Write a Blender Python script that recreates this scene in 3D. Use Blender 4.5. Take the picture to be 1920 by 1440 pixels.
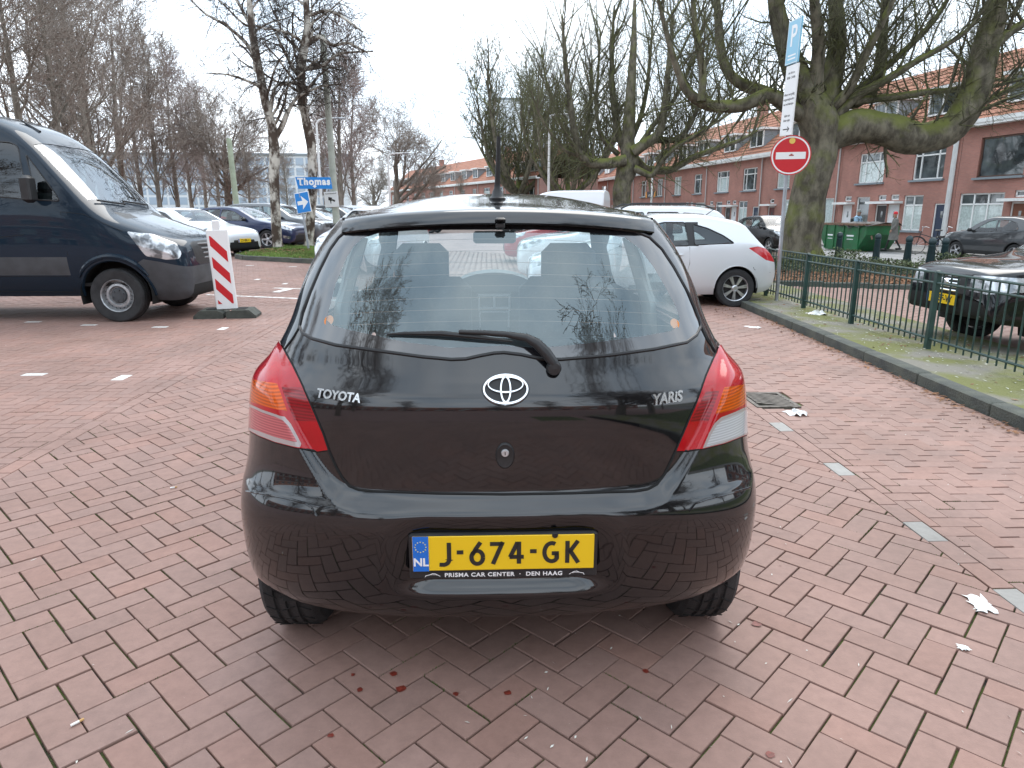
import bpy, bmesh, math, random
import numpy as np
from mathutils import Vector, Matrix
from mathutils.bvhtree import BVHTree

scene = bpy.context.scene
for _o in list(bpy.data.objects):
    bpy.data.objects.remove(_o)
COL = scene.collection
R = math.radians
PI = math.pi

# ---------------------------------------------------------------- camera
FPX, CAM_H, HORIZON = 1300.0, 1.43, 400.0          # focal length and horizon row of the 1920 px wide photograph
PITCH = math.atan((720 - HORIZON) / FPX)
cam = bpy.data.cameras.new('camera')
cam.sensor_width = 36.0
cam.lens = FPX * 36.0 / 1920.0
cam.clip_start = 0.05
cam.clip_end = 1500.0
cam_ob = bpy.data.objects.new('camera', cam)
cam_ob.location = (0, 0, CAM_H)
cam_ob.rotation_euler = (R(90) - PITCH, 0, 0)
COL.objects.link(cam_ob)
scene.camera = cam_ob

# ---------------------------------------------------------------- world: bright overcast sky, thin blue gaps
SUN_EL, SUN_AZ = R(50), R(18)
world = bpy.data.worlds.new('World')
scene.world = world
world.use_nodes = True
wn, wl = world.node_tree.nodes, world.node_tree.links
wn.clear()
w_out = wn.new('ShaderNodeOutputWorld')
w_bg = wn.new('ShaderNodeBackground')
w_bg.inputs['Strength'].default_value = 0.1
w_sky = wn.new('ShaderNodeTexSky')
w_sky.sky_type = 'NISHITA'
w_sky.sun_disc = False
w_sky.sun_elevation = SUN_EL
w_sky.sun_rotation = SUN_AZ
w_sky.air_density = 1.2
w_sky.dust_density = 3.0
w_tc = wn.new('ShaderNodeTexCoord')
w_map = wn.new('ShaderNodeMapping')
w_map.inputs['Scale'].default_value = (1.0, 1.0, 1.8)
w_noise = wn.new('ShaderNodeTexNoise')
w_noise.inputs['Scale'].default_value = 2.3
w_noise.inputs['Detail'].default_value = 5.0
w_noise.inputs['Roughness'].default_value = 0.52
w_ramp = wn.new('ShaderNodeValToRGB')
w_ramp.color_ramp.elements[0].position = 0.34
w_ramp.color_ramp.elements[0].color = (0.74, 0.74, 0.74, 1)
w_ramp.color_ramp.elements[1].position = 0.54
w_ramp.color_ramp.elements[1].color = (1, 1, 1, 1)
w_noise2 = wn.new('ShaderNodeTexNoise')
w_noise2.inputs['Scale'].default_value = 3.1
w_noise2.inputs['Detail'].default_value = 4.0
w_cl = wn.new('ShaderNodeValToRGB')
w_cl.color_ramp.elements[0].position = 0.35
w_cl.color_ramp.elements[0].color = (9.4, 11.3, 13.4, 1)
w_cl.color_ramp.elements[1].position = 0.62
w_cl.color_ramp.elements[1].color = (13.6, 14.7, 15.9, 1)
w_mix = wn.new('ShaderNodeMixRGB')
wl.new(w_tc.outputs['Generated'], w_map.inputs['Vector'])
wl.new(w_map.outputs['Vector'], w_noise.inputs['Vector'])
wl.new(w_map.outputs['Vector'], w_noise2.inputs['Vector'])
wl.new(w_noise.outputs['Fac'], w_ramp.inputs['Fac'])
wl.new(w_noise2.outputs['Fac'], w_cl.inputs['Fac'])
wl.new(w_ramp.outputs['Color'], w_mix.inputs['Fac'])
wl.new(w_sky.outputs['Color'], w_mix.inputs['Color1'])
wl.new(w_cl.outputs['Color'], w_mix.inputs['Color2'])
wl.new(w_mix.outputs['Color'], w_bg.inputs['Color'])
wl.new(w_bg.outputs['Background'], w_out.inputs['Surface'])

sun = bpy.data.lights.new('sun', 'SUN')
sun.energy = 1.0
sun.angle = R(40)
sun.color = (1.0, 0.93, 0.84)
sun_ob = bpy.data.objects.new('sun', sun)
_d = Vector((math.sin(SUN_AZ) * math.cos(SUN_EL), math.cos(SUN_AZ) * math.cos(SUN_EL), math.sin(SUN_EL)))
sun_ob.rotation_euler = _d.to_track_quat('Z', 'Y').to_euler()
sun_ob.location = (0, -5, 30)
COL.objects.link(sun_ob)

scene.view_settings.view_transform = 'Standard'
scene.view_settings.look = 'None'
scene.view_settings.gamma = 1.0
scene.view_settings.exposure = 0.68
scene.view_settings.use_curve_mapping = False
scene.render.engine = 'CYCLES'
scene.cycles.use_denoising = True
scene.cycles.max_bounces = 8
scene.cycles.transparent_max_bounces = 16
scene.cycles.caustics_reflective = False
scene.cycles.caustics_refractive = False

# ---------------------------------------------------------------- measuring helpers
_c, _s = math.cos(PITCH), math.sin(PITCH)
def ray(u, v):
    a, b = (u - 960) / FPX, (v - 720) / FPX
    return Vector((a, _c - b * _s, -_s - b * _c))
def on_ground(u, v, z=0.0):
    d = ray(u, v)
    t = (z - CAM_H) / d.z
    return Vector((d.x * t, d.y * t, z))
def at_depth(u, v, y):
    d = ray(u, v)
    return Vector((0, 0, CAM_H)) + d * (y / d.y)
def to_pixel(p):
    dz = p[2] - CAM_H
    dep = p[1] * _c - dz * _s
    return (960 + FPX * p[0] / dep, 720 + FPX * (-p[1] * _s - dz * _c) / dep, dep)

def sstep(a, b, x):
    t = np.clip((np.asarray(x, float) - a) / (b - a), 0, 1)
    return t * t * (3 - 2 * t)
def ground_z(x, y):
    """the lot falls gently towards the street on the right and rises a little towards the far left"""
    fall = -0.03 * np.clip(np.asarray(x, float) - 2.0, 0, 10.0)
    rise = 0.016 * np.clip(np.asarray(y, float) - 11.0, 0, 13.0) * sstep(2.0, -3.0, x)
    return fall + rise
def gz(x, y):
    fall = -0.03 * min(max(x - 2.0, 0.0), 10.0)
    if y <= 11.0 or x >= 2.0: return fall
    t = min(max((x - 2.0) / -5.0, 0.0), 1.0)
    return fall + 0.016 * min(y - 11.0, 13.0) * t * t * (3 - 2 * t)

def pchip(xs, ys):
    xs = np.array(xs, float); ys = np.array(ys, float); h = np.diff(xs); d = np.diff(ys) / h
    m = np.zeros_like(xs)
    for i in range(1, len(xs) - 1):
        if d[i - 1] * d[i] > 0:
            w1 = 2 * h[i] + h[i - 1]; w2 = h[i] + 2 * h[i - 1]
            m[i] = (w1 + w2) / (w1 / d[i - 1] + w2 / d[i])
    m[0] = d[0]; m[-1] = d[-1]
    def f(x):
        x = np.clip(np.asarray(x, float), xs[0], xs[-1])
        i = np.clip(np.searchsorted(xs, x) - 1, 0, len(xs) - 2)
        t = (x - xs[i]) / h[i]
        return ((2*t**3-3*t**2+1)*ys[i] + (t**3-2*t**2+t)*h[i]*m[i] + (-2*t**3+3*t**2)*ys[i+1] + (t**3-t**2)*h[i]*m[i+1])
    return f

# ---------------------------------------------------------------- objects
def link(o, parent=None):
    COL.objects.link(o)
    if parent is not None:
        o.parent = parent
    return o
def tag(o, label=None, cat=None, group=None, kind=None):
    if label: o['label'] = label
    if cat: o['category'] = cat
    if group: o['group'] = group
    if kind: o['kind'] = kind
    return o
def empty(name, loc=(0, 0, 0), rz=0.0, label=None, cat=None, group=None, scale=None):
    o = bpy.data.objects.new(name, None)
    o.empty_display_size = 0.2
    o.location = loc
    o.rotation_euler = (0, 0, rz)
    if scale: o.scale = scale
    link(o)
    return tag(o, label, cat, group)
def mesh_data(name, verts, faces, mats, smooth=False):
    me = bpy.data.meshes.new(name)
    me.from_pydata([tuple(v) for v in verts], [], [tuple(f) for f in faces])
    for m in (mats if isinstance(mats, (list, tuple)) else [mats]):
        me.materials.append(m)
    if smooth:
        me.polygons.foreach_set('use_smooth', [True] * len(me.polygons))
    me.update()
    return me
def mobj(name, me, parent=None, loc=None, rot=None):
    o = bpy.data.objects.new(name, me)
    if loc is not None: o.location = loc
    if rot is not None: o.rotation_euler = rot
    return link(o, parent)
def copy_tree(o, parent=None):
    c = o.copy()
    COL.objects.link(c)
    c.parent = parent
    for ch in o.children:
        copy_tree(ch, c)
    return c
def smooth_angle(me, ang=35):
    me.polygons.foreach_set('use_smooth', [True] * len(me.polygons))
    try:
        me.set_sharp_from_angle(angle=R(ang))
    except Exception:
        pass

class MB:
    """collects boxes, tubes, lathes and prisms into one mesh"""
    def __init__(self):
        self.v = []; self.f = []
    def add(self, vs, fs):
        b = len(self.v)
        self.v += [tuple(p) for p in vs]
        self.f += [tuple(i + b for i in f) for f in fs]
        return self
    def box(self, c, d, rz=0.0, bev=0.0):
        hx, hy, hz = d[0] / 2, d[1] / 2, d[2] / 2
        if bev:
            b = min(bev, hx * .9, hy * .9, hz * .9)
            vs = []
            for z, i in ((-hz, b), (-hz + b, 0), (hz - b, 0), (hz, b)):
                x, y = hx - i, hy - i
                k = b * .6
                vs += [(x - k, -y, z), (x, -y + k, z), (x, y - k, z), (x - k, y, z), (-x + k, y, z), (-x, y - k, z), (-x, -y + k, z), (-x + k, -y, z)]
            fs = [tuple(reversed(range(8))), tuple(range(24, 32))]
            for r in range(3):
                for i in range(8):
                    j = (i + 1) % 8
                    fs.append((r*8+i, r*8+j, r*8+8+j, r*8+8+i))
        else:
            vs = [(x, y, z) for z in (-hz, hz) for x, y in ((-hx, -hy), (hx, -hy), (hx, hy), (-hx, hy))]
            fs = [(3,2,1,0),(4,5,6,7),(0,1,5,4),(1,2,6,5),(2,3,7,6),(3,0,4,7)]
        cs, sn = math.cos(rz), math.sin(rz)
        return self.add([(c[0]+x*cs-y*sn, c[1]+x*sn+y*cs, c[2]+z) for x, y, z in vs], fs)
    def tube(self, pts, r, n=6, caps=True):
        pts = [Vector(p) for p in pts]
        rs = r if isinstance(r, (list, tuple)) else [r] * len(pts)
        vs = []; fs = []
        up = None
        for i, p in enumerate(pts):
            t = (pts[min(i + 1, len(pts) - 1)] - pts[max(i - 1, 0)])
            if t.length < 1e-9: t = Vector((0, 0, 1))
            t.normalize()
            if up is None:
                up = Vector((0, 0, 1)) if abs(t.z) < .9 else Vector((1, 0, 0))
            a = t.cross(up).normalized()
            b = t.cross(a).normalized()
            up = -b if False else up
            for k in range(n):
                q = 2 * PI * k / n
                vs.append(p + (a * math.cos(q) + b * math.sin(q)) * rs[i])
        for i in range(len(pts) - 1):
            for k in range(n):
                k2 = (k + 1) % n
                fs.append((i*n+k, i*n+k2, i*n+n+k2, i*n+n+k))
        if caps:
            fs.append(tuple(reversed(range(n))))
            fs.append(tuple(range((len(pts)-1)*n, len(pts)*n)))
        return self.add(vs, fs)
    def lathe(self, prof, n=24, axis='z', c=(0, 0, 0), close=False):
        """prof: (radius, height) pairs"""
        vs = []; fs = []
        for r, h in prof:
            for k in range(n):
                a = 2 * PI * k / n
                x, y = r * math.cos(a), r * math.sin(a)
                p = (x, y, h) if axis == 'z' else ((h, x, y) if axis == 'x' else (x, h, y))
                vs.append((c[0]+p[0], c[1]+p[1], c[2]+p[2]))
        m = len(prof)
        for i in range(m if close else m - 1):
            i2 = (i + 1) % m
            for k in range(n):
                k2 = (k + 1) % n
                fs.append((i*n+k, i*n+k2, i2*n+k2, i2*n+k))
        return self.add(vs, fs)
    def prism(self, poly, t0, t1, axes='xz', n=None):
        """extrude a 2D polygon; axes names the plane, the third axis runs from t0 to t1"""
        k = len(poly)
        def p3(a, b, t):
            return {'xz': (a, t, b), 'xy': (a, b, t), 'yz': (t, a, b)}[axes]
        vs = [p3(a, b, t0) for a, b in poly] + [p3(a, b, t1) for a, b in poly]
        fs = [tuple(range(k)), tuple(reversed(range(k, 2 * k)))]
        fs += [(i, k + i, k + (i + 1) % k, (i + 1) % k) for i in range(k)]
        return self.add(vs, fs)
    def quad(self, a, b, c, d):
        return self.add([a, b, c, d], [(0, 1, 2, 3)])
    def build(self, name, mat, parent=None, smooth=False, loc=None, rot=None, fix=True):
        me = mesh_data(name, self.v, self.f, mat)
        if fix:
            bm = bmesh.new(); bm.from_mesh(me)
            bmesh.ops.recalc_face_normals(bm, faces=bm.faces)
            bm.to_mesh(me); bm.free()
        if smooth:
            smooth_angle(me, 40)
        return mobj(name, me, parent, loc, rot)

def text_mesh(s, size=1.0, ext=0.0, off=0.0, mat=None, name='lettering', align='CENTER', spacing=1.0, shear=0.0):
    cu = bpy.data.curves.new(name, 'FONT')
    cu.body = s; cu.size = size; cu.extrude = ext; cu.offset = off
    cu.align_x = align; cu.align_y = 'CENTER'; cu.space_character = spacing; cu.shear = shear
    cu.resolution_u = 4
    o = bpy.data.objects.new(name, cu)
    COL.objects.link(o)
    dg = bpy.context.evaluated_depsgraph_get()
    me = bpy.data.meshes.new_from_object(o.evaluated_get(dg))
    bpy.data.objects.remove(o)
    bpy.data.curves.remove(cu)
    me.materials.clear()
    if mat: me.materials.append(mat)
    me.name = name
    return me

# ---------------------------------------------------------------- materials
def M(name, col, rough=0.6, metal=0.0, var=0.0, vscale=4.0, bump=0.0, bscale=60.0, coat=0.0, col2=None, spec=0.5, detail=4.0, coords='Object', ramp=(0.35, 0.65), emit=None):
    m = bpy.data.materials.new(name)
    m.use_nodes = True
    n, l = m.node_tree.nodes, m.node_tree.links
    b = n['Principled BSDF']
    b.inputs['Base Color'].default_value = (*col, 1)
    b.inputs['Roughness'].default_value = rough
    b.inputs['Metallic'].default_value = metal
    b.inputs['Specular IOR Level'].default_value = spec
    b.inputs['Coat Weight'].default_value = coat
    b.inputs['Coat Roughness'].default_value = 0.02
    if emit:
        b.inputs['Emission Color'].default_value = (*col, 1)
        b.inputs['Emission Strength'].default_value = emit
    if var or col2 or bump:
        tc = n.new('ShaderNodeTexCoord')
    if var or col2:
        no = n.new('ShaderNodeTexNoise')
        no.inputs['Scale'].default_value = vscale
        no.inputs['Detail'].default_value = detail
        l.new(tc.outputs[coords], no.inputs['Vector'])
        rp = n.new('ShaderNodeValToRGB')
        c2 = col2 or tuple(c * (1 - var) for c in col)
        c1 = col if col2 else tuple(min(1, c * (1 + var)) for c in col)
        rp.color_ramp.elements[0].position = ramp[0]; rp.color_ramp.elements[0].color = (*c2, 1)
        rp.color_ramp.elements[1].position = ramp[1]; rp.color_ramp.elements[1].color = (*c1, 1)
        l.new(no.outputs['Fac'], rp.inputs['Fac'])
        l.new(rp.outputs['Color'], b.inputs['Base Color'])
    if bump:
        nb = n.new('ShaderNodeTexNoise')
        nb.inputs['Scale'].default_value = bscale
        nb.inputs['Detail'].default_value = 4
        l.new(tc.outputs[coords], nb.inputs['Vector'])
        bp = n.new('ShaderNodeBump')
        bp.inputs['Strength'].default_value = bump
        bp.inputs['Distance'].default_value = 0.02
        l.new(nb.outputs['Fac'], bp.inputs['Height'])
        l.new(bp.outputs['Normal'], b.inputs['Normal'])
    return m
def paint(name, col, metal=0.0, rough=0.35, dirt=0.05, coat_ior=1.5, spec=.5, gloss=.012):
    """clear-coated car paint with a faint film of dust"""
    m = bpy.data.materials.new(name)
    m.use_nodes = True
    n, l = m.node_tree.nodes, m.node_tree.links
    b = n['Principled BSDF']
    b.inputs['Metallic'].default_value = metal
    b.inputs['Coat Weight'].default_value = 1.0
    b.inputs['Coat IOR'].default_value = coat_ior
    b.inputs['Specular IOR Level'].default_value = spec
    tc = n.new('ShaderNodeTexCoord')
    no = n.new('ShaderNodeTexNoise'); no.inputs['Scale'].default_value = 2.2; no.inputs['Detail'].default_value = 6
    l.new(tc.outputs['Object'], no.inputs['Vector'])
    mx = n.new('ShaderNodeMixRGB')
    mx.inputs['Color1'].default_value = (*col, 1)
    mx.inputs['Color2'].default_value = (col[0]*.8+.055, col[1]*.8+.05, col[2]*.8+.044, 1)
    mr = n.new('ShaderNodeMapRange'); mr.inputs['From Min'].default_value = .4; mr.inputs['From Max'].default_value = .75
    mr.inputs['To Max'].default_value = dirt * 2
    l.new(no.outputs['Fac'], mr.inputs['Value'])
    l.new(mr.outputs['Result'], mx.inputs['Fac'])
    l.new(mx.outputs['Color'], b.inputs['Base Color'])
    b.inputs['Roughness'].default_value = rough
    m2 = n.new('ShaderNodeMapRange'); m2.inputs['From Min'].default_value = .35; m2.inputs['From Max'].default_value = .8
    m2.inputs['To Min'].default_value = gloss; m2.inputs['To Max'].default_value = gloss + .04
    l.new(no.outputs['Fac'], m2.inputs['Value'])
    l.new(m2.outputs['Result'], b.inputs['Coat Roughness'])
    return m
def glass(name, tint=(.78, .84, .83), refl=1.5, rough=0.0, film=0.0, film_col=(.5, .52, .52), gcol=(.95, .97, 1)):
    """thin window pane: tinted see-through plus Fresnel reflection, with an optional film of dust"""
    m = bpy.data.materials.new(name)
    m.use_nodes = True
    n, l = m.node_tree.nodes, m.node_tree.links
    n.remove(n['Principled BSDF'])
    out = n['Material Output']
    tr = n.new('ShaderNodeBsdfTransparent'); tr.inputs['Color'].default_value = (*tint, 1)
    gl = n.new('ShaderNodeBsdfGlossy'); gl.inputs['Roughness'].default_value = rough; gl.inputs['Color'].default_value = (*gcol, 1)
    # Schlick reflectance, the same from both sides of the pane
    f0 = ((refl - 1) / (refl + 1)) ** 2
    ge = n.new('ShaderNodeNewGeometry'); dt = n.new('ShaderNodeVectorMath'); dt.operation = 'DOT_PRODUCT'
    l.new(ge.outputs['Normal'], dt.inputs[0]); l.new(ge.outputs['Incoming'], dt.inputs[1])
    ab = n.new('ShaderNodeMath'); ab.operation = 'ABSOLUTE'; l.new(dt.outputs['Value'], ab.inputs[0])
    om = n.new('ShaderNodeMath'); om.operation = 'SUBTRACT'; om.inputs[0].default_value = 1.0; l.new(ab.outputs[0], om.inputs[1])
    pw = n.new('ShaderNodeMath'); pw.operation = 'POWER'; pw.inputs[1].default_value = 5.0; l.new(om.outputs[0], pw.inputs[0])
    fr = n.new('ShaderNodeMath'); fr.operation = 'MULTIPLY_ADD'; fr.inputs[1].default_value = 1 - f0; fr.inputs[2].default_value = f0; l.new(pw.outputs[0], fr.inputs[0])
    mx = n.new('ShaderNodeMixShader')
    l.new(fr.outputs[0], mx.inputs['Fac'])
    if film:
        df = n.new('ShaderNodeBsdfDiffuse'); df.inputs['Color'].default_value = (*film_col, 1)
        mf = n.new('ShaderNodeMixShader'); mf.inputs['Fac'].default_value = film
        l.new(tr.outputs[0], mf.inputs[1]); l.new(df.outputs[0], mf.inputs[2])
        l.new(mf.outputs[0], mx.inputs[1])
    else:
        l.new(tr.outputs[0], mx.inputs[1])
    l.new(gl.outputs[0], mx.inputs[2])
    l.new(mx.outputs[0], out.inputs['Surface'])
    return m

MAT = {}
MAT['rubber'] = M('tyre_rubber', (.022, .022, .023), .75, var=.35, vscale=9, bump=.25, bscale=120)
MAT['black_plastic'] = M('black_plastic', (.018, .018, .019), .45, var=.2, vscale=12)
MAT['trim'] = M('black_rubber_trim', (.012, .012, .013), .4)
MAT['gap'] = M('panel_gap', (.004, .004, .004), .8)
MAT['grey_plastic'] = M('grey_bumper_plastic', (.055, .06, .066), .55, var=.18, vscale=5)
MAT['under'] = M('underbody', (.012, .012, .012), .9)
MAT['chrome'] = M('chrome', (.86, .87, .88), .12, 1.0)
MAT['alloy'] = M('alloy_silver', (.62, .63, .65), .28, .9, var=.12, vscale=20)
MAT['steel'] = M('painted_steel_rim', (.42, .43, .44), .4, .6, var=.2, vscale=25)
MAT['disc'] = M('brake_disc_dark', (.05, .05, .05), .5, .7)
MAT['cloth'] = M('seat_cloth', (.035, .037, .042), .9, var=.2, vscale=60)
MAT['dash'] = M('dashboard_plastic', (.05, .053, .058), .6)
MAT['liner'] = M('headliner_grey', (.34, .34, .33), .9)
MAT['silver_plastic'] = M('silver_console_plastic', (.55, .56, .57), .35, .6)
MAT['car_glass'] = glass('car_window_glass', (.66, .74, .73), 1.7)
MAT['screen_glass'] = glass('windscreen_glass', (.84, .90, .88), 1.8)
MAT['lamp_red'] = M('red_lamp_lens', (.52, .012, .018), .12, coat=1.0)
MAT['lamp_clear'] = M('clear_lamp_lens', (.62, .64, .66), .12, .5, coat=1.0, col2=(.16, .17, .18), vscale=9, detail=2, ramp=(.4, .55))
MAT['amber'] = M('amber_lamp_lens', (.75, .2, .01), .15, coat=.5)
MAT['plate_yellow'] = M('plate_yellow', (.86, .56, .012), .35)
MAT['plate_blue'] = M('plate_blue', (.012, .16, .62), .35)
MAT['ink'] = M('black_ink', (.02, .018, .016), .5)
MAT['white_ink'] = M('white_ink', (.86, .86, .86), .45)
MAT['white_paint'] = M('white_paint', (.78, .78, .76), .45, var=.06, vscale=3)
MAT['galv'] = M('galvanised_steel', (.36, .38, .40), .45, .6, var=.15, vscale=6)
# ================================================================ GROUND
rng = random.Random(7)
LANE = R(2.0)                                   # the lanes (and the parked hatchback) run two degrees to the left of the view axis
LC, LS = math.cos(LANE), math.sin(LANE)
def lane(a, b): return (a * LC - b * LS, a * LS + b * LC)
def unlane(x, y): return (x * LC + y * LS, -x * LS + y * LC)
A_L, A_R = -2.71, 1.965                         # border rows left and right of the lane, in lane coordinates
def kerb_x(y): return 3.47 + 0.0215 * y
SD = Vector((-0.181, 0.983)).normalized()       # direction of the street and of the terrace
SN = Vector((SD.y, -SD.x))                      # points away from the camera, towards the houses
HOUSE0 = Vector((21.4, 37.7))                   # a point on the house fronts
STREET_Z = -0.30

def mat_brick_paver():
    m = bpy.data.materials.new('clay_paver')
    m.use_nodes = True
    n, l = m.node_tree.nodes, m.node_tree.links
    b = n['Principled BSDF']
    at = n.new('ShaderNodeAttribute'); at.attribute_name = 'tint'
    tc = n.new('ShaderNodeTexCoord')
    n1 = n.new('ShaderNodeTexNoise'); n1.inputs['Scale'].default_value = 1.3; n1.inputs['Detail'].default_value = 5
    n2 = n.new('ShaderNodeTexNoise'); n2.inputs['Scale'].default_value = 22; n2.inputs['Detail'].default_value = 6; n2.inputs['Roughness'].default_value = .7
    n3 = n.new('ShaderNodeTexNoise'); n3.inputs['Scale'].default_value = 240; n3.inputs['Detail'].default_value = 2
    vo = n.new('ShaderNodeTexVoronoi'); vo.inputs['Scale'].default_value = 34; vo.inputs['Randomness'].default_value = 1.0
    for k in (n1, n2, n3, vo): l.new(tc.outputs['Object'], k.inputs['Vector'])
    m1 = n.new('ShaderNodeMixRGB'); m1.blend_type = 'MULTIPLY'; m1.inputs['Fac'].default_value = 1
    r1 = n.new('ShaderNodeValToRGB')
    r1.color_ramp.elements[0].position = .3; r1.color_ramp.elements[0].color = (.84, .83, .82, 1)
    r1.color_ramp.elements[1].position = .68; r1.color_ramp.elements[1].color = (1.12, 1.10, 1.10, 1)
    l.new(n1.outputs['Fac'], r1.inputs['Fac'])
    l.new(at.outputs['Color'], m1.inputs['Color1']); l.new(r1.outputs['Color'], m1.inputs['Color2'])
    r2 = n.new('ShaderNodeValToRGB')
    r2.color_ramp.elements[0].position = .28; r2.color_ramp.elements[0].color = (.80, .79, .79, 1)
    r2.color_ramp.elements[1].position = .62; r2.color_ramp.elements[1].color = (1.06, 1.06, 1.06, 1)
    l.new(n2.outputs['Fac'], r2.inputs['Fac'])
    m2 = n.new('ShaderNodeMixRGB'); m2.blend_type = 'MULTIPLY'; m2.inputs['Fac'].default_value = .8
    l.new(m1.outputs['Color'], m2.inputs['Color1']); l.new(r2.outputs['Color'], m2.inputs['Color2'])
    # pale specks of grit
    r3 = n.new('ShaderNodeValToRGB')
    r3.color_ramp.elements[0].position = .018; r3.color_ramp.elements[0].color = (.8, .8, .8, 1)
    r3.color_ramp.elements[1].position = .03; r3.color_ramp.elements[1].color = (0, 0, 0, 1)
    l.new(vo.outputs['Distance'], r3.inputs['Fac'])
    m3 = n.new('ShaderNodeMixRGB'); m3.inputs['Color2'].default_value = (.6, .57, .54, 1)
    l.new(r3.outputs['Color'], m3.inputs['Fac']); l.new(m2.outputs['Color'], m3.inputs['Color1'])
    l.new(m3.outputs['Color'], b.inputs['Base Color'])
    b.inputs['Roughness'].default_value = .6
    b.inputs['Specular IOR Level'].default_value = .35
    bp = n.new('ShaderNodeBump'); bp.inputs['Strength'].default_value = .18; bp.inputs['Distance'].default_value = .004
    l.new(n3.outputs['Fac'], bp.inputs['Height']); l.new(bp.outputs['Normal'], b.inputs['Normal'])
    return m
MAT['paver'] = mat_brick_paver()
def mat_joint():
    """sand bedding with moss between the pavers"""
    m = M('mossy_joint_sand', (.06, .053, .046), .95, col2=(.035, .03, .027), vscale=9, bump=.6, bscale=180)
    n, l = m.node_tree.nodes, m.node_tree.links
    b = n['Principled BSDF']
    src = b.inputs['Base Color'].links[0].from_socket
    tc = [k for k in n if k.type == 'TEX_COORD'][0]
    no = n.new('ShaderNodeTexNoise'); no.inputs['Scale'].default_value = 4.5; no.inputs['Detail'].default_value = 8; no.inputs['Roughness'].default_value = .7
    l.new(tc.outputs['Object'], no.inputs['Vector'])
    rp = n.new('ShaderNodeValToRGB')
    rp.color_ramp.elements[0].position = .40; rp.color_ramp.elements[0].color = (0, 0, 0, 1)
    rp.color_ramp.elements[1].position = .52; rp.color_ramp.elements[1].color = (1, 1, 1, 1)
    l.new(no.outputs['Fac'], rp.inputs['Fac'])
    mx = n.new('ShaderNodeMixRGB'); mx.inputs['Color2'].default_value = (.10, .135, .03, 1)
    l.new(rp.outputs['Color'], mx.inputs['Fac']); l.new(src, mx.inputs['Color1']); l.new(mx.outputs['Color'], b.inputs['Base Color'])
    return m
MAT['joint'] = mat_joint()
MAT['asphalt'] = M('asphalt', (.29, .285, .28), .85, var=.12, vscale=1.5, bump=.3, bscale=90)
MAT['far_paver'] = M('far_clay_paving', (.28, .175, .155), .8, var=.14, vscale=1.6, detail=8)
MAT['tiles'] = M('concrete_flags', (.30, .285, .265), .85, var=.14, vscale=2.5, detail=8)
MAT['moss'] = M('mossy_paving', (.16, .165, .055), .95, col2=(.215, .20, .165), vscale=1.7, detail=9, bump=.9, bscale=45, ramp=(.42, .58))
MAT['kerb'] = M('mossy_kerb_stone', (.10, .105, .085), .85, col2=(.06, .065, .06), vscale=5, bump=.5, bscale=60)
MAT['soil'] = M('bed_soil', (.10, .075, .05), .95, var=.3, vscale=6, bump=.8, bscale=50)
MAT['earth'] = M('far_ground', (.17, .165, .13), .9, var=.2, vscale=.3)
MAT['line'] = M('worn_white_road_paint', (.70, .69, .66), .7, col2=(.45, .36, .33), vscale=14, detail=8, ramp=(.38, .55))

def sheet(name, pts, mat, nx=1, ny=1, dz=0.0, parent=None, kind='structure', zf=ground_z):
    """a ground sheet over the quad pts (four corners, anticlockwise), following the terrain"""
    p = [np.array(q, float) for q in pts]
    vs = []; fs = []
    for j in range(ny + 1):
        for i in range(nx + 1):
            u, v = i / nx, j / ny
            q = p[0] * (1-u) * (1-v) + p[1] * u * (1-v) + p[2] * u * v + p[3] * (1-u) * v
            vs.append((q[0], q[1], float(zf(q[0], q[1])) + dz))
    for j in range(ny):
        for i in range(nx):
            k = j * (nx + 1) + i
            fs.append((k, k + 1, k + nx + 2, k + nx + 1))
    o = mobj(name, mesh_data(name, vs, fs, mat, True), parent)
    if kind and parent is None: o['kind'] = kind
    return o

sheet('ground', [(-500, -300), (500, -300), (500, 700), (-500, 700)], MAT['earth'], 80, 80, -0.10)
lot = sheet('parking_lot', [(-24, -7), (kerb_x(-7), -7), (kerb_x(24.2), 24.2), (-26, 24.2)], MAT['joint'], 40, 60, -0.013)
sheet('far_parking_lot', [(-40, 24.2), (kerb_x(24.2), 24.2), (kerb_x(60) - 2, 70), (-45, 70)], MAT['far_paver'], 30, 30, -0.004)
sheet('rear_parking_lot', [(-30, -45), (3.3, -45), (3.3, -4.55), (-30, -4.55)], MAT['far_paver'], 12, 8, -0.004)
sheet('rear_side_street', [(3.3, -45), (30, -45), (30, -7), (3.3, -7)], MAT['far_paver'], 12, 8, -0.004)
sheet('side_paving', [(-24, -4.55), (-6.1, -4.55), (-6.1, 1.25), (-24, 22)], MAT['far_paver'], 10, 10, -0.004)

def clip(poly, nx, ny, d):
    """keep the side nx*x+ny*y <= d"""
    out = []
    for i in range(len(poly)):
        p, q = poly[i], poly[(i + 1) % len(poly)]
        a, b = nx*p[0]+ny*p[1]-d, nx*q[0]+ny*q[1]-d
        if a <= 0: out.append(p)
        if (a < 0 < b) or (b < 0 < a):
            t = a / (a - b)
            out.append((p[0]+(q[0]-p[0])*t, p[1]+(q[1]-p[1])*t))
    return out
def area(poly):
    return abs(sum(poly[i][0]*poly[(i+1)%len(poly)][1]-poly[(i+1)%len(poly)][0]*poly[i][1] for i in range(len(poly)))) / 2

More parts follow.
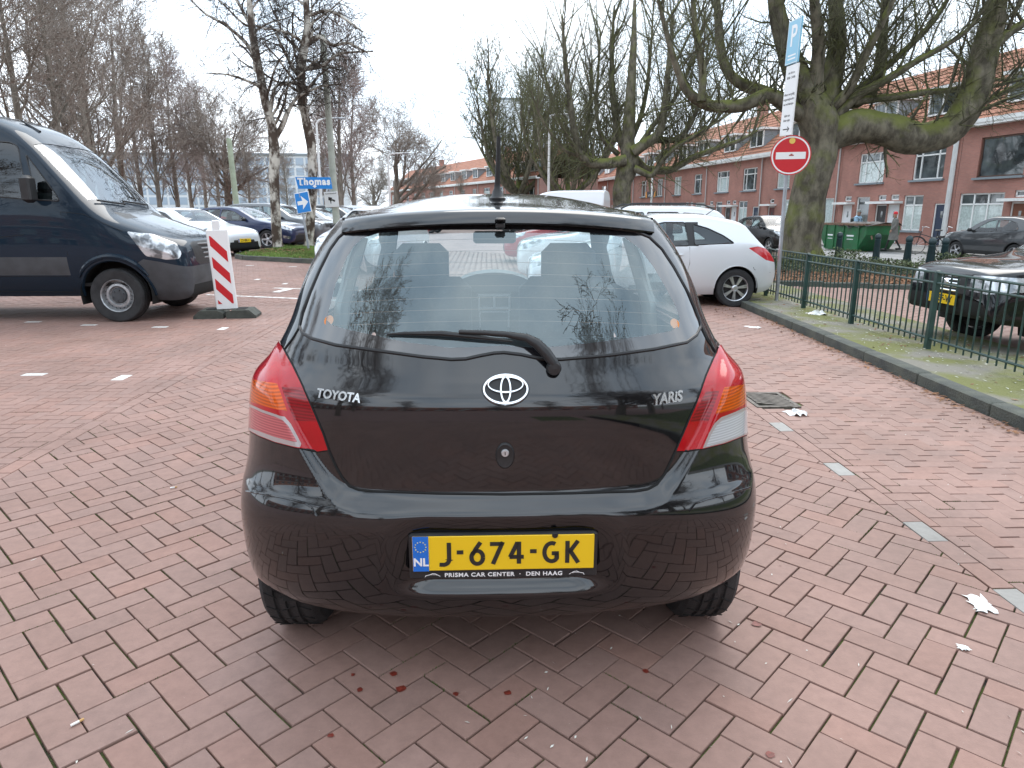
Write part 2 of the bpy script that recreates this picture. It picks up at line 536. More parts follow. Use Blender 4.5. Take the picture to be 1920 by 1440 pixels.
ISLAND = [(-7.9, 24.6), (-8.05, 20.6), (-7.6, 20.0), (-5.2, 18.75), (-4.3, 18.9), (-4.0, 19.8), (-4.4, 24.2)]
def in_poly(x, y, poly):
    c = False
    for i in range(len(poly)):
        (x1, y1), (x2, y2) = poly[i], poly[i - 1]
        if (y1 > y) != (y2 > y) and x < (x2 - x1) * (y - y1) / (y2 - y1) + x1: c = not c
    return c
UNIT = 0.1012
def herringbone(ang, x0, x1, y0, y1, keep, off=(0, 0)):
    """2:1 herringbone bricks whose grid is turned by ang; yields world rectangles"""
    ca, sa = math.cos(ang), math.sin(ang)
    cs = [(x, y) for x in (x0, x1) for y in (y0, y1)]
    ii = [(x * ca + y * sa) / UNIT for x, y in cs]; jj = [(-x * sa + y * ca) / UNIT for x, y in cs]
    for j in range(int(min(jj)) - 2, int(max(jj)) + 3):
        for i in range(int(min(ii)) - 2, int(max(ii)) + 3):
            r = (i - j) % 4
            if r == 0: w, h = 2, 1
            elif r == 3: w, h = 1, 2
            else: continue
            cx, cy = (i + w / 2) * UNIT + off[0], (j + h / 2) * UNIT + off[1]
            X, Y = cx * ca - cy * sa, cx * sa + cy * ca
            if not (x0 <= X <= x1 and y0 <= Y <= y1) or not keep(X, Y): continue
            yield [((i*UNIT+off[0]+dx*UNIT) * ca - (j*UNIT+off[1]+dy*UNIT) * sa, (i*UNIT+off[0]+dx*UNIT) * sa + (j*UNIT+off[1]+dy*UNIT) * ca) for dx, dy in ((0, 0), (w, 0), (w, h), (0, h))]

def seen(X, Y):
    if Y < 1.2: return Y > -4.5 and abs(X) < 6.0
    return abs(X) < 0.85 * Y + 5.0
WHITE_MARKS = [on_ground(u, v) for u, v in ((55,603),(175,608),(298,612),(421,615),(66,705),(238,706),(478,529),(541,536),(648,533),(475,506),(545,508))]
WHITE_MARKS = [(p.x, p.y) for p in WHITE_MARKS]
bricks = []                                      # (polygon, kind) with kind: 0 clay, 1 grey marker, 2 white painted
_rb = random.Random(3)
al, ar = unlane(0, 0)[0], 0
# lane between the border rows: laid at 45 degrees
for p in herringbone(LANE + PI / 4, -4.2, 3.4, -4.5, 24, seen):
    q = [unlane(*c) for c in p]
    q = clip(clip(q, -1, 0, -A_L), 1, 0, A_R)
    if len(q) > 2 and area(q) > .00025:
        bricks.append(([lane(*c) for c in q], 0))
# border rows: stretchers along the lane, every fourth on the right a grey one
for side, a0 in ((0, A_L - UNIT), (1, A_R)):
    b = -4.5; k = 0
    while b < 24:
        X, Y = lane(a0 + .05, b + .1)
        if seen(X, Y):
            kind = 0
            if side and any(abs(Y - t) < .11 for t in (2.29, 3.02, 3.78, 4.55)) : kind = 1
            bricks.append(([lane(*c) for c in ((a0, b), (a0+UNIT, b), (a0+UNIT, b+2*UNIT), (a0, b+2*UNIT))], kind))
        b += 2 * UNIT; k += 1
# outside the lane: laid square to it
DRAIN = (2.02, 5.28)
for p in herringbone(LANE, -25.5, A_L + .5, -4.5, 24, lambda x, y: seen(x, y) and not in_poly(x, y, ISLAND)):
    q = clip([unlane(*c) for c in p], 1, 0, A_L - UNIT)
    if len(q) > 2 and area(q) > .00025:
        q = [lane(*c) for c in q]
        cx, cy = sum(c[0] for c in q) / len(q), sum(c[1] for c in q) / len(q)
        bricks.append((q, 0))
for p in herringbone(LANE, .9, 4.2, -4.5, 24, seen):
    q = clip([unlane(*c) for c in p], -1, 0, -A_R - UNIT)
    q = [lane(*c) for c in q]
    if len(q) > 2: q = clip(q, 1, -.0215, 3.465)
    if len(q) > 2 and area(q) > .00025:
        cx, cy = sum(c[0] for c in q) / len(q), sum(c[1] for c in q) / len(q)
        if abs(cx - DRAIN[0]) < .2 and abs(cy - DRAIN[1]) < .24: continue
        bricks.append((q, 0))
# white-painted marker bricks: the bricks nearest the marks
for wx, wy in WHITE_MARKS:
    best = min(range(len(bricks)), key=lambda k: (sum(c[0] for c in bricks[k][0])/len(bricks[k][0])-wx)**2 + (sum(c[1] for c in bricks[k][0])/len(bricks[k][0])-wy)**2)
    bricks[best] = (bricks[best][0], 2)

def brick_geo(poly, r):
    """a slightly uneven paver with a chamfered edge"""
    n = len(poly)
    cx, cy = sum(c[0] for c in poly) / n, sum(c[1] for c in poly) / n
    z0 = gz(cx, cy) + r.uniform(-.0012, .0012)
    tx, ty = r.uniform(-.008, .008), r.uniform(-.008, .008)
    near = cy < 8
    jx, jy = (r.uniform(-.0012, .0012), r.uniform(-.0012, .0012)) if near else (0, 0)
    j = r.uniform(.0016, .0042)
    def inset(d):
        o = []
        for i in range(n):
            p, q, s = poly[i - 1], poly[i], poly[(i + 1) % n]
            e1 = (q[0]-p[0], q[1]-p[1]); e2 = (s[0]-q[0], s[1]-q[1])
            l1, l2 = math.hypot(*e1) or 1, math.hypot(*e2) or 1
            n1 = (-e1[1]/l1, e1[0]/l1); n2 = (-e2[1]/l2, e2[0]/l2)
            k = 1 + n1[0]*n2[0] + n1[1]*n2[1]
            k = max(k, .4)
            o.append((q[0] + (n1[0]+n2[0])*d/k + jx, q[1] + (n1[1]+n2[1])*d/k + jy))
        return o
    top = [(x, y, z0 + (x-cx)*tx + (y-cy)*ty) for x, y in inset(j + .0014)]
    low = [(x, y, z0 - .0032 + (x-cx)*tx + (y-cy)*ty) for x, y in inset(j)]
    bot = [(x, y, z0 - .03) for x, y in inset(j)]
    vs = top + low + bot
    fs = [tuple(range(n))]
    for i in range(n):
        k = (i + 1) % n
        fs.append((n+i, n+k, k, i)); fs.append((2*n+i, 2*n+k, n+k, n+i))
    return vs, fs
def brick_tint(kind, r):
    if kind == 1:
        g = r.uniform(.92, 1.05)
        return (.315 * g, .305 * g, .285 * g)
    if kind == 2: return (.66, .655, .63)
    v = r.uniform(.95, 1.05)
    t = r.random()
    base = (.286, .177, .145) if t < .6 else ((.280, .178, .148) if t < .88 else (.292, .173, .139))
    return tuple(c * v for c in base)

def ccw(poly):
    a = sum(poly[i][0]*poly[(i+1)%len(poly)][1]-poly[(i+1)%len(poly)][0]*poly[i][1] for i in range(len(poly)))
    return poly if a > 0 else list(reversed(poly))
bricks = [(ccw(p), k) for p, k in bricks]
def screen_score(p):
    cx, cy = sum(c[0] for c in p) / len(p), sum(c[1] for c in p) / len(p)
    if cy < 1.0: return 0
    u, v, d = to_pixel((cx, cy, 0))
    if not (0 < u < 1920 and 0 < v < 1440): return 0
    if 480 < u < 1385 and v < 1150: return 0       # under or behind the parked hatchback
    return area(p) * CAM_H / d ** 3
def tint_attr(me, cols):
    """one colour per face"""
    at = me.color_attributes.new('tint', 'FLOAT_COLOR', 'CORNER')
    buf = np.empty((len(me.loops), 4), np.float32)
    for pi, pol in enumerate(me.polygons):
        buf[pol.loop_start:pol.loop_start + pol.loop_total] = (*cols[pi], 1)
    at.data.foreach_set('color', buf.ravel())
order = sorted(range(len(bricks)), key=lambda k: -screen_score(bricks[k][0]))
single = set(order[:300])
sv, sf, sc = [], [], []
for k, (p, kind) in enumerate(bricks):
    vs, fs = brick_geo(p, _rb)
    col = brick_tint(kind, _rb)
    if k in single:
        me = mesh_data('brick', vs, fs, MAT['paver'])
        tint_attr(me, [col] * len(fs))
        mobj('brick', me, lot)
    else:
        b = len(sv)
        sv += vs; sf += [tuple(i + b for i in f) for f in fs]; sc += [col] * len(fs)
me = mesh_data('paving_bricks', sv, sf, MAT['paver'])
tint_attr(me, sc)
pb = mobj('paving_bricks', me, lot)
pb['kind'] = 'stuff'

# moss standing in the joints close to the camera
vs = []; fs = []
_rm = random.Random(12)
for p, kind in bricks:
    cx, cy = sum(c[0] for c in p) / len(p), sum(c[1] for c in p) / len(p)
    if not (1.2 < cy < 5.0) or abs(cx) > .8 * cy + .3: continue
    patch = math.sin(cx * 2.1 + 1.3) * math.sin(cy * 1.7 - .6) + .5 * math.sin(cx * 5.3 + cy * 4.1) + (.35 if cx < -.2 else -.1)
    if patch < .25 or _rm.random() < .35: continue
    i = _rm.randrange(len(p)); a, b = p[i], p[(i + 1) % len(p)]
    for k in range(_rm.randrange(14, 46)):
        t = _rm.random(); x, y = a[0] + (b[0] - a[0]) * t + _rm.gauss(0, .0018), a[1] + (b[1] - a[1]) * t + _rm.gauss(0, .0018)
        h = _rm.uniform(.002, .007); q = _rm.uniform(0, PI); w = _rm.uniform(.0015, .0035); z = gz(x, y) - .009; n = len(vs)
        vs += [(x - math.cos(q)*w, y - math.sin(q)*w, z), (x + math.cos(q)*w, y + math.sin(q)*w, z), (x + _rm.gauss(0, .002), y + _rm.gauss(0, .002), z + .007 + h)]; fs.append((n, n + 1, n + 2))
MAT['moss_tuft'] = M('moss_tuft', (.12, .17, .035), .9, col2=(.09, .10, .04), vscale=14)
jm = mobj('joint_moss', mesh_data('joint_moss', vs, fs, MAT['moss_tuft']), lot); jm['kind'] = 'stuff'

# painted bay lines on the left
mb = MB()
def strip(mb, p, q, w, z=.004):
    p, q = Vector(p[:2]), Vector(q[:2])
    n = max(1, int((q - p).length / .5)); d = (q - p).normalized(); s = Vector((-d.y, d.x)) * w / 2
    for i in range(n):
        a, b = p + (q - p) * i / n, p + (q - p) * (i + 1) / n
        mb.quad(*[(c.x, c.y, gz(c.x, c.y) + z) for c in (a - s, b - s, b + s, a + s)])
strip(mb, on_ground(388, 555), on_ground(700, 567), .10)
mb.build('bay_line', MAT['line'])['kind'] = 'structure'
mb = MB(); strip(mb, on_ground(513, 544), on_ground(700, 549), .10); strip(mb, on_ground(517, 551), on_ground(545, 545), .16)
mb.build('bay_line', MAT['line'])['kind'] = 'structure'

# drain grating beside the lane
dr = empty('drain_grating', (*lane(*unlane(*DRAIN)), 0.001), LANE, 'rusty metal drain grating set in the paving behind the right tail lamp', 'drain')
mb = MB()
for x, y, w, h in ((0, .20, .34, .035), (0, -.20, .34, .035), (-.155, 0, .03, .37), (.155, 0, .03, .37)): mb.box((x, y, -.004), (w, h, .02))
MAT['rust_iron'] = M('worn_iron', (.14, .125, .11), .6, .5, var=.35, vscale=25)
mb.build('frame', MAT['rust_iron'], dr)
mb = MB(); mb.box((0, 0, -.08), (.3, .4, .02)); mb.build('sump', MAT['under'], dr)
for k in range(8):
    mb = MB(); mb.box((0, 0, 0), (.30, .022, .03), R(-28)); mb.build('grate_bar', MAT['rust_iron'], dr, loc=(0, -.16 + .045 * k, -.006))

# verge with kerb stones, right
sheet('verge', [(kerb_x(-7) + .14, -7), (5.35, -7), (5.75, 24), (kerb_x(24) + .14, 24)], MAT['moss'], 6, 60, .10)
kerb = empty('kerb', (0, 0, 0)); kerb['kind'] = 'structure'
y = -2.0; k = 0
ksm = {}
while y < 22:
    p = Vector((kerb_x(y) + .07, y, gz(kerb_x(y), y)))
    mb = MB(); mb.box((0, .497, 0), (.14, .988, .40), bev=.012)
    if 'm' not in ksm:
        o = mb.build('kerb_stone', MAT['kerb'], kerb, True); ksm['m'] = o.data
    else:
        o = mobj('kerb_stone', ksm['m'], kerb)
    o.location = (p.x, p.y, p.z + .105 - .20 + rng.uniform(-.004, .004))
    o.rotation_euler = (0, 0, -math.atan(.0215) + rng.uniform(-.003, .003))
    y += 1.0
# second lot on the other side of the fence
sheet('side_parking_lot', [(5.35, -7), (16, -7), (13.8, 14.8), (5.62, 14.8)], MAT['joint'], 12, 24, .045)
sv, sf, sc = [], [], []
for p in herringbone(R(-6), 5.4, 12, 5.5, 14.6, lambda x, y: x < .8 * y + 1.6):
    p = ccw(p)
    vs, fs = brick_geo(p, _rb)
    b = len(sv); sv += [(x, y, z + .06) for x, y, z in vs]; sf += [tuple(i + b for i in f) for f in fs]; sc += [brick_tint(0, _rb)] * len(fs)
me = mesh_data('paving_bricks', sv, sf, MAT['paver']); tint_attr(me, sc)
o = mobj('paving_bricks', me, bpy.data.objects['side_parking_lot']); o['kind'] = 'stuff'

# planting bed, street and footway
def along(p, t, n=0.0):
    q = Vector(p) + SD * t + SN * n
    return (q.x, q.y)
NEAR_EDGE, FAR_KERB = (13.0, 26.0), (17.3, 34.5)
bed_z = lambda x, y: ground_z(x, y) * 1.0
sheet('planting_bed', [(5.62, 15.0), (14.0, 14.2), along(NEAR_EDGE, 45, -.3), (kerb_x(70) + .4, 70)], MAT['soil'], 20, 30, .10)
bk = empty('bed_kerb'); bk['kind'] = 'structure'
for k in range(9):
    x0 = 5.64 + k * .98; y0 = 15.0 - .095 * (x0 - 5.62)
    mb = MB(); mb.box((0, 0, 0), (.97, .14, .36), bev=.012)
    o = mb.build('kerb_stone', MAT['kerb'], bk, True, loc=(x0 + .49, y0 - .1, gz(x0, y0) - .04), rot=(0, 0, -.095))
flat = lambda x, y: STREET_Z + 0 * np.asarray(x)
sheet('street', [along(NEAR_EDGE, -60), along(FAR_KERB, -68), along(FAR_KERB, 150), along(NEAR_EDGE, 158)], MAT['asphalt'], 8, 60, 0.0, zf=flat)
sheet('footway', [along(FAR_KERB, -68, .15), along(HOUSE0, -72, 1.0), along(HOUSE0, 147, 1.0), along(FAR_KERB, 150, .15)], MAT['tiles'], 4, 60, 0.11, zf=flat)
fk = empty('street_kerb'); fk['kind'] = 'structure'
mb = MB(); mb.box((0, .5, 0), (.15, .99, .3), bev=.01)
o = mb.build('kerb_stone', MAT['tiles'], fk, True); kd = o.data
rzk = math.atan2(-SD.x, SD.y)
bpy.data.objects.remove(o)
for k in range(-22, 32):
    p = along(FAR_KERB, k * 1.0, .07)
    mobj('kerb_stone', kd, fk, (p[0], p[1], STREET_Z - .03), (0, 0, rzk))
mb = MB()
for t in range(-14, 30, 6):
    strip_z = STREET_Z + .004
    a, b = Vector(along(FAR_KERB, t, -2.0)), Vector(along(FAR_KERB, t + 3.4, -2.0)); s = SN * .05
    mb.quad(*[(c.x, c.y, strip_z) for c in (a - s, a + s, b + s, b - s)])
mb.build('street_marking', MAT['line'])['kind'] = 'structure'

# grass island on the left
MAT['grass_soil'] = M('grass_ground', (.11, .15, .035), .95, col2=(.13, .095, .05), vscale=1.1, detail=9, bump=.8, bscale=60, ramp=(.42, .6))
bm = bmesh.new()
vs = [bm.verts.new((x, y, gz(x, y) + .11)) for x, y in ISLAND]
f = bm.faces.new(vs)
bmesh.ops.recalc_face_normals(bm, faces=bm.faces)
if f.normal.z < 0: f.normal_flip()
me = bpy.data.meshes.new('grass_island'); bm.to_mesh(me); bm.free(); me.materials.append(MAT['grass_soil'])
isl = mobj('grass_island', me); isl['kind'] = 'structure'
ik = empty('island_kerb'); ik['kind'] = 'structure'
ring = ISLAND[:]
for (x1, y1), (x2, y2) in zip(ring, ring[1:]):
    L = math.hypot(x2 - x1, y2 - y1); n = max(1, round(L)); rz = math.atan2(y2 - y1, x2 - x1)
    for k in range(n):
        t = (k + .5) / n; x, y = x1 + (x2 - x1) * t, y1 + (y2 - y1) * t
        mb = MB(); mb.box((0, 0, 0), (L / n - .01, .14, .34), bev=.012)
        mb.build('kerb_stone', MAT['kerb'], ik, True, loc=(x, y, gz(x, y) - .045), rot=(0, 0, rz))
def blades(name, n, sample, h, mat, label, cat, w=.006, r=random.Random(5)):
    vs = []; fs = []
    for k in range(n):
        x, y, z = sample(r)
        a = r.uniform(0, 2 * PI); hh = h * r.uniform(.5, 1.2); lx, ly = r.gauss(0, .4) * hh, r.gauss(0, .4) * hh
        dx, dy = math.cos(a) * w, math.sin(a) * w
        b = len(vs)
        vs += [(x - dx, y - dy, z), (x + dx, y + dy, z), (x + lx, y + ly, z + hh)]
        fs.append((b, b + 1, b + 2))
    o = mobj(name, mesh_data(name, vs, fs, mat))
    return tag(o, label, cat, kind='stuff')
MAT['grass'] = M('grass_blade', (.13, .20, .04), .8, var=.4, vscale=1.2)
def isl_s(r):
    while True:
        x, y = r.uniform(-8.2, -4), r.uniform(18.7, 25)
        if in_poly(x, y, ISLAND): return x, y, gz(x, y) + .105
blades('grass', 16000, isl_s, .07, MAT['grass'], 'short green grass on the island under the birches', 'grass', .012)
# ================================================================ CUTTING PANELS OUT OF A SURFACE
def cut(bm, poly, proj, plane, filt):
    """cut the outline poly (2D) into the faces of bm that pass filt; returns the faces inside.
    proj maps a point to 2D, plane(p, q) gives (point, normal) of the cutting plane through an outline segment"""
    xs = [p[0] for p in poly]; ys = [p[1] for p in poly]
    bx = (min(xs), max(xs), min(ys), max(ys))
    def box(f):
        q = [proj(v.co) for v in f.verts]
        a = [c[0] for c in q]; b = [c[1] for c in q]
        return min(a), max(a), min(b), max(b)
    def hit(b1, b2): return b1[0] <= b2[1] and b1[1] >= b2[0] and b1[2] <= b2[3] and b1[3] >= b2[2]
    cand = [(f, box(f)) for f in bm.faces if filt(f)]
    cand = [(f, b) for f, b in cand if hit(b, bx)]
    for i in range(len(poly)):
        p, q = poly[i], poly[(i + 1) % len(poly)]
        sb = (min(p[0], q[0]), max(p[0], q[0]), min(p[1], q[1]), max(p[1], q[1]))
        sub = []; rest = []
        for f, b in cand:
            if hit(b, sb): sub.append(f)
            else: rest.append((f, b))
        if not sub: continue
        co, no = plane(p, q)
        geom = set(sub)
        for f in sub:
            geom.update(f.verts); geom.update(f.edges)
        r = bmesh.ops.bisect_plane(bm, geom=list(geom), dist=1e-5, plane_co=co, plane_no=no)
        new = set(g for g in r['geom'] if isinstance(g, bmesh.types.BMFace) and g.is_valid)
        new.update(f for f in sub if f.is_valid)
        cand = [(f, b) for f, b in rest if f.is_valid] + [(f, box(f)) for f in new]
    res = []
    for f, b in cand:
        c = proj(f.calc_center_median())
        if in_poly(c[0], c[1], poly): res.append(f)
    return res
def faces_mesh(name, faces, mat, off=0.0, mirror=None, thick=0.0, center=None):
    """copy faces to a mesh of their own; off moves them along their normals; mirror: 'both', 'flip' or None (about x = 0)"""
    vid = {}; vs = []; fs = []
    for f in faces:
        ids = []
        for v in f.verts:
            if v not in vid:
                vid[v] = len(vs)
                vs.append(v.co + v.normal * off)
            ids.append(vid[v])
        fs.append(tuple(ids))
    vv = [tuple(v) for v in vs]; ff = list(fs)
    if mirror == 'flip':
        vv = [(-x, y, z) for x, y, z in vv]; ff = [tuple(reversed(f)) for f in ff]
    elif mirror == 'both':
        n = len(vv)
        vv += [(-x, y, z) for x, y, z in vv]; ff += [tuple(reversed([i + n for i in f])) for f in fs]
    me = mesh_data(name, vv, ff, mat)
    if mirror == 'both':
        b2 = bmesh.new(); b2.from_mesh(me)
        bmesh.ops.remove_doubles(b2, verts=[v for v in b2.verts if abs(v.co.x) < 1e-4], dist=2e-4)
        b2.to_mesh(me); b2.free()
    smooth_angle(me, 38)
    return me
def outline_dense(poly, step=.05, rad=0.0):
    """round the corners of a closed outline and resample it"""
    if rad:
        o = []
        n = len(poly)
        for i in range(n):
            p, q, s = Vector(poly[i-1]), Vector(poly[i]), Vector(poly[(i+1) % n])
            r = min(rad, (p-q).length * .45, (s-q).length * .45)
            a, b = q + (p-q).normalized()*r, q + (s-q).normalized()*r
            for t in (0, .25, .5, .75, 1):
                o.append(tuple(a*(1-t)**2 + q*2*t*(1-t) + b*t*t))
        poly = o
    return poly

# ================================================================ WHEELS
_wheel_cache = {}
def wheel_meshes(r, w, style):
    key = (round(r, 3), round(w, 3), style)
    if key in _wheel_cache: return _wheel_cache[key]
    h = w / 2
    rr = r * (.66 if style != 'steel' else .60)
    mb = MB()
    prof = [(rr, -h*.86), (r*.80, -h), (r*.93, -h*.97), (r*.985, -h*.80), (r, -h*.62)]
    for g in (-.38, 0, .38):
        prof += [(r, h*(g-.09)), (r-.008, h*(g-.06)), (r-.008, h*(g+.06)), (r, h*(g+.09))]
    prof += [(r, h*.62), (r*.985, h*.80), (r*.93, h*.97), (r*.80, h), (rr, h*.86)]
    mb.lathe(prof, 44, 'x')
    tyre = mesh_data('tyre', mb.v, mb.f, MAT['rubber']); smooth_angle(tyre, 30)
    mb = MB()
    mb.lathe([(rr, -h*.85), (rr*.96, -h*.5), (rr*.93, h*.3), (rr*.95, h*.72), (rr*1.015, h*.88), (rr*1.0, h*.96), (rr*.955, h*.86), (rr*.93, h*.5)], 40, 'x')
    hub = h * (.70 if style != 'steel' else .35)
    def spoke(a0, wi, wo, r0, r1, x0, x1, t=.03):
        ca, sa = math.cos(a0), math.sin(a0)
        pts = []
        for rad, wd, x in ((r0, wi, x0), (r1, wo, x1)):
            for dx, dw in ((0, -wd), (0, wd), (-t, wd*1.15), (-t, -wd*1.15)):
                pts.append((x + dx, rad*ca - dw*sa, rad*sa + dw*ca))
        mb.add(pts, [(0,1,2,3), (7,6,5,4), (0,4,5,1), (1,5,6,2), (2,6,7,3), (3,7,4,0)])
    if style == 'twin7':
        for k in range(7):
            a = 2*PI*k/7 + PI/2
            for d in (-.085, .085): spoke(a + d, rr*.05, rr*.055, rr*.2, rr*.95, hub, h*.76)
        mb.lathe([(0, hub+.012), (rr*.17, hub+.012), (rr*.26, hub-.004), (rr*.27, hub-.03)], 20, 'x')
    elif style == 'five':
        for k in range(5):
            a = 2*PI*k/5 + PI/2
            spoke(a, rr*.12, rr*.17, rr*.15, rr*.95, hub, h*.78)
        mb.lathe([(0, hub+.012), (rr*.16, hub+.012), (rr*.28, hub-.004), (rr*.29, hub-.03)], 20, 'x')
    elif style == 'twin5':
        for k in range(5):
            a = 2*PI*k/5 + PI/2
            for d in (-.17, .17): spoke(a + d*.75, rr*.05, rr*.06, rr*.16, rr*.95, hub, h*.78)
            spoke(a, rr*.10, rr*.05, rr*.12, rr*.4, hub, h*.74)
        mb.lathe([(0, hub+.012), (rr*.16, hub+.012), (rr*.26, hub-.004), (rr*.27, hub-.03)], 20, 'x')
    elif style == 'steel':
        mb.lathe([(rr*.94, h*.28), (rr*.86, h*.30), (rr*.72, h*.62), (rr*.60, h*.66), (rr*.52, h*.40), (rr*.3, h*.36), (0, h*.36)], 40, 'x')
    else:
        mb.lathe([(rr*.94, h*.55), (rr*.5, h*.72), (0, h*.74)], 32, 'x')
    rim = mesh_data('rim', mb.v, mb.f, MAT['alloy'] if style != 'steel' else MAT['steel'])
    bm = bmesh.new(); bm.from_mesh(rim); bmesh.ops.recalc_face_normals(bm, faces=bm.faces); bm.to_mesh(rim); bm.free()
    smooth_angle(rim, 30)
    mb = MB()
    mb.lathe([(0, h*.1), (rr*.92, h*.1), (rr*.92, -h*.3), (0, -h*.3)], 28, 'x')
    disc = mesh_data('brake_disc', mb.v, mb.f, MAT['disc'])
    extra = None
    if style == 'steel':
        mb = MB()
        for k in range(20):
            a = 2*PI*k/20
            mb.lathe([(0, 0), (rr*.045, 0)], 8, 'x', (h*.50, rr*.795*math.cos(a), rr*.795*math.sin(a)))
        mb.lathe([(rr*.50, h*.42), (rr*.44, h*.60), (rr*.2, h*.66), (0, h*.66)], 24, 'x')
        for k in range(6):
            a = 2*PI*k/6
            mb.lathe([(0, h*.74), (rr*.05, h*.74), (rr*.055, h*.6)], 8, 'x', (0, rr*.34*math.cos(a), rr*.34*math.sin(a)))
        extra = mesh_data('hub_cap', mb.v, mb.f, MAT['grey_plastic'])
    _wheel_cache[key] = (tyre, rim, disc, extra)
    return _wheel_cache[key]
def add_wheel(parent, x, y, r, w, style, spin=0.0, steer=0.0, squash=True):
    t, rim, d, ex = wheel_meshes(r, w, style)
    s = 1 if x > 0 else -1
    o = mobj('wheel', t, parent, (x, y, r - .008), (spin, 0, steer + (0 if s > 0 else PI)))
    mobj('rim', rim, o); mobj('brake_disc', d, o)
    if ex: mobj('hub_cap', ex, o)
    return o

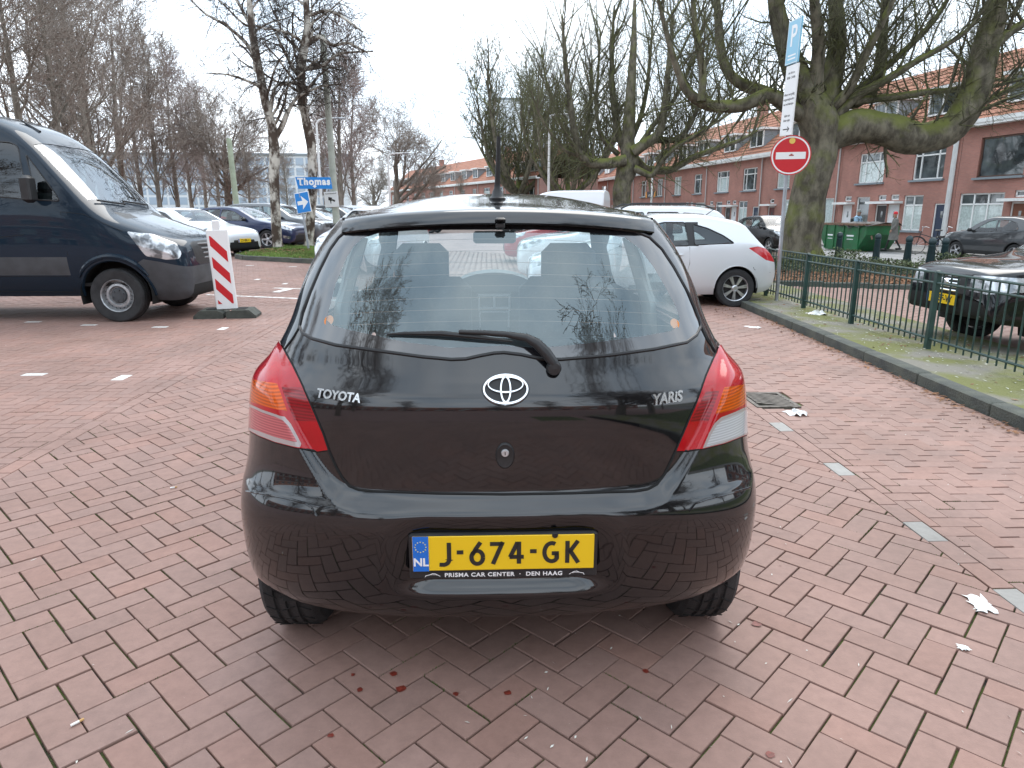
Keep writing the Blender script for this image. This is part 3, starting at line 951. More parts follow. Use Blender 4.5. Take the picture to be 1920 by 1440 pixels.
# ================================================================ CARS
def plane_side(p, q):       # outline given in (s, z): cutting plane contains the x axis
    def f(L):
        n = Vector((0, q[1] - p[1], (q[0] - p[0])))
        return Vector((0, L/2 - p[0], p[1])), n
    return f
S_ST = [0, .004, .012, .025, .045, .07, .10, .14, .19, .25, .32]
class Car:
    def __init__(self, name, sp, paint_m, label, cat, loc, heading, group=None, detail=2):
        self.sp = sp
        L, W = sp['L'], sp['W']
        self.L = L
        self.root = empty(name, loc, heading, label, cat, group)
        self.top = pchip(*zip(*sp['top'])); self.bot = pchip(*zip(*sp['bot'])); self.belt = pchip(*zip(*sp['belt'])); self.plan = pchip(*zip(*sp['plan']))
        self.tum = sp.get('tum', .30); self.W = W
        self.zm = sp.get('zm', .62)
        self.paint = paint_m
        self.build(detail)
    def sx(self, s, z):
        w = self.W / 2 * float(self.plan(s)); zb = float(self.belt(s)); zm = min(self.zm, zb - .1); z = float(z)
        if z < zm: return w * (1 - .075 * ((zm - z) / .45) ** 2)
        if z <= zb: return w * (1 - .03 * ((z - zm) / (zb - zm)) ** 2)
        d = z - zb
        return w * .97 - self.tum * d - .12 * d * d
    def P(self, s, z, off=0.0, side=1):
        return Vector((side * (self.sx(s, z) + off), self.L / 2 - s, z))
    def section(self, s):
        zb, zt, be = float(self.bot(s)), float(self.top(s)), float(self.belt(s))
        h = zt - zb
        cr = min(self.sp.get('crown', .075), .35 * h)
        ze = zt - cr
        zs = min(be, zb + (ze - zb) * .999)
        pts = []
        n1, n2, n3 = 11, 8, 10
        for k in range(n1):
            z = zb + (zs - zb) * k / (n1 - 1)
            pts.append((self.sx(s, z), z))
        for k in range(1, n2 + 1):
            z = zs + (ze - zs) * k / n2
            pts.append((self.sx(s, z), z))
        xe = pts[-1][0]
        for k in range(1, n3 + 1):
            a = PI / 2 * k / n3
            pts.append((xe * max(0, math.cos(a)) ** .62, ze + cr * math.sin(a) ** .85))
        pts[-1] = (0.0, zt)
        # turn in the sill
        pts[0] = (pts[0][0] - .03, zb)
        return pts, n1, n2, n3
    def build(self, detail):
        sp, L = self.sp, self.L
        inner = []
        s = .40
        st = sp.get('step', .075)
        while s < L - .38:
            inner.append(s); s += st
        ss_ = S_ST + inner + [L - a for a in reversed(S_ST)]
        bm = bmesh.new()
        zone = bm.faces.layers.int.new('zone')
        rows = []
        for s in ss_:
            pts, n1, n2, n3 = self.section(s)
            rows.append([bm.verts.new((x, L/2 - s, z)) for x, z in pts] + [bm.verts.new((0, L/2 - s, float(self.bot(s))))])
        nn = n1 + n2 + n3
        for a, b in zip(rows, rows[1:]):
            for k in range(nn - 1):
                try: f = bm.faces.new((a[k], a[k+1], b[k+1], b[k]))
                except ValueError: continue
                f[zone] = 0 if k < n1 - 1 else (1 if k < n1 - 1 + n2 else 2)
            f = bm.faces.new((a[nn], a[0], b[0], b[nn])); f[zone] = 3
        for r, flip in ((rows[0], False), (rows[-1], True)):
            vs = list(reversed(r)) if not flip else r
            try:
                f = bm.faces.new(vs); f[zone] = 4
            except ValueError: pass
        bmesh.ops.recalc_face_normals(bm, faces=bm.faces)
        bm.normal_update()
        # outward means +x on the flanks
        tot = sum((f.normal.x for f in bm.faces if f[zone] == 0))
        if tot < 0: bmesh.ops.reverse_faces(bm, faces=bm.faces)
        bm.normal_update()
        self.bm = bm; self.zone = zone
        side2 = lambda v: (L/2 - v.y, v.z)
        def pl_side(p, q):
            return Vector((0, L/2 - p[0], p[1])), Vector((0, (q[1]-p[1]), (q[0]-p[0])))
        top2 = lambda v: (L/2 - v.y, v.x)
        def pl_top(p, q):
            return Vector((p[1], L/2 - p[0], 0)), Vector((q[0]-p[0], (q[1]-p[1]), 0))
        fro2 = lambda v: (v.x, v.z)
        def pl_fro(p, q):
            return Vector((p[0], 0, p[1])), Vector(((q[1]-p[1]), 0, -(q[0]-p[0])))
        reg = {}
        for d in ('paint', 'lower'): pass
        lay = bm.faces.layers.int.new('reg')
        names = ['body']
        mats = {}
        def region(poly, view, zones, name, mat, smin=-1, smax=99, rad=0.0):
            poly = outline_dense(poly, rad=rad)
            pr, pl = {'side': (side2, pl_side), 'top': (top2, pl_top), 'front': (fro2, pl_fro)}[view]
            fl = lambda f: f[zone] in zones and f[lay] == 0 and smin <= L/2 - f.calc_center_median().y <= smax
            fs = cut(bm, poly, pr, pl, fl)
            names.append(name); i = len(names) - 1
            mats[i] = mat
            for f in fs:
                if f.is_valid: f[lay] = i
            return i, poly
        made = []
        arch = []
        for sw in sp['axles']:
            R_ = sp['r'] + sp.get('gap', .045)
            poly = [(sw + R_*math.cos(a), sp['r'] - .005 + R_*math.sin(a)*1.02) for a in np.linspace(0, 2*PI, 29)[:-1]]
            i, _ = region(poly, 'side', (0, 3), 'arch', None)
            arch.append(i)
        for (poly, rad) in sp.get('win', []):
            made.append(('side', *region(poly, 'side', (0, 1, 2), 'side_window', sp.get('glass', MAT['car_glass']), rad=rad)))
        for key, nm in (('ws', 'windscreen'), ('bl', 'rear_window')):
            if key in sp:
                made.append(('mid', *region(sp[key], 'top', (1, 2), nm, MAT[sp.get('wsmat', 'screen_glass')] if key == 'ws' else MAT['car_glass'], smin=sp[key][0][0] - .3, smax=max(p[0] for p in sp[key]) + .3)))
        for (nm, view, poly, mk, mid, smin, smax, rad) in sp.get('regions', []):
            zz = (0, 1, 2, 4)
            made.append(('mid' if mid else 'side', *region(poly, view, zz, nm, MAT[mk], smin, smax, rad)))
        # collect
        by = {}
        for f in bm.faces: by.setdefault(f[lay], []).append(f)
        under = [f for f in by[0] if f[zone] == 3]
        body = [f for f in by[0] if f[zone] != 3]
        bo = mobj('body', faces_mesh('body', body, self.paint, mirror='both'), self.root)
        self.body = bo
        mobj('underbody', faces_mesh('underbody', under, MAT['under'], mirror='both'), self.root)
        for kind, i, poly in made:
            fs = [f for f in by.get(i, []) if f.is_valid]
            if not fs: continue
            gl = names[i] in ('side_window', 'windscreen', 'rear_window')
            off = -.006 if gl else .0
            if kind == 'mid':
                mobj(names[i], faces_mesh(names[i], fs, mats[i], off, 'both'), self.root)
            else:
                for mir in (None, 'flip'):
                    o = mobj(names[i], faces_mesh(names[i], fs, mats[i], off, mir), self.root)
                    if gl and detail > 1:
                        t = MB()
                        sd = 1 if mir is None else -1
                        pts = [self.P(p[0], p[1], .0005, sd) for p in poly]
                        pts.append(pts[0]); pts.append(pts[1])
                        t.tube(pts, .009, 5, False); t.build('window_trim', MAT['trim'], o, True)
        # wheel wells and wheels
        for k, sw in enumerate(sp['axles']):
            for sd in (1, -1):
                R_ = sp['r'] + sp.get('gap', .045)
                xo = self.sx(sw, sp['r'] + R_ * .8) - .004
                mb = MB()
                a = np.linspace(-.25, PI + .25, 18)
                vs = []; fs = []
                for q in a:
                    y, z = L/2 - sw - R_*math.cos(q), sp['r'] - .005 + R_*math.sin(q)*1.02
                    for x in (xo - .012, xo - .32): vs.append((sd*x, y, z))
                for j in range(len(a) - 1): fs.append((2*j, 2*j+1, 2*j+3, 2*j+2))
                vs += [(sd*(xo - .32), L/2 - sw - R_*math.cos(q), sp['r'] - .005 + R_*math.sin(q)*1.02) for q in a]
                fs.append(tuple(range(2*len(a), 3*len(a))))
                mb.add(vs, fs); mb.build('wheel_well', MAT['under'], self.root)
                lip = MB()
                pts = []
                for q in np.linspace(.0, PI, 20):
                    s_, z_ = sw + R_*math.cos(q), sp['r'] - .005 + R_*math.sin(q)*1.02
                    if z_ >= float(self.bot(s_)): pts.append(self.P(s_, z_, -.004, sd))
                lip.tube(pts, sp.get('lip', .011), 6)
                lip.build('arch_lip', MAT[sp['lipmat']] if 'lipmat' in sp else self.paint, self.root, True)
                tw = sp.get('tw', .195)
                add_wheel(self.root, sd * (xo - tw/2 - .012), L/2 - sw, sp['r'], tw, sp['rim'], spin=.3 + k)
        for line in sp.get('seams', []):
            for sd in (1, -1):
                mb = MB(); mb.tube([self.P(a, b, .0, sd) for a, b in line], .0035, 4); mb.build('panel_seam', MAT['gap'], self.body)
        bm.free()
        if detail > 0: self.cabin()
    def cabin(self):
        c = self.sp.get('cabin')
        if not c: return
        s0, s1, zf, zr = c           # windscreen base, rear end, floor, seat top
        L = self.L
        w = self.W / 2
        mb = MB(); mb.box((0, L/2 - (s0+s1)/2, zf), (w*1.6, s1 - s0, .03)); mb.build('cabin_floor', MAT['under'], self.root)
        mb = MB(); mb.box((0, L/2 - s0 - .25, float(self.belt(s0)) - .09), (w*1.62, .45, .2), bev=.05); mb.build('dashboard', MAT['dash'], self.root, True)
        for sx_ in (-1, 1):
            mb = MB()
            ys = L/2 - s0 - 1.15
            mb.box((sx_*w*.45, ys, (zf + zr)/2 - .05), (.48, .16, zr - zf - .12), bev=.05)
            mb.box((sx_*w*.45, ys + .25, zf + .25), (.48, .5, .16), bev=.05)
            mb.box((sx_*w*.45, ys - .03, zr + .06), (.26, .10, .2), bev=.04)
            mb.build('seat', MAT['cloth'], self.root, True)
        mb = MB(); mb.box((0, L/2 - s0 - 1.95, (zf + zr)/2 - .06), (w*1.35, .16, zr - zf - .1), bev=.05)
        mb.build('rear_bench', MAT['cloth'], self.root, True)
        mb = MB(); mb.lathe([(.175, -.012), (.19, 0), (.175, .012)], 24, 'y', (-w*.45, L/2 - s0 - .55, float(self.belt(s0)) - .05), True); mb.build('steering_wheel', MAT['trim'], self.root, True)
    def mirror_pods(self, s, z, mat=None, big=False):
        for sd in (1, -1):
            p = self.P(s, z, 0, sd)
            mb = MB()
            d = (.18, .09, .13) if not big else (.17, .13, .34)
            mb.box((p.x + sd*(.10 if not big else .16), p.y, p.z + .03), d, 0, .04)
            mb.tube([p, (p.x + sd*.08, p.y, p.z)], .022, 6)
            mb.build('door_mirror', mat or MAT['black_plastic'], self.root, True)
    def handle(self, s, z, mat=None, w=.2):
        for sd in (1, -1):
            mb = MB()
            pts = [self.P(s + w*(t-.5), z, .004 + .028*math.sin(PI*t), sd) for t in np.linspace(0, 1, 7)]
            mb.tube(pts, [.008, .014, .016, .016, .016, .014, .008], 6)
            mb.build('door_handle', mat or self.paint, self.root, True)
    def plate(self, text, front=True, z=.45, s=None, x=0.0, back=.0, tilt=0):
        s_ = s if s is not None else (.0 if front else self.L)
        y = self.L/2 - s_ + (.012 if front else -.012)
        mb = MB(); mb.box((0, 0, 0), (.52, .012, .11)); o = mb.build('licence_plate', MAT['plate_yellow'], self.root, loc=(x, y, z), rot=(tilt, 0, PI if front else 0))
        me = text_mesh(text, .10, .001, .002, MAT['ink'], 'lettering')
        mobj('lettering', me, o, (.02, -.0075, 0), (PI/2, 0, 0))
        mb = MB(); mb.box((-.24, -.0065, 0), (.04, .002, .108)); mb.build('country_band', MAT['plate_blue'], o)
    def rails(self, s0, s1, mat, x=.9):
        for sd in (1, -1):
            pts = []
            for t in np.linspace(0, 1, 10):
                s_ = s0 + (s1 - s0)*t; z_ = float(self.top(s_)) - .05
                pts.append(Vector((sd*self.sx(s_, z_)*x, self.L/2 - s_, z_ + .035 + .05*min(1, math.sin(PI*t)*3))))
            mb = MB(); mb.tube(pts, .018, 6); mb.build('roof_rail', mat, self.root, True)
# ================================================================ PARKED CARS (all but the near hatchback)
PLAN = [(0, .70), (.05, .80), (.18, .90), (.45, .965), (.9, .99), (1.6, 1.0), (2.6, 1.0)]
def plan_for(L, tail=.80):
    return [(0, .66), (.03, .77), (.10, .86), (.25, .935), (.55, .98), (1.1, 1.0), (L - 1.2, 1.0), (L - .5, .965), (L - .22, .93), (L - .06, .86), (L, tail)]
HATCH3 = dict(L=4.0, W=1.71, axles=(.83, 3.34), r=.308, rim='twin7', zm=.60, plan=plan_for(4.0),
    top=[(0,.56),(.01,.66),(.05,.74),(.15,.80),(.45,.89),(.95,.99),(1.12,1.03),(1.5,1.25),(1.85,1.41),(2.25,1.48),(2.7,1.475),(3.1,1.42),(3.36,1.365),(3.45,1.33),(3.60,1.16),(3.78,.99),(3.92,.86),(3.985,.74),(4.0,.60)],
    bot=[(0,.46),(.01,.34),(.06,.25),(.25,.20),(1.2,.20),(3.5,.20),(3.85,.25),(3.97,.34),(4.0,.48)],
    belt=[(0,.52),(.3,.74),(1.0,.90),(2.2,.945),(3.0,.985),(3.6,1.0),(4.0,.7)], tum=.34,
    win=[([(1.42,.955),(1.62,1.10),(1.90,1.265),(2.15,1.335),(2.50,1.335),(2.55,.975)], .04), ([(2.64,.985),(2.62,1.31),(2.85,1.245),(3.10,1.13),(3.27,1.015)], .03)],
    ws=[(1.17,0),(1.24,.60),(1.82,.53),(1.76,0)], bl=[(3.44,0),(3.44,.44),(3.62,.50),(3.64,0)],
    regions=[('pillar_cover','side',[(2.50,.97),(2.50,1.34),(2.70,1.34),(2.70,.97)],'trim',False,0,9,0),
        ('tail_lamp','side',[(3.50,.94),(3.66,.965),(3.90,.90),(4.02,.80),(4.02,.70),(3.80,.75)],'lamp_red',False,3.4,4.1,.03),
        ('headlamp','side',[(.04,.72),(.30,.84),(.62,.89),(.55,.80),(.25,.68),(.06,.62)],'lamp_clear',False,-1,.8,.02),
        ('grille','front',[(0,.40),(.42,.40),(.46,.56),(0,.56)],'black_plastic',True,-1,.3,0)],
    seams=[[(2.56,.96),(2.57,.7),(2.52,.5),(2.42,.33),(1.30,.30)],[(1.30,.30),(1.22,.6),(1.28,.9),(1.42,.95)],[(3.90,.55),(3.62,.60),(3.60,.64)]], cabin=(1.15, 3.5, .35, 1.0))
SALOON = dict(L=4.78, W=1.86, axles=(.95, 3.80), r=.33, rim='five', zm=.62, plan=plan_for(4.78),
    top=[(0,.58),(.01,.66),(.05,.74),(.15,.80),(.5,.89),(1.0,.97),(1.32,1.03),(1.75,1.24),(2.15,1.42),(2.6,1.49),(3.1,1.48),(3.6,1.40),(4.0,1.26),(4.3,1.13),(4.6,1.06),(4.72,1.0),(4.765,.80),(4.78,.62)],
    bot=[(0,.46),(.01,.32),(.06,.24),(.25,.19),(1.2,.20),(4.2,.20),(4.62,.26),(4.75,.36),(4.78,.5)],
    belt=[(0,.52),(.3,.74),(1.2,.92),(2.4,.96),(3.6,1.0),(4.3,1.0),(4.78,.75)], tum=.36,
    win=[([(1.70,.965),(1.98,1.16),(2.25,1.30),(2.48,1.35),(2.68,1.36),(2.74,.985)], .04), ([(2.80,.985),(2.75,1.365),(3.2,1.355),(3.6,1.27),(3.9,1.13),(3.98,1.035)], .04)],
    ws=[(1.38,0),(1.46,.64),(2.12,.57),(2.06,0)], bl=[(3.66,0),(3.66,.52),(4.22,.60),(4.26,0)],
    regions=[('headlamp','side',[(.05,.73),(.35,.84),(.72,.90),(.62,.80),(.28,.68),(.07,.63)],'lamp_clear',False,-1,.9,.02),
        ('fog_lamp','side',[(.10,.42),(.36,.46),(.34,.37),(.12,.33)],'lamp_clear',False,-1,.5,.01),
        ('grille','front',[(0,.34),(.48,.34),(.42,.52),(0,.52)],'black_plastic',True,-1,.3,0),
        ('tail_lamp','side',[(4.32,.95),(4.5,.98),(4.8,.92),(4.8,.76),(4.5,.80)],'lamp_red',False,4.2,4.9,.02)],
    seams=[[(2.77,.97),(2.78,.6),(2.74,.28),(1.45,.28)],[(1.45,.28),(1.40,.6),(1.46,.92)],[(2.74,.28),(3.35,.30),(3.5,.6),(3.9,.98)],[(1.40,.62),(2.8,.68),(4.2,.72)]], cabin=(1.45, 3.9, .35, 1.0))
def lift(sp, k, **kw):
    """a taller relative of a car outline"""
    d = dict(sp)
    for key in ('top', 'belt'):
        d[key] = [(s, z if z < .6 else .6 + (z - .6) * k) for s, z in sp[key]]
    d['win'] = [([(s, .6 + (z - .6) * k) for s, z in p], r) for p, r in sp['win']]
    d['regions'] = [(n, v, [(a, b if b < .6 else .6 + (b - .6) * k) for a, b in p], m, c, s0, s1, r) for n, v, p, m, c, s0, s1, r in sp['regions']]
    d['seams'] = [[(s, z if z < .6 else .6 + (z - .6) * k) for s, z in l] for l in sp['seams']]
    d.update(kw)
    return d
ESTATE = dict(lift(SALOON, 1.10))
ESTATE.update(L=4.5, axles=(.92, 3.58), rim='five', r=.34, plan=plan_for(4.5),
    top=[(0,.62),(.01,.72),(.05,.84),(.15,.92),(.5,1.0),(1.0,1.06),(1.25,1.12),(1.65,1.36),(2.0,1.54),(2.4,1.62),(3.4,1.62),(3.95,1.56),(4.15,1.48),(4.3,1.2),(4.42,1.0),(4.485,.85),(4.5,.65)],
    bot=[(0,.5),(.01,.38),(.06,.30),(.25,.25),(1.2,.24),(4.0,.24),(4.35,.30),(4.47,.38),(4.5,.52)],
    belt=[(0,.58),(.3,.84),(1.2,1.0),(2.4,1.03),(3.6,1.07),(4.2,1.08),(4.5,.8)],
    win=[([(1.62,1.04),(1.90,1.25),(2.15,1.42),(2.38,1.47),(2.55,1.48),(2.60,1.06)], .04), ([(2.66,1.06),(2.62,1.48),(3.25,1.48),(3.32,1.08)], .04), ([(3.38,1.09),(3.33,1.47),(3.75,1.44),(4.02,1.2),(4.0,1.12)], .04)],
    ws=[(1.32,0),(1.40,.64),(1.98,.58),(1.92,0)], bl=[(4.17,0),(4.17,.52),(4.30,.55),(4.30,0)],
    regions=[('headlamp','side',[(.04,.84),(.3,.95),(.62,1.0),(.55,.88),(.25,.78),(.06,.74)],'lamp_clear',False,-1,.9,.02),
        ('tail_lamp','side',[(4.0,1.05),(4.2,1.1),(4.6,1.0),(4.6,.84),(4.2,.86)],'lamp_red',False,3.9,4.6,.02),
        ('grille','front',[(0,.66),(.40,.66),(.44,.82),(0,.82)],'black_plastic',True,-1,.3,0)],
    seams=[[(2.63,1.05),(2.64,.7),(2.6,.33),(1.45,.33)],[(2.6,.33),(3.15,.34),(3.3,.7),(3.4,1.06)]], cabin=(1.4, 4.0, .42, 1.1))
CROSSOVER = dict(ESTATE)
CROSSOVER.update(L=4.28, axles=(.88, 3.44), r=.345, rim='five', plan=plan_for(4.28), gap=.05, lip=.02, lipmat='black_plastic',
    top=[(0,.66),(.01,.76),(.05,.90),(.15,.98),(.5,1.06),(.95,1.11),(1.2,1.16),(1.6,1.40),(1.95,1.57),(2.3,1.64),(3.0,1.63),(3.55,1.56),(3.85,1.47),(4.0,1.28),(4.12,1.10),(4.24,.92),(4.27,.8),(4.28,.65)],
    bot=[(0,.52),(.01,.40),(.06,.32),(.25,.27),(1.2,.26),(3.8,.26),(4.12,.33),(4.25,.42),(4.28,.55)],
    belt=[(0,.6),(.3,.88),(1.2,1.03),(2.2,1.06),(3.2,1.13),(3.8,1.16),(4.28,.85)],
    win=[([(1.55,1.07),(1.82,1.27),(2.08,1.43),(2.32,1.49),(2.46,1.50),(2.52,1.09)], .04), ([(2.57,1.09),(2.52,1.50),(3.0,1.48),(3.3,1.40),(3.48,1.20),(3.42,1.15)], .04)],
    ws=[(1.27,0),(1.35,.62),(1.93,.56),(1.87,0)], bl=[(3.88,0),(3.88,.46),(4.08,.52),(4.10,0)],
    regions=[('tail_lamp','side',[(3.72,1.10),(3.86,1.16),(4.06,1.08),(4.3,.98),(4.3,.82),(4.0,.88)],'lamp_red',False,3.6,4.4,.03),
        ('sill_cladding','side',[(.0,.2),(.0,.42),(1.3,.40),(3.0,.40),(4.4,.46),(4.4,.2)],'black_plastic',False,-1,9,0),
        ('headlamp','side',[(.04,.86),(.3,.97),(.62,1.03),(.55,.92),(.25,.80),(.06,.76)],'lamp_clear',False,-1,.9,.02)],
    seams=[[(2.55,1.08),(2.56,.7),(2.5,.36),(1.4,.36)],[(2.5,.36),(3.0,.37),(3.15,.7),(3.35,1.12)]], cabin=(1.35, 3.6, .42, 1.12))
FORESTER = dict(ESTATE)
FORESTER.update(L=4.48, W=1.74, plan=[(0,.80),(.02,.86),(.07,.915),(.18,.955),(.45,.985),(1.1,1.0),(3.3,1.0),(4.0,.965),(4.26,.93),(4.42,.86),(4.48,.8)], axles=(.90, 3.42), r=.345, gap=.055, lip=.03, lipmat='black_plastic',
    top=[(0,.66),(.006,.80),(.02,.88),(.06,.925),(.4,.985),(1.0,1.05),(1.2,1.09),(1.6,1.34),(1.95,1.51),(2.3,1.57),(3.5,1.57),(4.1,1.52),(4.25,1.38),(4.35,1.15),(4.44,.95),(4.475,.85),(4.48,.65)],
    regions=[('grille','front',[(0,.655),(.33,.655),(.36,.85),(0,.85)],'black_plastic',True,-1,.3,0),
        ('headlamp','front',[(.41,.70),(.42,.865),(.66,.875),(.90,.86),(.90,.74),(.70,.69)],'lamp_clear',False,-1,.85,.03),
        ('lower_grille','front',[(0,.46),(.40,.46),(.42,.53),(0,.53)],'black_plastic',True,-1,.3,0),
        ('bumper_lower','side',[(-.1,.2),(-.1,.34),(.5,.36),(.6,.2)],'black_plastic',False,-1,.7,0)],
    bot=[(0,.60),(.008,.52),(.03,.45),(.10,.40),(.3,.37),(.55,.34),(1.3,.28),(4.0,.28),(4.35,.34),(4.47,.42),(4.48,.55)],
    bl=[(4.27,0),(4.27,.5),(4.34,.52),(4.34,0)])
VAN = dict(L=5.95, W=2.0, axles=(.94, 4.62), r=.362, rim='steel', zm=.95, tum=.115, crown=.16, tw=.225, gap=.11, step=.085, lip=.028,
    plan=[(0,.72),(.03,.83),(.10,.90),(.25,.945),(.6,.975),(1.2,.99),(1.8,1.0),(5.5,1.0),(5.9,.98),(5.95,.95)],
    top=[(0,.60),(.008,.86),(.03,1.0),(.09,1.09),(.25,1.165),(.6,1.29),(.98,1.44),(1.14,1.56),(1.5,1.96),(1.86,2.35),(2.15,2.57),(2.5,2.70),(2.95,2.76),(3.6,2.79),(5.7,2.79),(5.92,2.72),(5.95,2.5)],
    bot=[(0,.48),(.01,.38),(.06,.31),(.3,.27),(.62,.29),(1.4,.34),(5.5,.34),(5.85,.36),(5.95,.45)],
    belt=[(0,.60),(.06,.90),(.3,1.05),(.6,1.15),(1.1,1.42),(1.5,1.52),(2.0,1.56),(5.95,1.56)],
    win=[([(2.52,1.66),(2.60,2.02),(2.58,2.30),(2.50,2.345),(2.10,2.32),(2.00,2.27),(1.90,1.70),(1.86,1.60)], .05), ([(1.90,2.17),(1.72,1.93),(1.56,1.70),(1.50,1.585),(1.78,1.60)], .03)],
    ws=[(1.16,0),(1.23,.80),(1.55,.79),(1.86,.745),(1.84,.0)],
    regions=[('front_bumper','side',[(-.1,.2),(-.1,.70),(.05,.74),(.30,.80),(.52,.84),(.62,.78),(.66,.60),(.64,.2)],'grey_plastic',False,-1,.7,0),
        ('headlamp','side',[(.70,1.20),(.42,1.165),(.12,1.04),(.06,.92),(.08,.84),(.22,.83),(.48,.88)],'lamp_clear',False,.045,.9,.03),
        ('grille','front',[(0,.74),(.44,.74),(.55,.80),(.58,1.02),(.50,1.05),(0,1.06)],'black_plastic',True,-1,.4,.02),
        ('lower_intake','front',[(0,.50),(.48,.50),(.52,.62),(0,.62)],'black_plastic',True,-1,.3,.01),
        ('rubbing_strip','side',[(1.50,.63),(1.50,.87),(4.1,.87),(4.1,.63)],'grey_plastic',False,1,5,0),
        ('bonnet_vent','top',[(.95,.30),(.82,.34),(.84,.62),(1.02,.60)],'black_plastic',False,0,2,0)],
    seams=[[(2.66,2.40),(2.70,2.0),(2.62,1.62),(2.66,1.3),(2.70,.62),(2.62,.42),(1.52,.40)],[(1.52,.42),(1.48,.9),(1.50,1.45)],[(1.50,1.45),(1.22,1.42),(.75,1.20)],[(2.0,1.16),(2.3,1.13),(2.66,1.11)],[(1.52,.62),(2.70,.62)]])
P_BLACK = paint('black_car_paint', (.004, .005, .007), 0, .3, .02, 1.5, .1)
P_VAN = paint('dark_blue_grey_van_paint', (.009, .020, .034), 0, .35, .02, 1.34, .05)
P_SILVER = paint('silver_car_paint', (.72, .745, .77), .35, .4, .04)
P_NAVY = paint('navy_car_paint', (.008, .02, .075), .4, .35)
P_WHITE = paint('white_car_paint', (.74, .75, .76), 0, .35, .05)
P_GREY = paint('grey_car_paint', (.16, .17, .18), .6, .38)
P_CHAR = paint('charcoal_car_paint', (.045, .05, .055), .5, .38)
P_RED = paint('red_car_paint', (.42, .015, .02), .1, .35)
P_BLUE = paint('blue_car_paint', (.03, .07, .14), .4, .35)
def spot(wheel, dx, dy, rz):
    """root location so that the point (dx, dy) of the car lands on wheel"""
    c, s = math.cos(rz), math.sin(rz)
    return (wheel[0] - (dx*c - dy*s), wheel[1] - (dx*s + dy*c), wheel[2])

MAT['grille_grey'] = M('grille_grey', (.16, .165, .17), .4)
# --- delivery van on the left
rz = R(-88.5)
w = on_ground(222, 605); w.z = 0
VAN['wsmat'] = 'van_screen'; VAN['glass'] = glass('van_side_glass', (.22, .27, .27), 1.7); MAT['van_screen'] = glass('van_windscreen_glass', (.8, .86, .84), 2.7)
van = Car('panel_van', VAN, P_VAN, 'dark blue-grey high-roof panel van parked at the left edge', 'van', spot(w, 1.0, VAN['L']/2 - .94, rz), rz)
van.mirror_pods(1.78, 1.70, big=True)
van.handle(2.52, 1.36, MAT['black_plastic'], .22)
for k in range(4):
    mb = MB()
    z = .80 + .065 * k
    mb.tube([(x, van.L/2 - .012 - .16*(abs(x)/.55)**2.4 + .012 + .02*k*0, z + .02) for x in np.linspace(-.5, .5, 13)], .017, 6)
    mb.build('grille_bar', MAT['grille_grey'], van.root, True)
mb = MB(); mb.tube([van.P(.94 + .515*math.cos(a), .36 + .52*math.sin(a), .004) for a in np.linspace(R(28), R(150), 15)], [.010, .02, .03, .036] + [.038]*7 + [.036, .03, .02, .010], 8); mb.build('arch_flare', P_VAN, van.root, True)
for sd in (1, -1):
    mb = MB(); mb.lathe([(.0, .01), (.055, .01), (.06, -.01)], 18, 'y', (sd*.72, van.L/2 - .135, .58)); mb.build('fog_lamp', MAT['lamp_clear'], van.root, True)
    p = van.P(2.62, .73, .0, sd)
    mb = MB(); mb.box((p.x, p.y, p.z), (.012, .12, .045), 0, .005); mb.build('side_marker', MAT['amber'], van.root)
mb = MB(); mb.tube([(.25, van.L/2 - 2.05, 2.50), (.25, van.L/2 - 2.28, 2.66)], [.03, .008], 6); mb.build('roof_aerial', MAT['trim'], van.root)
for sd in (-.55, .1):
    mb = MB(); mb.tube([(sd, van.L/2 - 1.10, 1.555), (sd + .6, van.L/2 - 1.16, 1.60)], .012, 5); mb.build('wiper', MAT['trim'], van.root)
mb = MB(); mb.box((0, van.L/2 - .03, .60), (.53, .02, .12)); mb.build('licence_plate', MAT['plate_blue'], van.root)
mb = MB(); mb.box((0, van.L/2 - 3.0, .5), (1.8, 4.6, .04)); mb.build('cab_floor', MAT['under'], van.root)
mb = MB(); mb.box((0, van.L/2 - 3.0, 1.6), (1.75, .05, 2.1)); mb.build('bulkhead', MAT['under'], van.root)
for sx in (-.5, .5):
    mb = MB(); mb.box((sx, van.L/2 - 2.55, 1.25), (.5, .16, .95), bev=.05); mb.box((sx, van.L/2 - 2.57, 1.86), (.28, .1, .24), bev=.04); mb.build('seat', MAT['cloth'], van.root, True)
mb = MB(); mb.box((0, van.L/2 - 1.55, 1.42), (1.7, .6, .18), bev=.06); mb.build('dashboard', MAT['dash'], van.root, True)

# --- silver three-door hatchback on the right
c1 = Car('hatchback', HATCH3, P_SILVER, 'silver three-door hatchback parked nose-in by the end of the fence', 'car', (2.26, 12.03, -.045), R(90))
c1.handle(2.36, .84); c1.mirror_pods(1.5, .98, P_SILVER)
mb = MB(); mb.tube([(0, c1.L/2 - 3.0, 1.44), (0, c1.L/2 - 3.22, 1.60)], [.008, .004], 6); mb.build('roof_aerial', MAT['trim'], c1.root)

# --- the row behind it (seen over its roof and through the near car's windows)
c2 = Car('estate_car', ESTATE, P_WHITE, 'white estate car with dark roof rails behind the silver hatchback', 'car', (2.35, 15.1, -.03), R(90)); c2.rails(2.1, 4.0, MAT['black_plastic']); c2.mirror_pods(1.65, 1.08)
c3 = Car('hatchback', HATCH3, P_BLUE, 'dark blue hatchback parked beyond the white estate car', 'car', (2.2, 17.9, 0), R(90)); c3.mirror_pods(1.5, .98)
c4 = Car('hatchback', HATCH3, P_RED, 'red hatchback seen through the near car windows, beyond the blue one', 'car', (1.75, 20.8, .03), R(92)); c4.mirror_pods(1.5, .98)

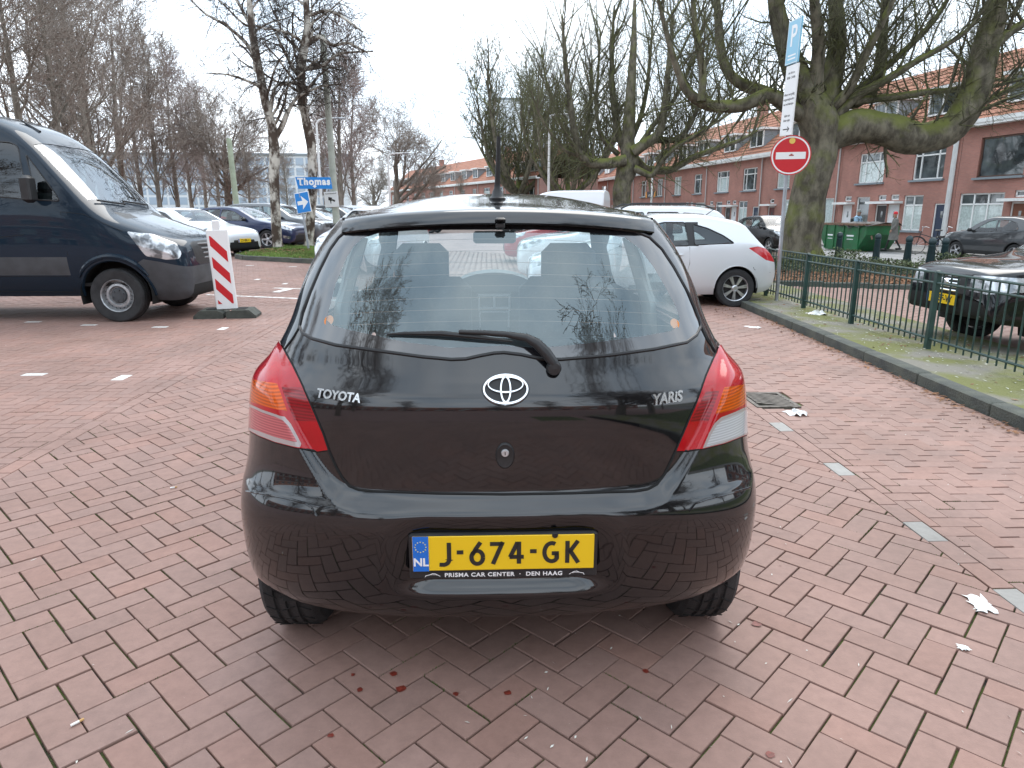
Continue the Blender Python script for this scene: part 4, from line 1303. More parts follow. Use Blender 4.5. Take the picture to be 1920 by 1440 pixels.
# --- left row beyond the grass island, all facing right
rz = R(-99)
w = on_ground(502, 466, .2)
pos = spot(w, .93, SALOON['L']/2 - .95, rz)
c5 = Car('saloon_car', SALOON, P_NAVY, 'navy blue five-door car parked behind the birch trunk', 'car', pos, rz); c5.mirror_pods(1.75, 1.0); c5.handle(2.5, .86); c5.handle(3.4, .88)
row = [(ESTATE, P_GREY, 'grey estate car, second in the left row behind the navy car'), (HATCH3, P_WHITE, 'white hatchback, third in the left row by the birches'),
       (ESTATE, P_CHAR, 'charcoal estate car, fourth in the left row behind the arrow sign'), (ESTATE, P_SILVER, 'silver estate car, fifth in the left row'), (ESTATE, P_WHITE, 'white tall estate car, sixth in the left row'), (HATCH3, P_RED, 'red hatchback at the far end of the left row'), (ESTATE, P_WHITE, 'white estate car beyond the red one, last in the left row')]
for k, (sp, pm, lb) in enumerate(row):
    q = (pos[0] + .55 * (k + 1) + (.15 if k % 2 else -.1), pos[1] + 2.75 * (k + 1), pos[2] + .02)
    cc = Car('parked_car', sp, pm, lb, 'car', q, rz, 'cars in the left row', 1)
    cc.mirror_pods(1.6, 1.02)
# --- silver car half hidden by the van
c6 = Car('saloon_car', SALOON, P_SILVER, 'silver car with a yellow front plate half hidden behind the van', 'car', (-10.35, 22.4, .13), R(-112))
c6.plate('Z1-BK-1', True, .50, s=.0); c6.mirror_pods(1.75, 1.0)
# --- small silver car just left of the near hatchback
c7 = Car('small_car', lift(HATCH3, 1.06, rim='five'), P_SILVER, 'small silver car facing the camera, just left of the black roof', 'car', (-3.42, 17.9, .06), R(168)); c7.mirror_pods(1.45, 1.03, MAT['trim'])
# --- white van far down the lot
rz = R(70)
v2 = Car('panel_van', VAN, P_WHITE, 'white panel van far off in front of the knotty tree trunk', 'van', (2.5, 41.0, -.1), rz, None, 1)

# --- black four-by-four behind the fence
sz = gz(7.1, 7.7) + .08
c8 = Car('four_by_four', FORESTER, P_BLACK, 'black four-by-four with chrome grille bars behind the fence', 'car', (7.12, 7.85, sz), R(90))
c8.mirror_pods(1.55, 1.06); c8.rails(2.0, 4.0, MAT['black_plastic'])
for k in range(5):
    mb = MB(); mb.tube([(x, c8.L/2 - .004 - .075*(abs(x)/.4)**2.2 + .012, .675 + .040*k) for x in np.linspace(-.325, .325, 11)], .009, 6)
    mb.build('grille_bar', MAT['chrome'], c8.root, True)
mb = MB(); mb.lathe([(.0, .03), (.05, .028), (.062, .012), (.062, 0)], 20, 'y', (0, 0, 0)); o = mb.build('grille_emblem', MAT['chrome'], c8.root, True, loc=(0, c8.L/2 + .006, .76)); o.scale = (1.25, 1, .7)
c8.plate('02-SF-VY', True, .575, s=-.015)
for sd in (1, -1):
    mb = MB(); mb.lathe([(.0, .02), (.045, .018), (.06, 0), (.07, -.02)], 18, 'y', (sd*.60, c8.L/2 - .05, .49)); mb.build('fog_lamp', MAT['lamp_clear'], c8.root, True)
# --- dark crossover on the street
rz = math.atan2(-SD.x, SD.y)
w = on_ground(1790, 486, STREET_Z)
c9 = Car('crossover', CROSSOVER, P_CHAR, 'dark grey crossover parked on the street by the bicycles', 'car', spot(w, -.86, CROSSOVER['L']/2 - .88, rz), rz); c9.mirror_pods(1.5, 1.10); c9.handle(2.4, .98); c9.handle(3.05, 1.02)
# --- two cars on the street behind the silver hatchback
w = on_ground(1441, 476, STREET_Z)
c10 = Car('four_by_four', CROSSOVER, P_BLACK, 'black crossover on the street behind the no-entry post', 'car', spot(w, .86, CROSSOVER['L']/2 - .88, rz + PI), rz + PI); c10.mirror_pods(1.5, 1.10)
c11 = Car('hatchback', HATCH3, P_WHITE, 'white hatchback on the street beyond the black crossover', 'car', (c10.root.location.x + 2.6, c10.root.location.y + 6.2, STREET_Z), rz + PI); c11.mirror_pods(1.5, .98)
# ================================================================ THE NEAR BLACK HATCHBACK
HX, HY, HYAW = -0.0235, 1.80, LANE
hero = empty('black_hatchback', (HX, HY, 0), HYAW, 'black hatchback seen from behind in the middle, with yellow licence plate', 'car')
hc, hs = math.cos(HYAW), math.sin(HYAW)
def h_world(p): return Vector((HX + p[0]*hc - p[1]*hs, HY + p[0]*hs + p[1]*hc, p[2]))
def h_local(p): 
    x, y = p[0] - HX, p[1] - HY
    return Vector((x*hc + y*hs, -x*hs + y*hc, p[2]))
def h_dir(d): return Vector((d[0]*hc + d[1]*hs, -d[0]*hs + d[1]*hc, d[2]))
H_CAM = h_local((0, 0, CAM_H))
hW = pchip([.19,.30,.40,.50,.62,.73,.82,.92,1.0,1.1,1.2,1.3,1.4,1.47], [.816,.838,.842,.840,.835,.826,.820,.806,.742,.69,.66,.617,.552,.477])
hD = pchip([.19,.5,.7,.95,1.05,1.47], [.36,.36,.44,.48,.40,.34])
_zg = [1.04 + .03*k for k in range(15)]
hQT = pchip([.19,.45,.65,.80,.89,.92,.95,.98,1.01] + _zg, [.13,.075,.07,.072,.078,.086,.1025,.1205,.1383] + [.1555 + .52*(z - 1.04) + .16*(z - 1.04)**2 for z in _zg])
hQB = pchip([.19,.24,.30,.40,.50,.56,.595,.615,.635,.70,.80,.9,1.0,1.1,1.47], [.15,.09,.05,.02,.005,0,.003,.009,.022,.036,.041,.045,.100,.165,.44])
hZC = pchip([0,.40,.46,.50,.535,.57,.62,.70,.76,.9], [.655,.657,.668,.695,.735,.785,.87,1.0,1.12,1.6])
hQ1 = pchip([.19,.3,.5,.65,.74,.80,.86,.92,.97,1.0,1.05,1.2,1.41], [3.5,3.68,3.75,3.72,3.62,3.45,3.2,2.98,2.80,2.72,2.62,2.36,2.03])
HN = 2.5
def h_rear(z, phi):
    W, D = hW(z), hD(z)
    x = W * np.sin(phi) ** (2/HN)
    wrap = D * (1 - np.clip(np.cos(phi), 0, 1) ** (2/HN))
    w = sstep(-.045, 0, (z - hZC(x)) * .75)
    q = hQB(z)*(1-w) + hQT(z)*w + wrap
    q = q + .045 * sstep(.36, .20, x) * sstep(.325, .385, z) * sstep(.66, .45, z)
    return x, q
zrows = np.unique(np.round(np.concatenate([np.linspace(.212, .60, 31), np.linspace(.60, .76, 27), np.linspace(.76, .88, 15), np.linspace(.88, 1.06, 20), np.linspace(1.06, 1.41, 20)]), 4))
phis = np.radians(np.concatenate([np.linspace(0, 22, 18)[:-1], np.linspace(22, 50, 46)[:-1], np.linspace(50, 90, 28)]))
def h_slice(z):
    x, q = h_rear(np.full_like(phis, z), phis)
    q1, Df = float(hQ1(z)), .55 if z < .95 else .40
    qs = np.linspace(q[-1], q1 - Df, 26)[1:]
    ph = np.linspace(PI/2, 0, 20)[1:]
    W = x[-1]
    xf = W * np.sin(ph) ** (2/2.6); qf = q1 - Df * (1 - np.clip(np.cos(PI/2 - (PI/2 - ph)), 0, 1) ** (2/2.6))
    qf = q1 - Df + Df * np.cos(ph) ** (2/2.6)
    return np.concatenate([x, np.full_like(qs, W), xf]), np.concatenate([q, qs, qf])
bm = bmesh.new()
grid = []
for z in zrows:
    x, q = h_slice(z)
    n = len(x)
    rowv = [bm.verts.new((-x[k], q[k], z)) for k in range(n - 2, 0, -1)] + [bm.verts.new((0, q[0], z))] + [bm.verts.new((x[k], q[k], z)) for k in range(1, n - 1)] + [bm.verts.new((0, q[-1], z))]
    grid.append(rowv)
m_ = len(grid[0])
for a, b in zip(grid, grid[1:]):
    for k in range(m_):
        k2 = (k + 1) % m_
        bm.faces.new((a[k], a[k2], b[k2], b[k]))
bmesh.ops.recalc_face_normals(bm, faces=bm.faces)
bm.normal_update()
_f = min(bm.faces, key=lambda f: (f.calc_center_median() - Vector((0, .07, .8))).length)
if _f.normal.y > 0: bmesh.ops.reverse_faces(bm, faces=bm.faces)
bm.normal_update()
bvh = BVHTree.FromBMesh(bm)
def on_car(u, v):
    """point and normal of the body behind a pixel of the photograph, in car coordinates"""
    d = h_dir(ray(u, v)).normalized()
    co, no, i, t = bvh.ray_cast(H_CAM, d)
    return co, no
lay = bm.faces.layers.int.new('reg')
def h_px(p):
    w = h_world(p); return to_pixel(w)[:2]
def h_plane(p, q):
    a, b = h_dir(ray(*p)), h_dir(ray(*q))
    return H_CAM, a.cross(b).normalized()
def h_region(i, poly, xmin=-9, xmax=9, qmax=.6, only=0, zmax=9):
    fl = lambda f: f[lay] == only and f.calc_center_median().y < qmax and xmin < f.calc_center_median().x < xmax and f.calc_center_median().z < zmax
    for f in cut(bm, poly, h_px, h_plane, fl): f[lay] = i
GLASS_OUT = [(562,612),(567,587),(581,550),(600,506),(619,468),(635,446),(651,433),(676,425),(738,421),(846,418),(945,417),(1040,420),(1144,428),(1190,434),(1217,445),(1241,468),(1263,501),(1290,550),(1310,596),(1314,612),(1306,628),(1287,642),(1225,655),(1144,666),(1052,674),(1014,673),(978,665),(945,661),(927,662),(900,667),(873,673),(846,674),(792,669),(711,658),(630,647),(586,635),(567,624)]
GLASS_IN = [(613,600),(619,574),(630,533),(651,482),(664,462),(680,447),(711,437),(780,432),(945,430),(1035,432),(1120,438),(1171,446),(1198,466),(1225,501),(1252,547),(1268,579),(1274,598),(1271,612),(1257,621),(1200,631),(1117,642),(1040,650),(1000,652),(940,648),(890,651),(841,652),(765,642),(711,631),(645,616),(622,609)]
h_region(1, GLASS_OUT, qmax=.9)
h_region(2, GLASS_IN, qmax=.9, only=1)
LAMP_L = [(522,636),(533,656),(549,686),(568,726),(588,771),(607,816),(616,843),(596,846),(561,840),(518,829),(487,817),(470,808),(440,797),(440,640),(500,620)]
LAMP_R = [(1347,650),(1342,662),(1324,705),(1304,759),(1287,798),(1267,845),(1290,845),(1316,841),(1357,831),(1399,815),(1430,803),(1430,650),(1370,630)]
QL = .52
h_region(3, LAMP_L, xmax=-.3, qmax=QL); h_region(4, LAMP_R, xmin=.3, qmax=QL)
for i, only, xm, xx, poly in (
    (5, 3, -9, -.3, [(440,706),(480,713),(520,721),(538,772),(500,762),(472,753),(440,744)]),
    (6, 3, -9, -.3, [(440,753),(472,763),(494,773),(518,781),(531,787),(541,799),(551,817),(557,829),(518,819),(479,805),(440,792)]),
    (7, 3, -9, -.3, [(440,749),(472,758),(494,768),(518,776),(534,782),(545,796),(555,815),(564,833),(562,839),(518,828),(487,816),(470,807),(440,796)]),
    (8, 3, -9, -.3, [(529,726),(568,728),(590,778),(595,790),(551,788)]),
    (5, 4, .3, 9, [(1358,727),(1392,721),(1430,713),(1430,748),(1396,757),(1376,767),(1341,776)]),
    (9, 4, .3, 9, [(1430,757),(1397,768),(1376,778),(1353,787),(1342,797),(1331,815),(1322,837),(1357,827),(1399,811),(1430,800)]),
    (7, 4, .3, 9, [(1430,753),(1396,763),(1374,773),(1350,782),(1338,793),(1327,813),(1316,840),(1357,830),(1399,814),(1430,802)]),
    (8, 4, .3, 9, [(1322,734),(1349,734),(1329,790),(1292,790)])):
    h_region(i, poly, xm, xx, QL, only)
# tailgate panel
TAILGATE = [(562,612),(533,656),(549,686),(568,726),(588,771),(607,816),(616,843),(630,875),(642,896),(655,911),(672,918),(700,921),(820,925),(944,927),(1070,925),(1190,921),(1215,917),(1232,908),(1246,889),(1267,845),(1287,798),(1304,759),(1324,705),(1342,662),(1314,612),(1200,560),(945,540),(680,560)]
h_region(10, TAILGATE, qmax=.9, zmax=1.2)
# rear bumper below the tailgate and lamps
h_region(11, [(440,800),(470,808),(487,817),(518,829),(561,840),(616,845),(655,900),(945,915),(1240,900),(1267,846),(1316,842),(1357,832),(1399,816),(1440,803),(1440,1300),(400,1300)], qmax=.50)
# side windows, windscreen and wheel arches, cut along the car's own axes
s2 = lambda v: (v.y, v.z)
def s_plane(p, q): return Vector((0, p[0], p[1])), Vector((0, q[1]-p[1], -(q[0]-p[0])))
f2 = lambda v: (v.x, v.z)
def f_plane(p, q): return Vector((p[0], 0, p[1])), Vector((q[1]-p[1], 0, -(q[0]-p[0])))
for poly, i in (([(.80,1.04),(.92,1.30),(1.02,1.36),(1.30,1.375),(1.34,1.02)], 12), ([(1.40,1.02),(1.38,1.375),(1.80,1.35),(2.05,1.25),(2.34,1.02)], 13)):
    for sg in (-1, 1):
        fl = lambda f: f[lay] == 0 and f.calc_center_median().x * sg > .4
        for f in cut(bm, outline_dense(poly, rad=.03), s2, s_plane, fl): f[lay] = i if sg > 0 else i + 10
fl = lambda f: f[lay] == 0 and f.calc_center_median().y > 1.9
for f in cut(bm, [(-.62,1.03),(-.50,1.37),(.50,1.37),(.62,1.03)], f2, f_plane, fl): f[lay] = 14
for qa in (.535, 2.96):
    poly = [(qa + .335*math.cos(a), .295 + .335*math.sin(a)) for a in np.linspace(0, 2*PI, 29)[:-1]]
    for sg in (-1, 1):
        fl = lambda f: f[lay] == 0 and f.calc_center_median().x * sg > .55 and f.calc_center_median().y > (.43 if qa < 1 else .30)
        for f in cut(bm, poly, s2, s_plane, fl): f[lay] = 15
bm.normal_update()
by = {}
for f in bm.faces: by.setdefault(f[lay], []).append(f)
H_PAINT = paint('near_black_paint', (.0028, .0034, .005), 0, .25, .006, 1.7, .05, .035)
MAT['hero_glass'] = glass('rear_window_glass', (.90, .98, 1.0), 2.15, film=.045, film_col=(.40, .52, .55), gcol=(.84, .97, 1.0))  # dust film and gloss tinted cyan to stand in for reflected sky
MAT['frit'] = M('window_black_border', (.012, .012, .014), .06, coat=1.0)
MAT['frit'].node_tree.nodes['Principled BSDF'].inputs['IOR'].default_value = 1.9
def ribbed(name, col, scale, dark=.55, horiz=True, coat=.55, rough=.14):
    """lamp lens with fine moulded ribs behind a clear skin"""
    m = M(name, col, rough, coat=coat, spec=.3)
    n, l = m.node_tree.nodes, m.node_tree.links
    b = n['Principled BSDF']
    tc = n.new('ShaderNodeTexCoord'); wv = n.new('ShaderNodeTexWave'); wv.inputs['Scale'].default_value = scale
    wv.bands_direction = 'Z' if horiz else 'X'
    l.new(tc.outputs['Object'], wv.inputs['Vector'])
    mx = n.new('ShaderNodeMixRGB'); mx.inputs['Color1'].default_value = (*[c*dark for c in col], 1); mx.inputs['Color2'].default_value = (*col, 1)
    l.new(wv.outputs['Fac'], mx.inputs['Fac']); l.new(mx.outputs['Color'], b.inputs['Base Color'])
    return m
MAT['h_amber'] = ribbed('amber_ribbed_lens', (.70, .105, .0), 34, coat=.3)
MAT['h_fog'] = ribbed('pink_ribbed_fog_lens', (.55, .13, .14), 40, .6)
MAT['h_darkred'] = ribbed('dark_red_ribbed_lens', (.30, .006, .012), 34, .55)
MAT['h_clear'] = ribbed('clear_ribbed_lens', (.56, .58, .60), 40, .7)
MAT['h_rimstrip'] = M('pale_lamp_rim', (.40, .34, .33), .2, coat=.5)
MAT['h_red'] = M('near_red_lens', (.42, .003, .008), .12, coat=.35, var=.12, vscale=8, spec=.35)
def h_q(x, z):
    W, D = hW(z), hD(z)
    t = np.clip(np.abs(x) / W, 0, .9999)
    ax = np.abs(x)
    w = sstep(-.045, 0, (z - hZC(ax)) * .75)
    return hQB(z)*(1-w) + hQT(z)*w + D*(1 - (1 - t**HN)**(1/HN)) + .045 * sstep(.36, .20, ax) * sstep(.325, .385, z) * sstep(.66, .45, z)
def h_exact(me, off):
    """put the points of a rear panel exactly on the body surface and give them its true normals"""
    n = len(me.vertices)
    co = np.empty(n * 3); me.vertices.foreach_get('co', co); co = co.reshape(-1, 3)
    no = np.empty(n * 3); me.vertex_normals.foreach_get('vector', no); no = no.reshape(-1, 3)
    x, z = co[:, 0], co[:, 2]
    ok = (np.abs(x) / hW(z) < .93) & (np.abs(co[:, 1] - h_q(x, z)) < .03)
    e = .004
    gx = (h_q(x + e, z) - h_q(x - e, z)) / (2*e); g_z = (h_q(x, z + e) - h_q(x, z - e)) / (2*e)
    nn = np.stack([gx, -np.ones(n), g_z], 1); nn /= np.linalg.norm(nn, axis=1, keepdims=True)
    k = np.where(ok, sstep(.93, .85, np.abs(x) / hW(z)), 0)[:, None]
    no = no * (1 - k) + nn * k; no /= np.linalg.norm(no, axis=1, keepdims=True)
    y2 = h_q(x, z)
    pos = np.stack([x, y2, z], 1) + nn * off
    co = np.where(k > .5, pos, co)
    me.vertices.foreach_set('co', co.ravel()); me.update()
    me.normals_split_custom_set_from_vertices(no.tolist())
def hp(name, i, mat, off=0.0, parent=hero):
    fs = [f for f in (by.get(i, []) if isinstance(i, int) else i) if f.is_valid]
    if not fs: return None
    me = faces_mesh(name, fs, mat, 0.0 if i in (1, 2, 10, 11) else off)
    if i in (1, 2, 10, 11): h_exact(me, off)
    return mobj(name, me, parent)
body = hp('body_shell', 0, H_PAINT)
tg = hp('tailgate', 10, H_PAINT)
bump = hp('rear_bumper', 11, H_PAINT)
rw = hp('rear_window', 2, MAT['hero_glass'], .001)
hp('window_border', 1, MAT['frit'], .001, rw)
for sg, red in ((-1, 3), (1, 4)):
    side = lambda i: [f for f in by.get(i, []) if f.calc_center_median().x * sg > 0]
    lamp = hp('tail_lamp', side(red), MAT['h_red'], .004)
    hp('indicator_lens', side(5), MAT['h_amber'], .004, lamp)
    hp('fog_lens' if sg < 0 else 'reversing_lens', side(6 if sg < 0 else 9), MAT['h_fog'] if sg < 0 else MAT['h_clear'], .004, lamp)
    hp('lens_rim', side(7), MAT['h_rimstrip'], .0045, lamp)
    hp('reflector_lens', side(8), MAT['h_darkred'], .004, lamp)
for i in (12, 13, 22, 23): hp('side_window', i, MAT['car_glass'], -.003)
hp('windscreen', 14, MAT['screen_glass'], -.003)
# panel gaps and rubber seals follow the traced outlines on the surface
def on_path(pts, off=0.0, sub=3):
    res = []
    for p, q in zip(pts, pts[1:]):
        for k in range(sub):
            t = k / sub
            co, no = on_car(p[0]+(q[0]-p[0])*t, p[1]+(q[1]-p[1])*t)
            if co is not None: res.append(co + no * off)
    co, no = on_car(*pts[-1])
    if co is not None: res.append(co + no * off)
    return res
def h_seam(name, pts, r, mat, parent, off=0.0):
    mb = MB(); mb.tube(on_path(pts, off), r, 6); return mb.build(name, mat, parent, True)
h_seam('window_seal', GLASS_OUT + GLASS_OUT[:1], .0052, MAT['trim'], rw, .001)
h_seam('panel_gap', [(562,613),(548,636),(533,656)], .004, MAT['gap'], tg)
h_seam('panel_gap', [(1314,613),(1326,638),(1342,660)], .004, MAT['gap'], tg)
h_seam('panel_gap', TAILGATE[1:25], .0042, MAT['gap'], tg)
h_seam('panel_gap', LAMP_L[6:12], .0042, MAT['gap'], bump); h_seam('panel_gap', LAMP_R[5:10], .0042, MAT['gap'], bump)
# crease at the bumper corner
for pts in ([(594,968),(585,952),(572,943),(540,935),(500,927),(462,921)], [(1292,958),(1303,944),(1325,936),(1370,925),(1406,914)]):
    h_seam('bumper_crease', pts, .0035, H_PAINT, bump, .0)
# roof
def roof_pts():
    x, q = h_slice(1.41)
    prof = pchip(q[:], x[:]) if False else None
    qa, qb = q[0], q[-1]
    order_ = np.argsort(q); qq, xx = q[order_], x[order_]
    return qa, qb, qq, xx
qa, qb, qq, xx = roof_pts()
hr = pchip([0, .03, .10, .25, .6, 1.1, 1.45, qb - qa], [0, .022, .036, .052, .086, .105, .085, 0])
vs = []; fs = []
qst = qa + (qb - qa) * np.unique(np.concatenate([np.linspace(0, .06, 8)**1.0, np.linspace(.06, .94, 26), np.linspace(.94, 1, 6)]))
us = np.sin(np.linspace(-PI/2, PI/2, 33))
for qv in qst:
    xo = float(np.interp(qv, qq, xx))
    for u_ in us:
        vs.append((u_ * xo, qv, 1.41 + float(hr(qv - qa)) * (1 - abs(u_) ** 3.0)))
k = len(us)
for i in range(len(qst) - 1):
    for j in range(k - 1):
        fs.append((i*k+j, i*k+j+1, (i+1)*k+j+1, (i+1)*k+j))
roof = mobj('roof', mesh_data('roof', vs, fs, H_PAINT, True), hero)
mb = MB()
mb.add([(x*.95, q if q > 1 else q + .05, z - .03) for x, q, z in vs], fs); mb.build('headliner', MAT['liner'], hero, True, fix=False)
# spoiler lip over the rear window
def spoil(x):
    W, D = .560, .34
    sphi = (min(abs(x) / W, 1.0)) ** (HN / 2); cphi = math.sqrt(max(0, 1 - sphi ** 2))
    return D * (1 - cphi ** (2 / HN))
sec = [(.42,1.404),(.365,1.399),(.335,1.397),(.330,1.402),(.334,1.412),(.350,1.433),(.365,1.440),(.39,1.445),(.52,1.454),(.66,1.466),(.68,1.455),(.60,1.42)]
vs = []; fs = []
xs = np.linspace(-.500, .497, 41)
for x in xs:
    dr = .030 * (abs(x) / .5) ** 2.2
    for q, z in sec: vs.append((x, q + spoil(x) * (.92 if q < .5 else .75), z - dr))
k = len(sec)
for i in range(len(xs) - 1):
    for j in range(k): fs.append((i*k+j, i*k+(j+1) % k, (i+1)*k+(j+1) % k, (i+1)*k+j))
fs.append(tuple(range(k))); fs.append(tuple(reversed(range((len(xs)-1)*k, len(xs)*k))))
mb = MB(); mb.add(vs, fs); sp_ = mb.build('spoiler', H_PAINT, hero, True)
mb = MB(); mb.box((0, .326, 1.412), (.032, .03, .012), bev=.005); mb.box((0, .335, 1.394), (.028, .03, .022), bev=.006); mb.build('washer_nozzle', MAT['trim'], sp_, True)
for xg in (-.502, .499):
    mb = MB(); mb.box((xg, .36 + spoil(.5)*.92 + .07, 1.392), (.004, .12, .05)); mb.build('panel_gap', MAT['gap'], sp_)
# roof ditches
for sg in (-1, 1):
    pts = []
    for qv in np.linspace(qa + .32, qb - .35, 14):
        xo = float(np.interp(qv, qq, xx)); u_ = .90
        pts.append((sg*u_*xo, qv, 1.41 + float(hr(qv - qa)) * (1 - u_**3) + .001))
    mb = MB(); mb.tube(pts, .008, 6); mb.build('roof_moulding', MAT['trim'], roof, True)
# aerial
mb = MB(); aq = .78; az = 1.41 + float(hr(aq - qa)) - .002
mb.lathe([(.030, 0), (.030, .006), (.022, .012), (.017, .030), (.0115, .040), (.0115, .052)], 18, 'z', (-.002, aq, az))
mb.tube([(-.002, aq, az + .045), (.004, aq - .008, az + .215)], [.0105, .0075], 10)
mb.build('roof_aerial', MAT['trim'], hero, True)

# badge: three chrome ellipses on a dark oval
co, no = on_car(948, 731)
nb = empty('badge', (0, 0, 0)); bpy.data.objects.remove(nb)
tilt = math.atan2(no.z, -no.y)
mb = MB()
def ell(mb, cx, cz, rx, rz_, t, wx=None, n=40, bump_=.006):
    pts = []
    vs = []; fs = []
    for k in range(n):
        a = 2*PI*k/n
        ca, sa = math.cos(a), math.sin(a)
        nx_, nz_ = ca / rx, sa / rz_
        ln = math.hypot(nx_, nz_); nx_, nz_ = nx_/ln, nz_/ln
        w = t if wx is None else t + (wx - t) * abs(ca)
        for o_, h_ in ((-w, 0), (-w*.5, -bump_), (w*.5, -bump_), (w, 0)):
            vs.append((cx + rx*ca + nx_*o_, h_, cz + rz_*sa + nz_*o_))
    for k in range(n):
        k2 = (k + 1) % n
        for j in range(3): fs.append((k*4+j, k*4+j+1, k2*4+j+1, k2*4+j))
    mb.add(vs, fs)
ell(mb, 0, 0, .0615, .0415, .0062, .0048)
ell(mb, 0, .0135, .049, .0225, .0050, .0028)
ell(mb, 0, -.001, .0135, .0365, .0050, .0042)
bd = mb.build('badge', MAT['chrome'], hero, True, loc=co + no*.004, rot=(-tilt*.9, 0, 0))
mb = MB(); mb.lathe([(0, -.0015), (.0665, -.0015), (.0695, .003), (.0695, .008)], 48, 'y'); o = mb.build('badge_back', MAT['trim'], bd, True, loc=(0, .004, 0)); o.scale = (1, 1, .69)
def lettering(s, u, v, size, off, parent, mat, name='lettering', shear=0, spacing=1.0, rot=0.0, lift_=.003, sx=1.0, ext=.0022):
    co, no = on_car(u, v)
    me = text_mesh(s, size, ext, off, mat, name, spacing=spacing, shear=shear)
    az_ = math.atan2(no.x, -no.y)
    tl = math.atan2(no.z, math.hypot(no.x, no.y))
    o = mobj(name, me, parent, co + no * lift_, (PI/2 - tl, rot, az_))
    o.scale = (sx, 1, 1)
    return o
lettering('TOYOTA', 636, 743, .036, .0012, tg, MAT['chrome'], 'brand_lettering', spacing=1.0, rot=R(3), sx=.93)
lettering('YARiS', 1249, 747, .043, .0014, tg, MAT['chrome'], 'model_lettering', shear=.28, rot=R(-3), sx=.90)
# lock with its recessed grip
co, no = on_car(947, 854)
lk = MB(); lk.lathe([(.0, -.004), (.019, -.004), (.0245, -.0055), (.0275, -.001), (.0275, .004)], 28, 'y'); o = lk.build('lock_recess', MAT['black_plastic'], tg, True, loc=co + Vector((0, -.001, 0))); o.scale = (1, 1, 1.42)
MAT['h_grip'] = M('dark_grip', (.03, .034, .04), .3)
co, no = on_car(947, 848)
lk = MB(); lk.lathe([(.0, -.009), (.0095, -.009), (.0115, -.006), (.0115, 0)], 22, 'y'); cyl = lk.build('lock_cylinder', MAT['silver_plastic'], tg, True, loc=co + Vector((0, -.002, 0)))
lk = MB(); lk.box((0, -.0095, 0), (.0022, .001, .0085)); lk.build('keyhole', MAT['gap'], cyl)
# licence plate and its dealer frame
co, no = on_car(944, 1027)
yp = min(on_car(u, v)[0].y for u, v in ((780, 1000), (944, 992), (1108, 1000), (944, 1060), (790, 1060), (1100, 1060))) - .006
zc = (on_car(944, 992)[0].z + on_car(944, 1062)[0].z) / 2
mb = MB(); mb.box((0, .012, -.012), (.542, .022, .142), bev=.006); pf = mb.build('plate_frame', MAT['black_plastic'], bump, True, loc=(0, yp, zc))
mb = MB(); mb.box((0, 0, 0), (.520, .005, .108), bev=.003); plate = mb.build('licence_plate', MAT['plate_yellow'], bump, loc=(0, yp - .0025, zc + .001))
mb = MB(); mb.box((-.2365, -.0032, 0), (.045, .002, .1075)); mb.build('country_band', MAT['plate_blue'], plate)
mb = MB()
for k in range(12):
    a = 2*PI*k/12; cx_, cz_ = -.2365 + .0158*math.cos(a), .022 + .0158*math.sin(a)
    st = []
    for j in range(10):
        r_ = .0026 if j % 2 == 0 else .0011
        b_ = PI/2 + 2*PI*j/10
        st.append((cx_ + r_*math.cos(b_), cz_ + r_*math.sin(b_)))
    mb.prism(st, -.0048, -.0042, 'xz')
MAT['star'] = M('star_yellow', (.8, .72, .25), .5)
mb.build('star_ring', MAT['star'], plate)
mobj('country_code', text_mesh('NL', .034, .0004, .0010, MAT['white_ink'], 'country_code'), plate, (-.2365, -.0047, -.026), (PI/2, 0, 0))
# plate characters drawn as strokes in the narrow plate face
def stroke(mb, pts, w=.0125, d=.0012):
    P_ = [Vector((p[0], p[1])) for p in pts]
    L_ = []; R_ = []
    for i, p in enumerate(P_):
        t = (P_[min(i+1, len(P_)-1)] - P_[max(i-1, 0)]).normalized()
        nn_ = Vector((-t.y, t.x))
        if 0 < i < len(P_) - 1:
            t1 = (P_[i] - P_[i-1]).normalized(); c_ = max(.5, abs(t1.dot(t)))
        else: c_ = 1
        L_.append(p + nn_ * w / 2 / c_); R_.append(p - nn_ * w / 2 / c_)
    b = len(mb.v)
    vs = [(p.x, -d, p.y) for p in L_] + [(p.x, -d, p.y) for p in R_]
    n_ = len(P_)
    mb.add(vs, [(i, i + 1, n_ + i + 1, n_ + i) for i in range(n_ - 1)])
def arc(cx_, cz_, rx, rz_, a0, a1, n=14): return [(cx_ + rx*math.cos(R(a)), cz_ + rz_*math.sin(R(a))) for a in np.linspace(a0, a1, n)]
def glyph(ch):
    H = .0345; 
    if ch == 'J': return [[(.008, H), (.008, -.018)] + arc(-.010, -.018, .018, .0165, 0, -80, 8) + [(-.020, -.0335)]]
    if ch == '-': return [[(-.0095, .004), (.0095, .004)]]
    if ch == '6': return [[(.010, H), (-.004, .014), (-.0135, -.004)], arc(0, -.0125, .0165, .0205, 0, 360, 26)]
    if ch == '7': return [[(-.020, H - .006), (.0165, H - .006)], [(.0165, H), (-.012, -H)]]
    if ch == '4': return [[(.006, -H), (.006, H)], [(.002, H - .002), (-.0195, -.0135)], [(-.021, -.0130), (.020, -.0130)]]
    if ch == 'G': return [arc(0.004, 0, .021, .0285, 62, 360, 26)[:-5] + [(.0185, -.019), (.0185, -.003)], [(.004, -.0035), (.0245, -.0035)]]
    if ch == 'K': return [[(-.014, H), (-.014, -H)], [(.016, H), (-.008, 0)], [(-.006, .004), (.018, -H)]]
pxm = .52 / 330.0
mb = MB()
for ch, u in (('J', 842), ('-', 867), ('6', 898), ('7', 934), ('4', 970), ('-', 1000), ('G', 1031), ('K', 1071)):
    x0 = (u - 946) * pxm
    for st in glyph(ch): stroke(mb, [(x0 + a, b) for a, b in st])
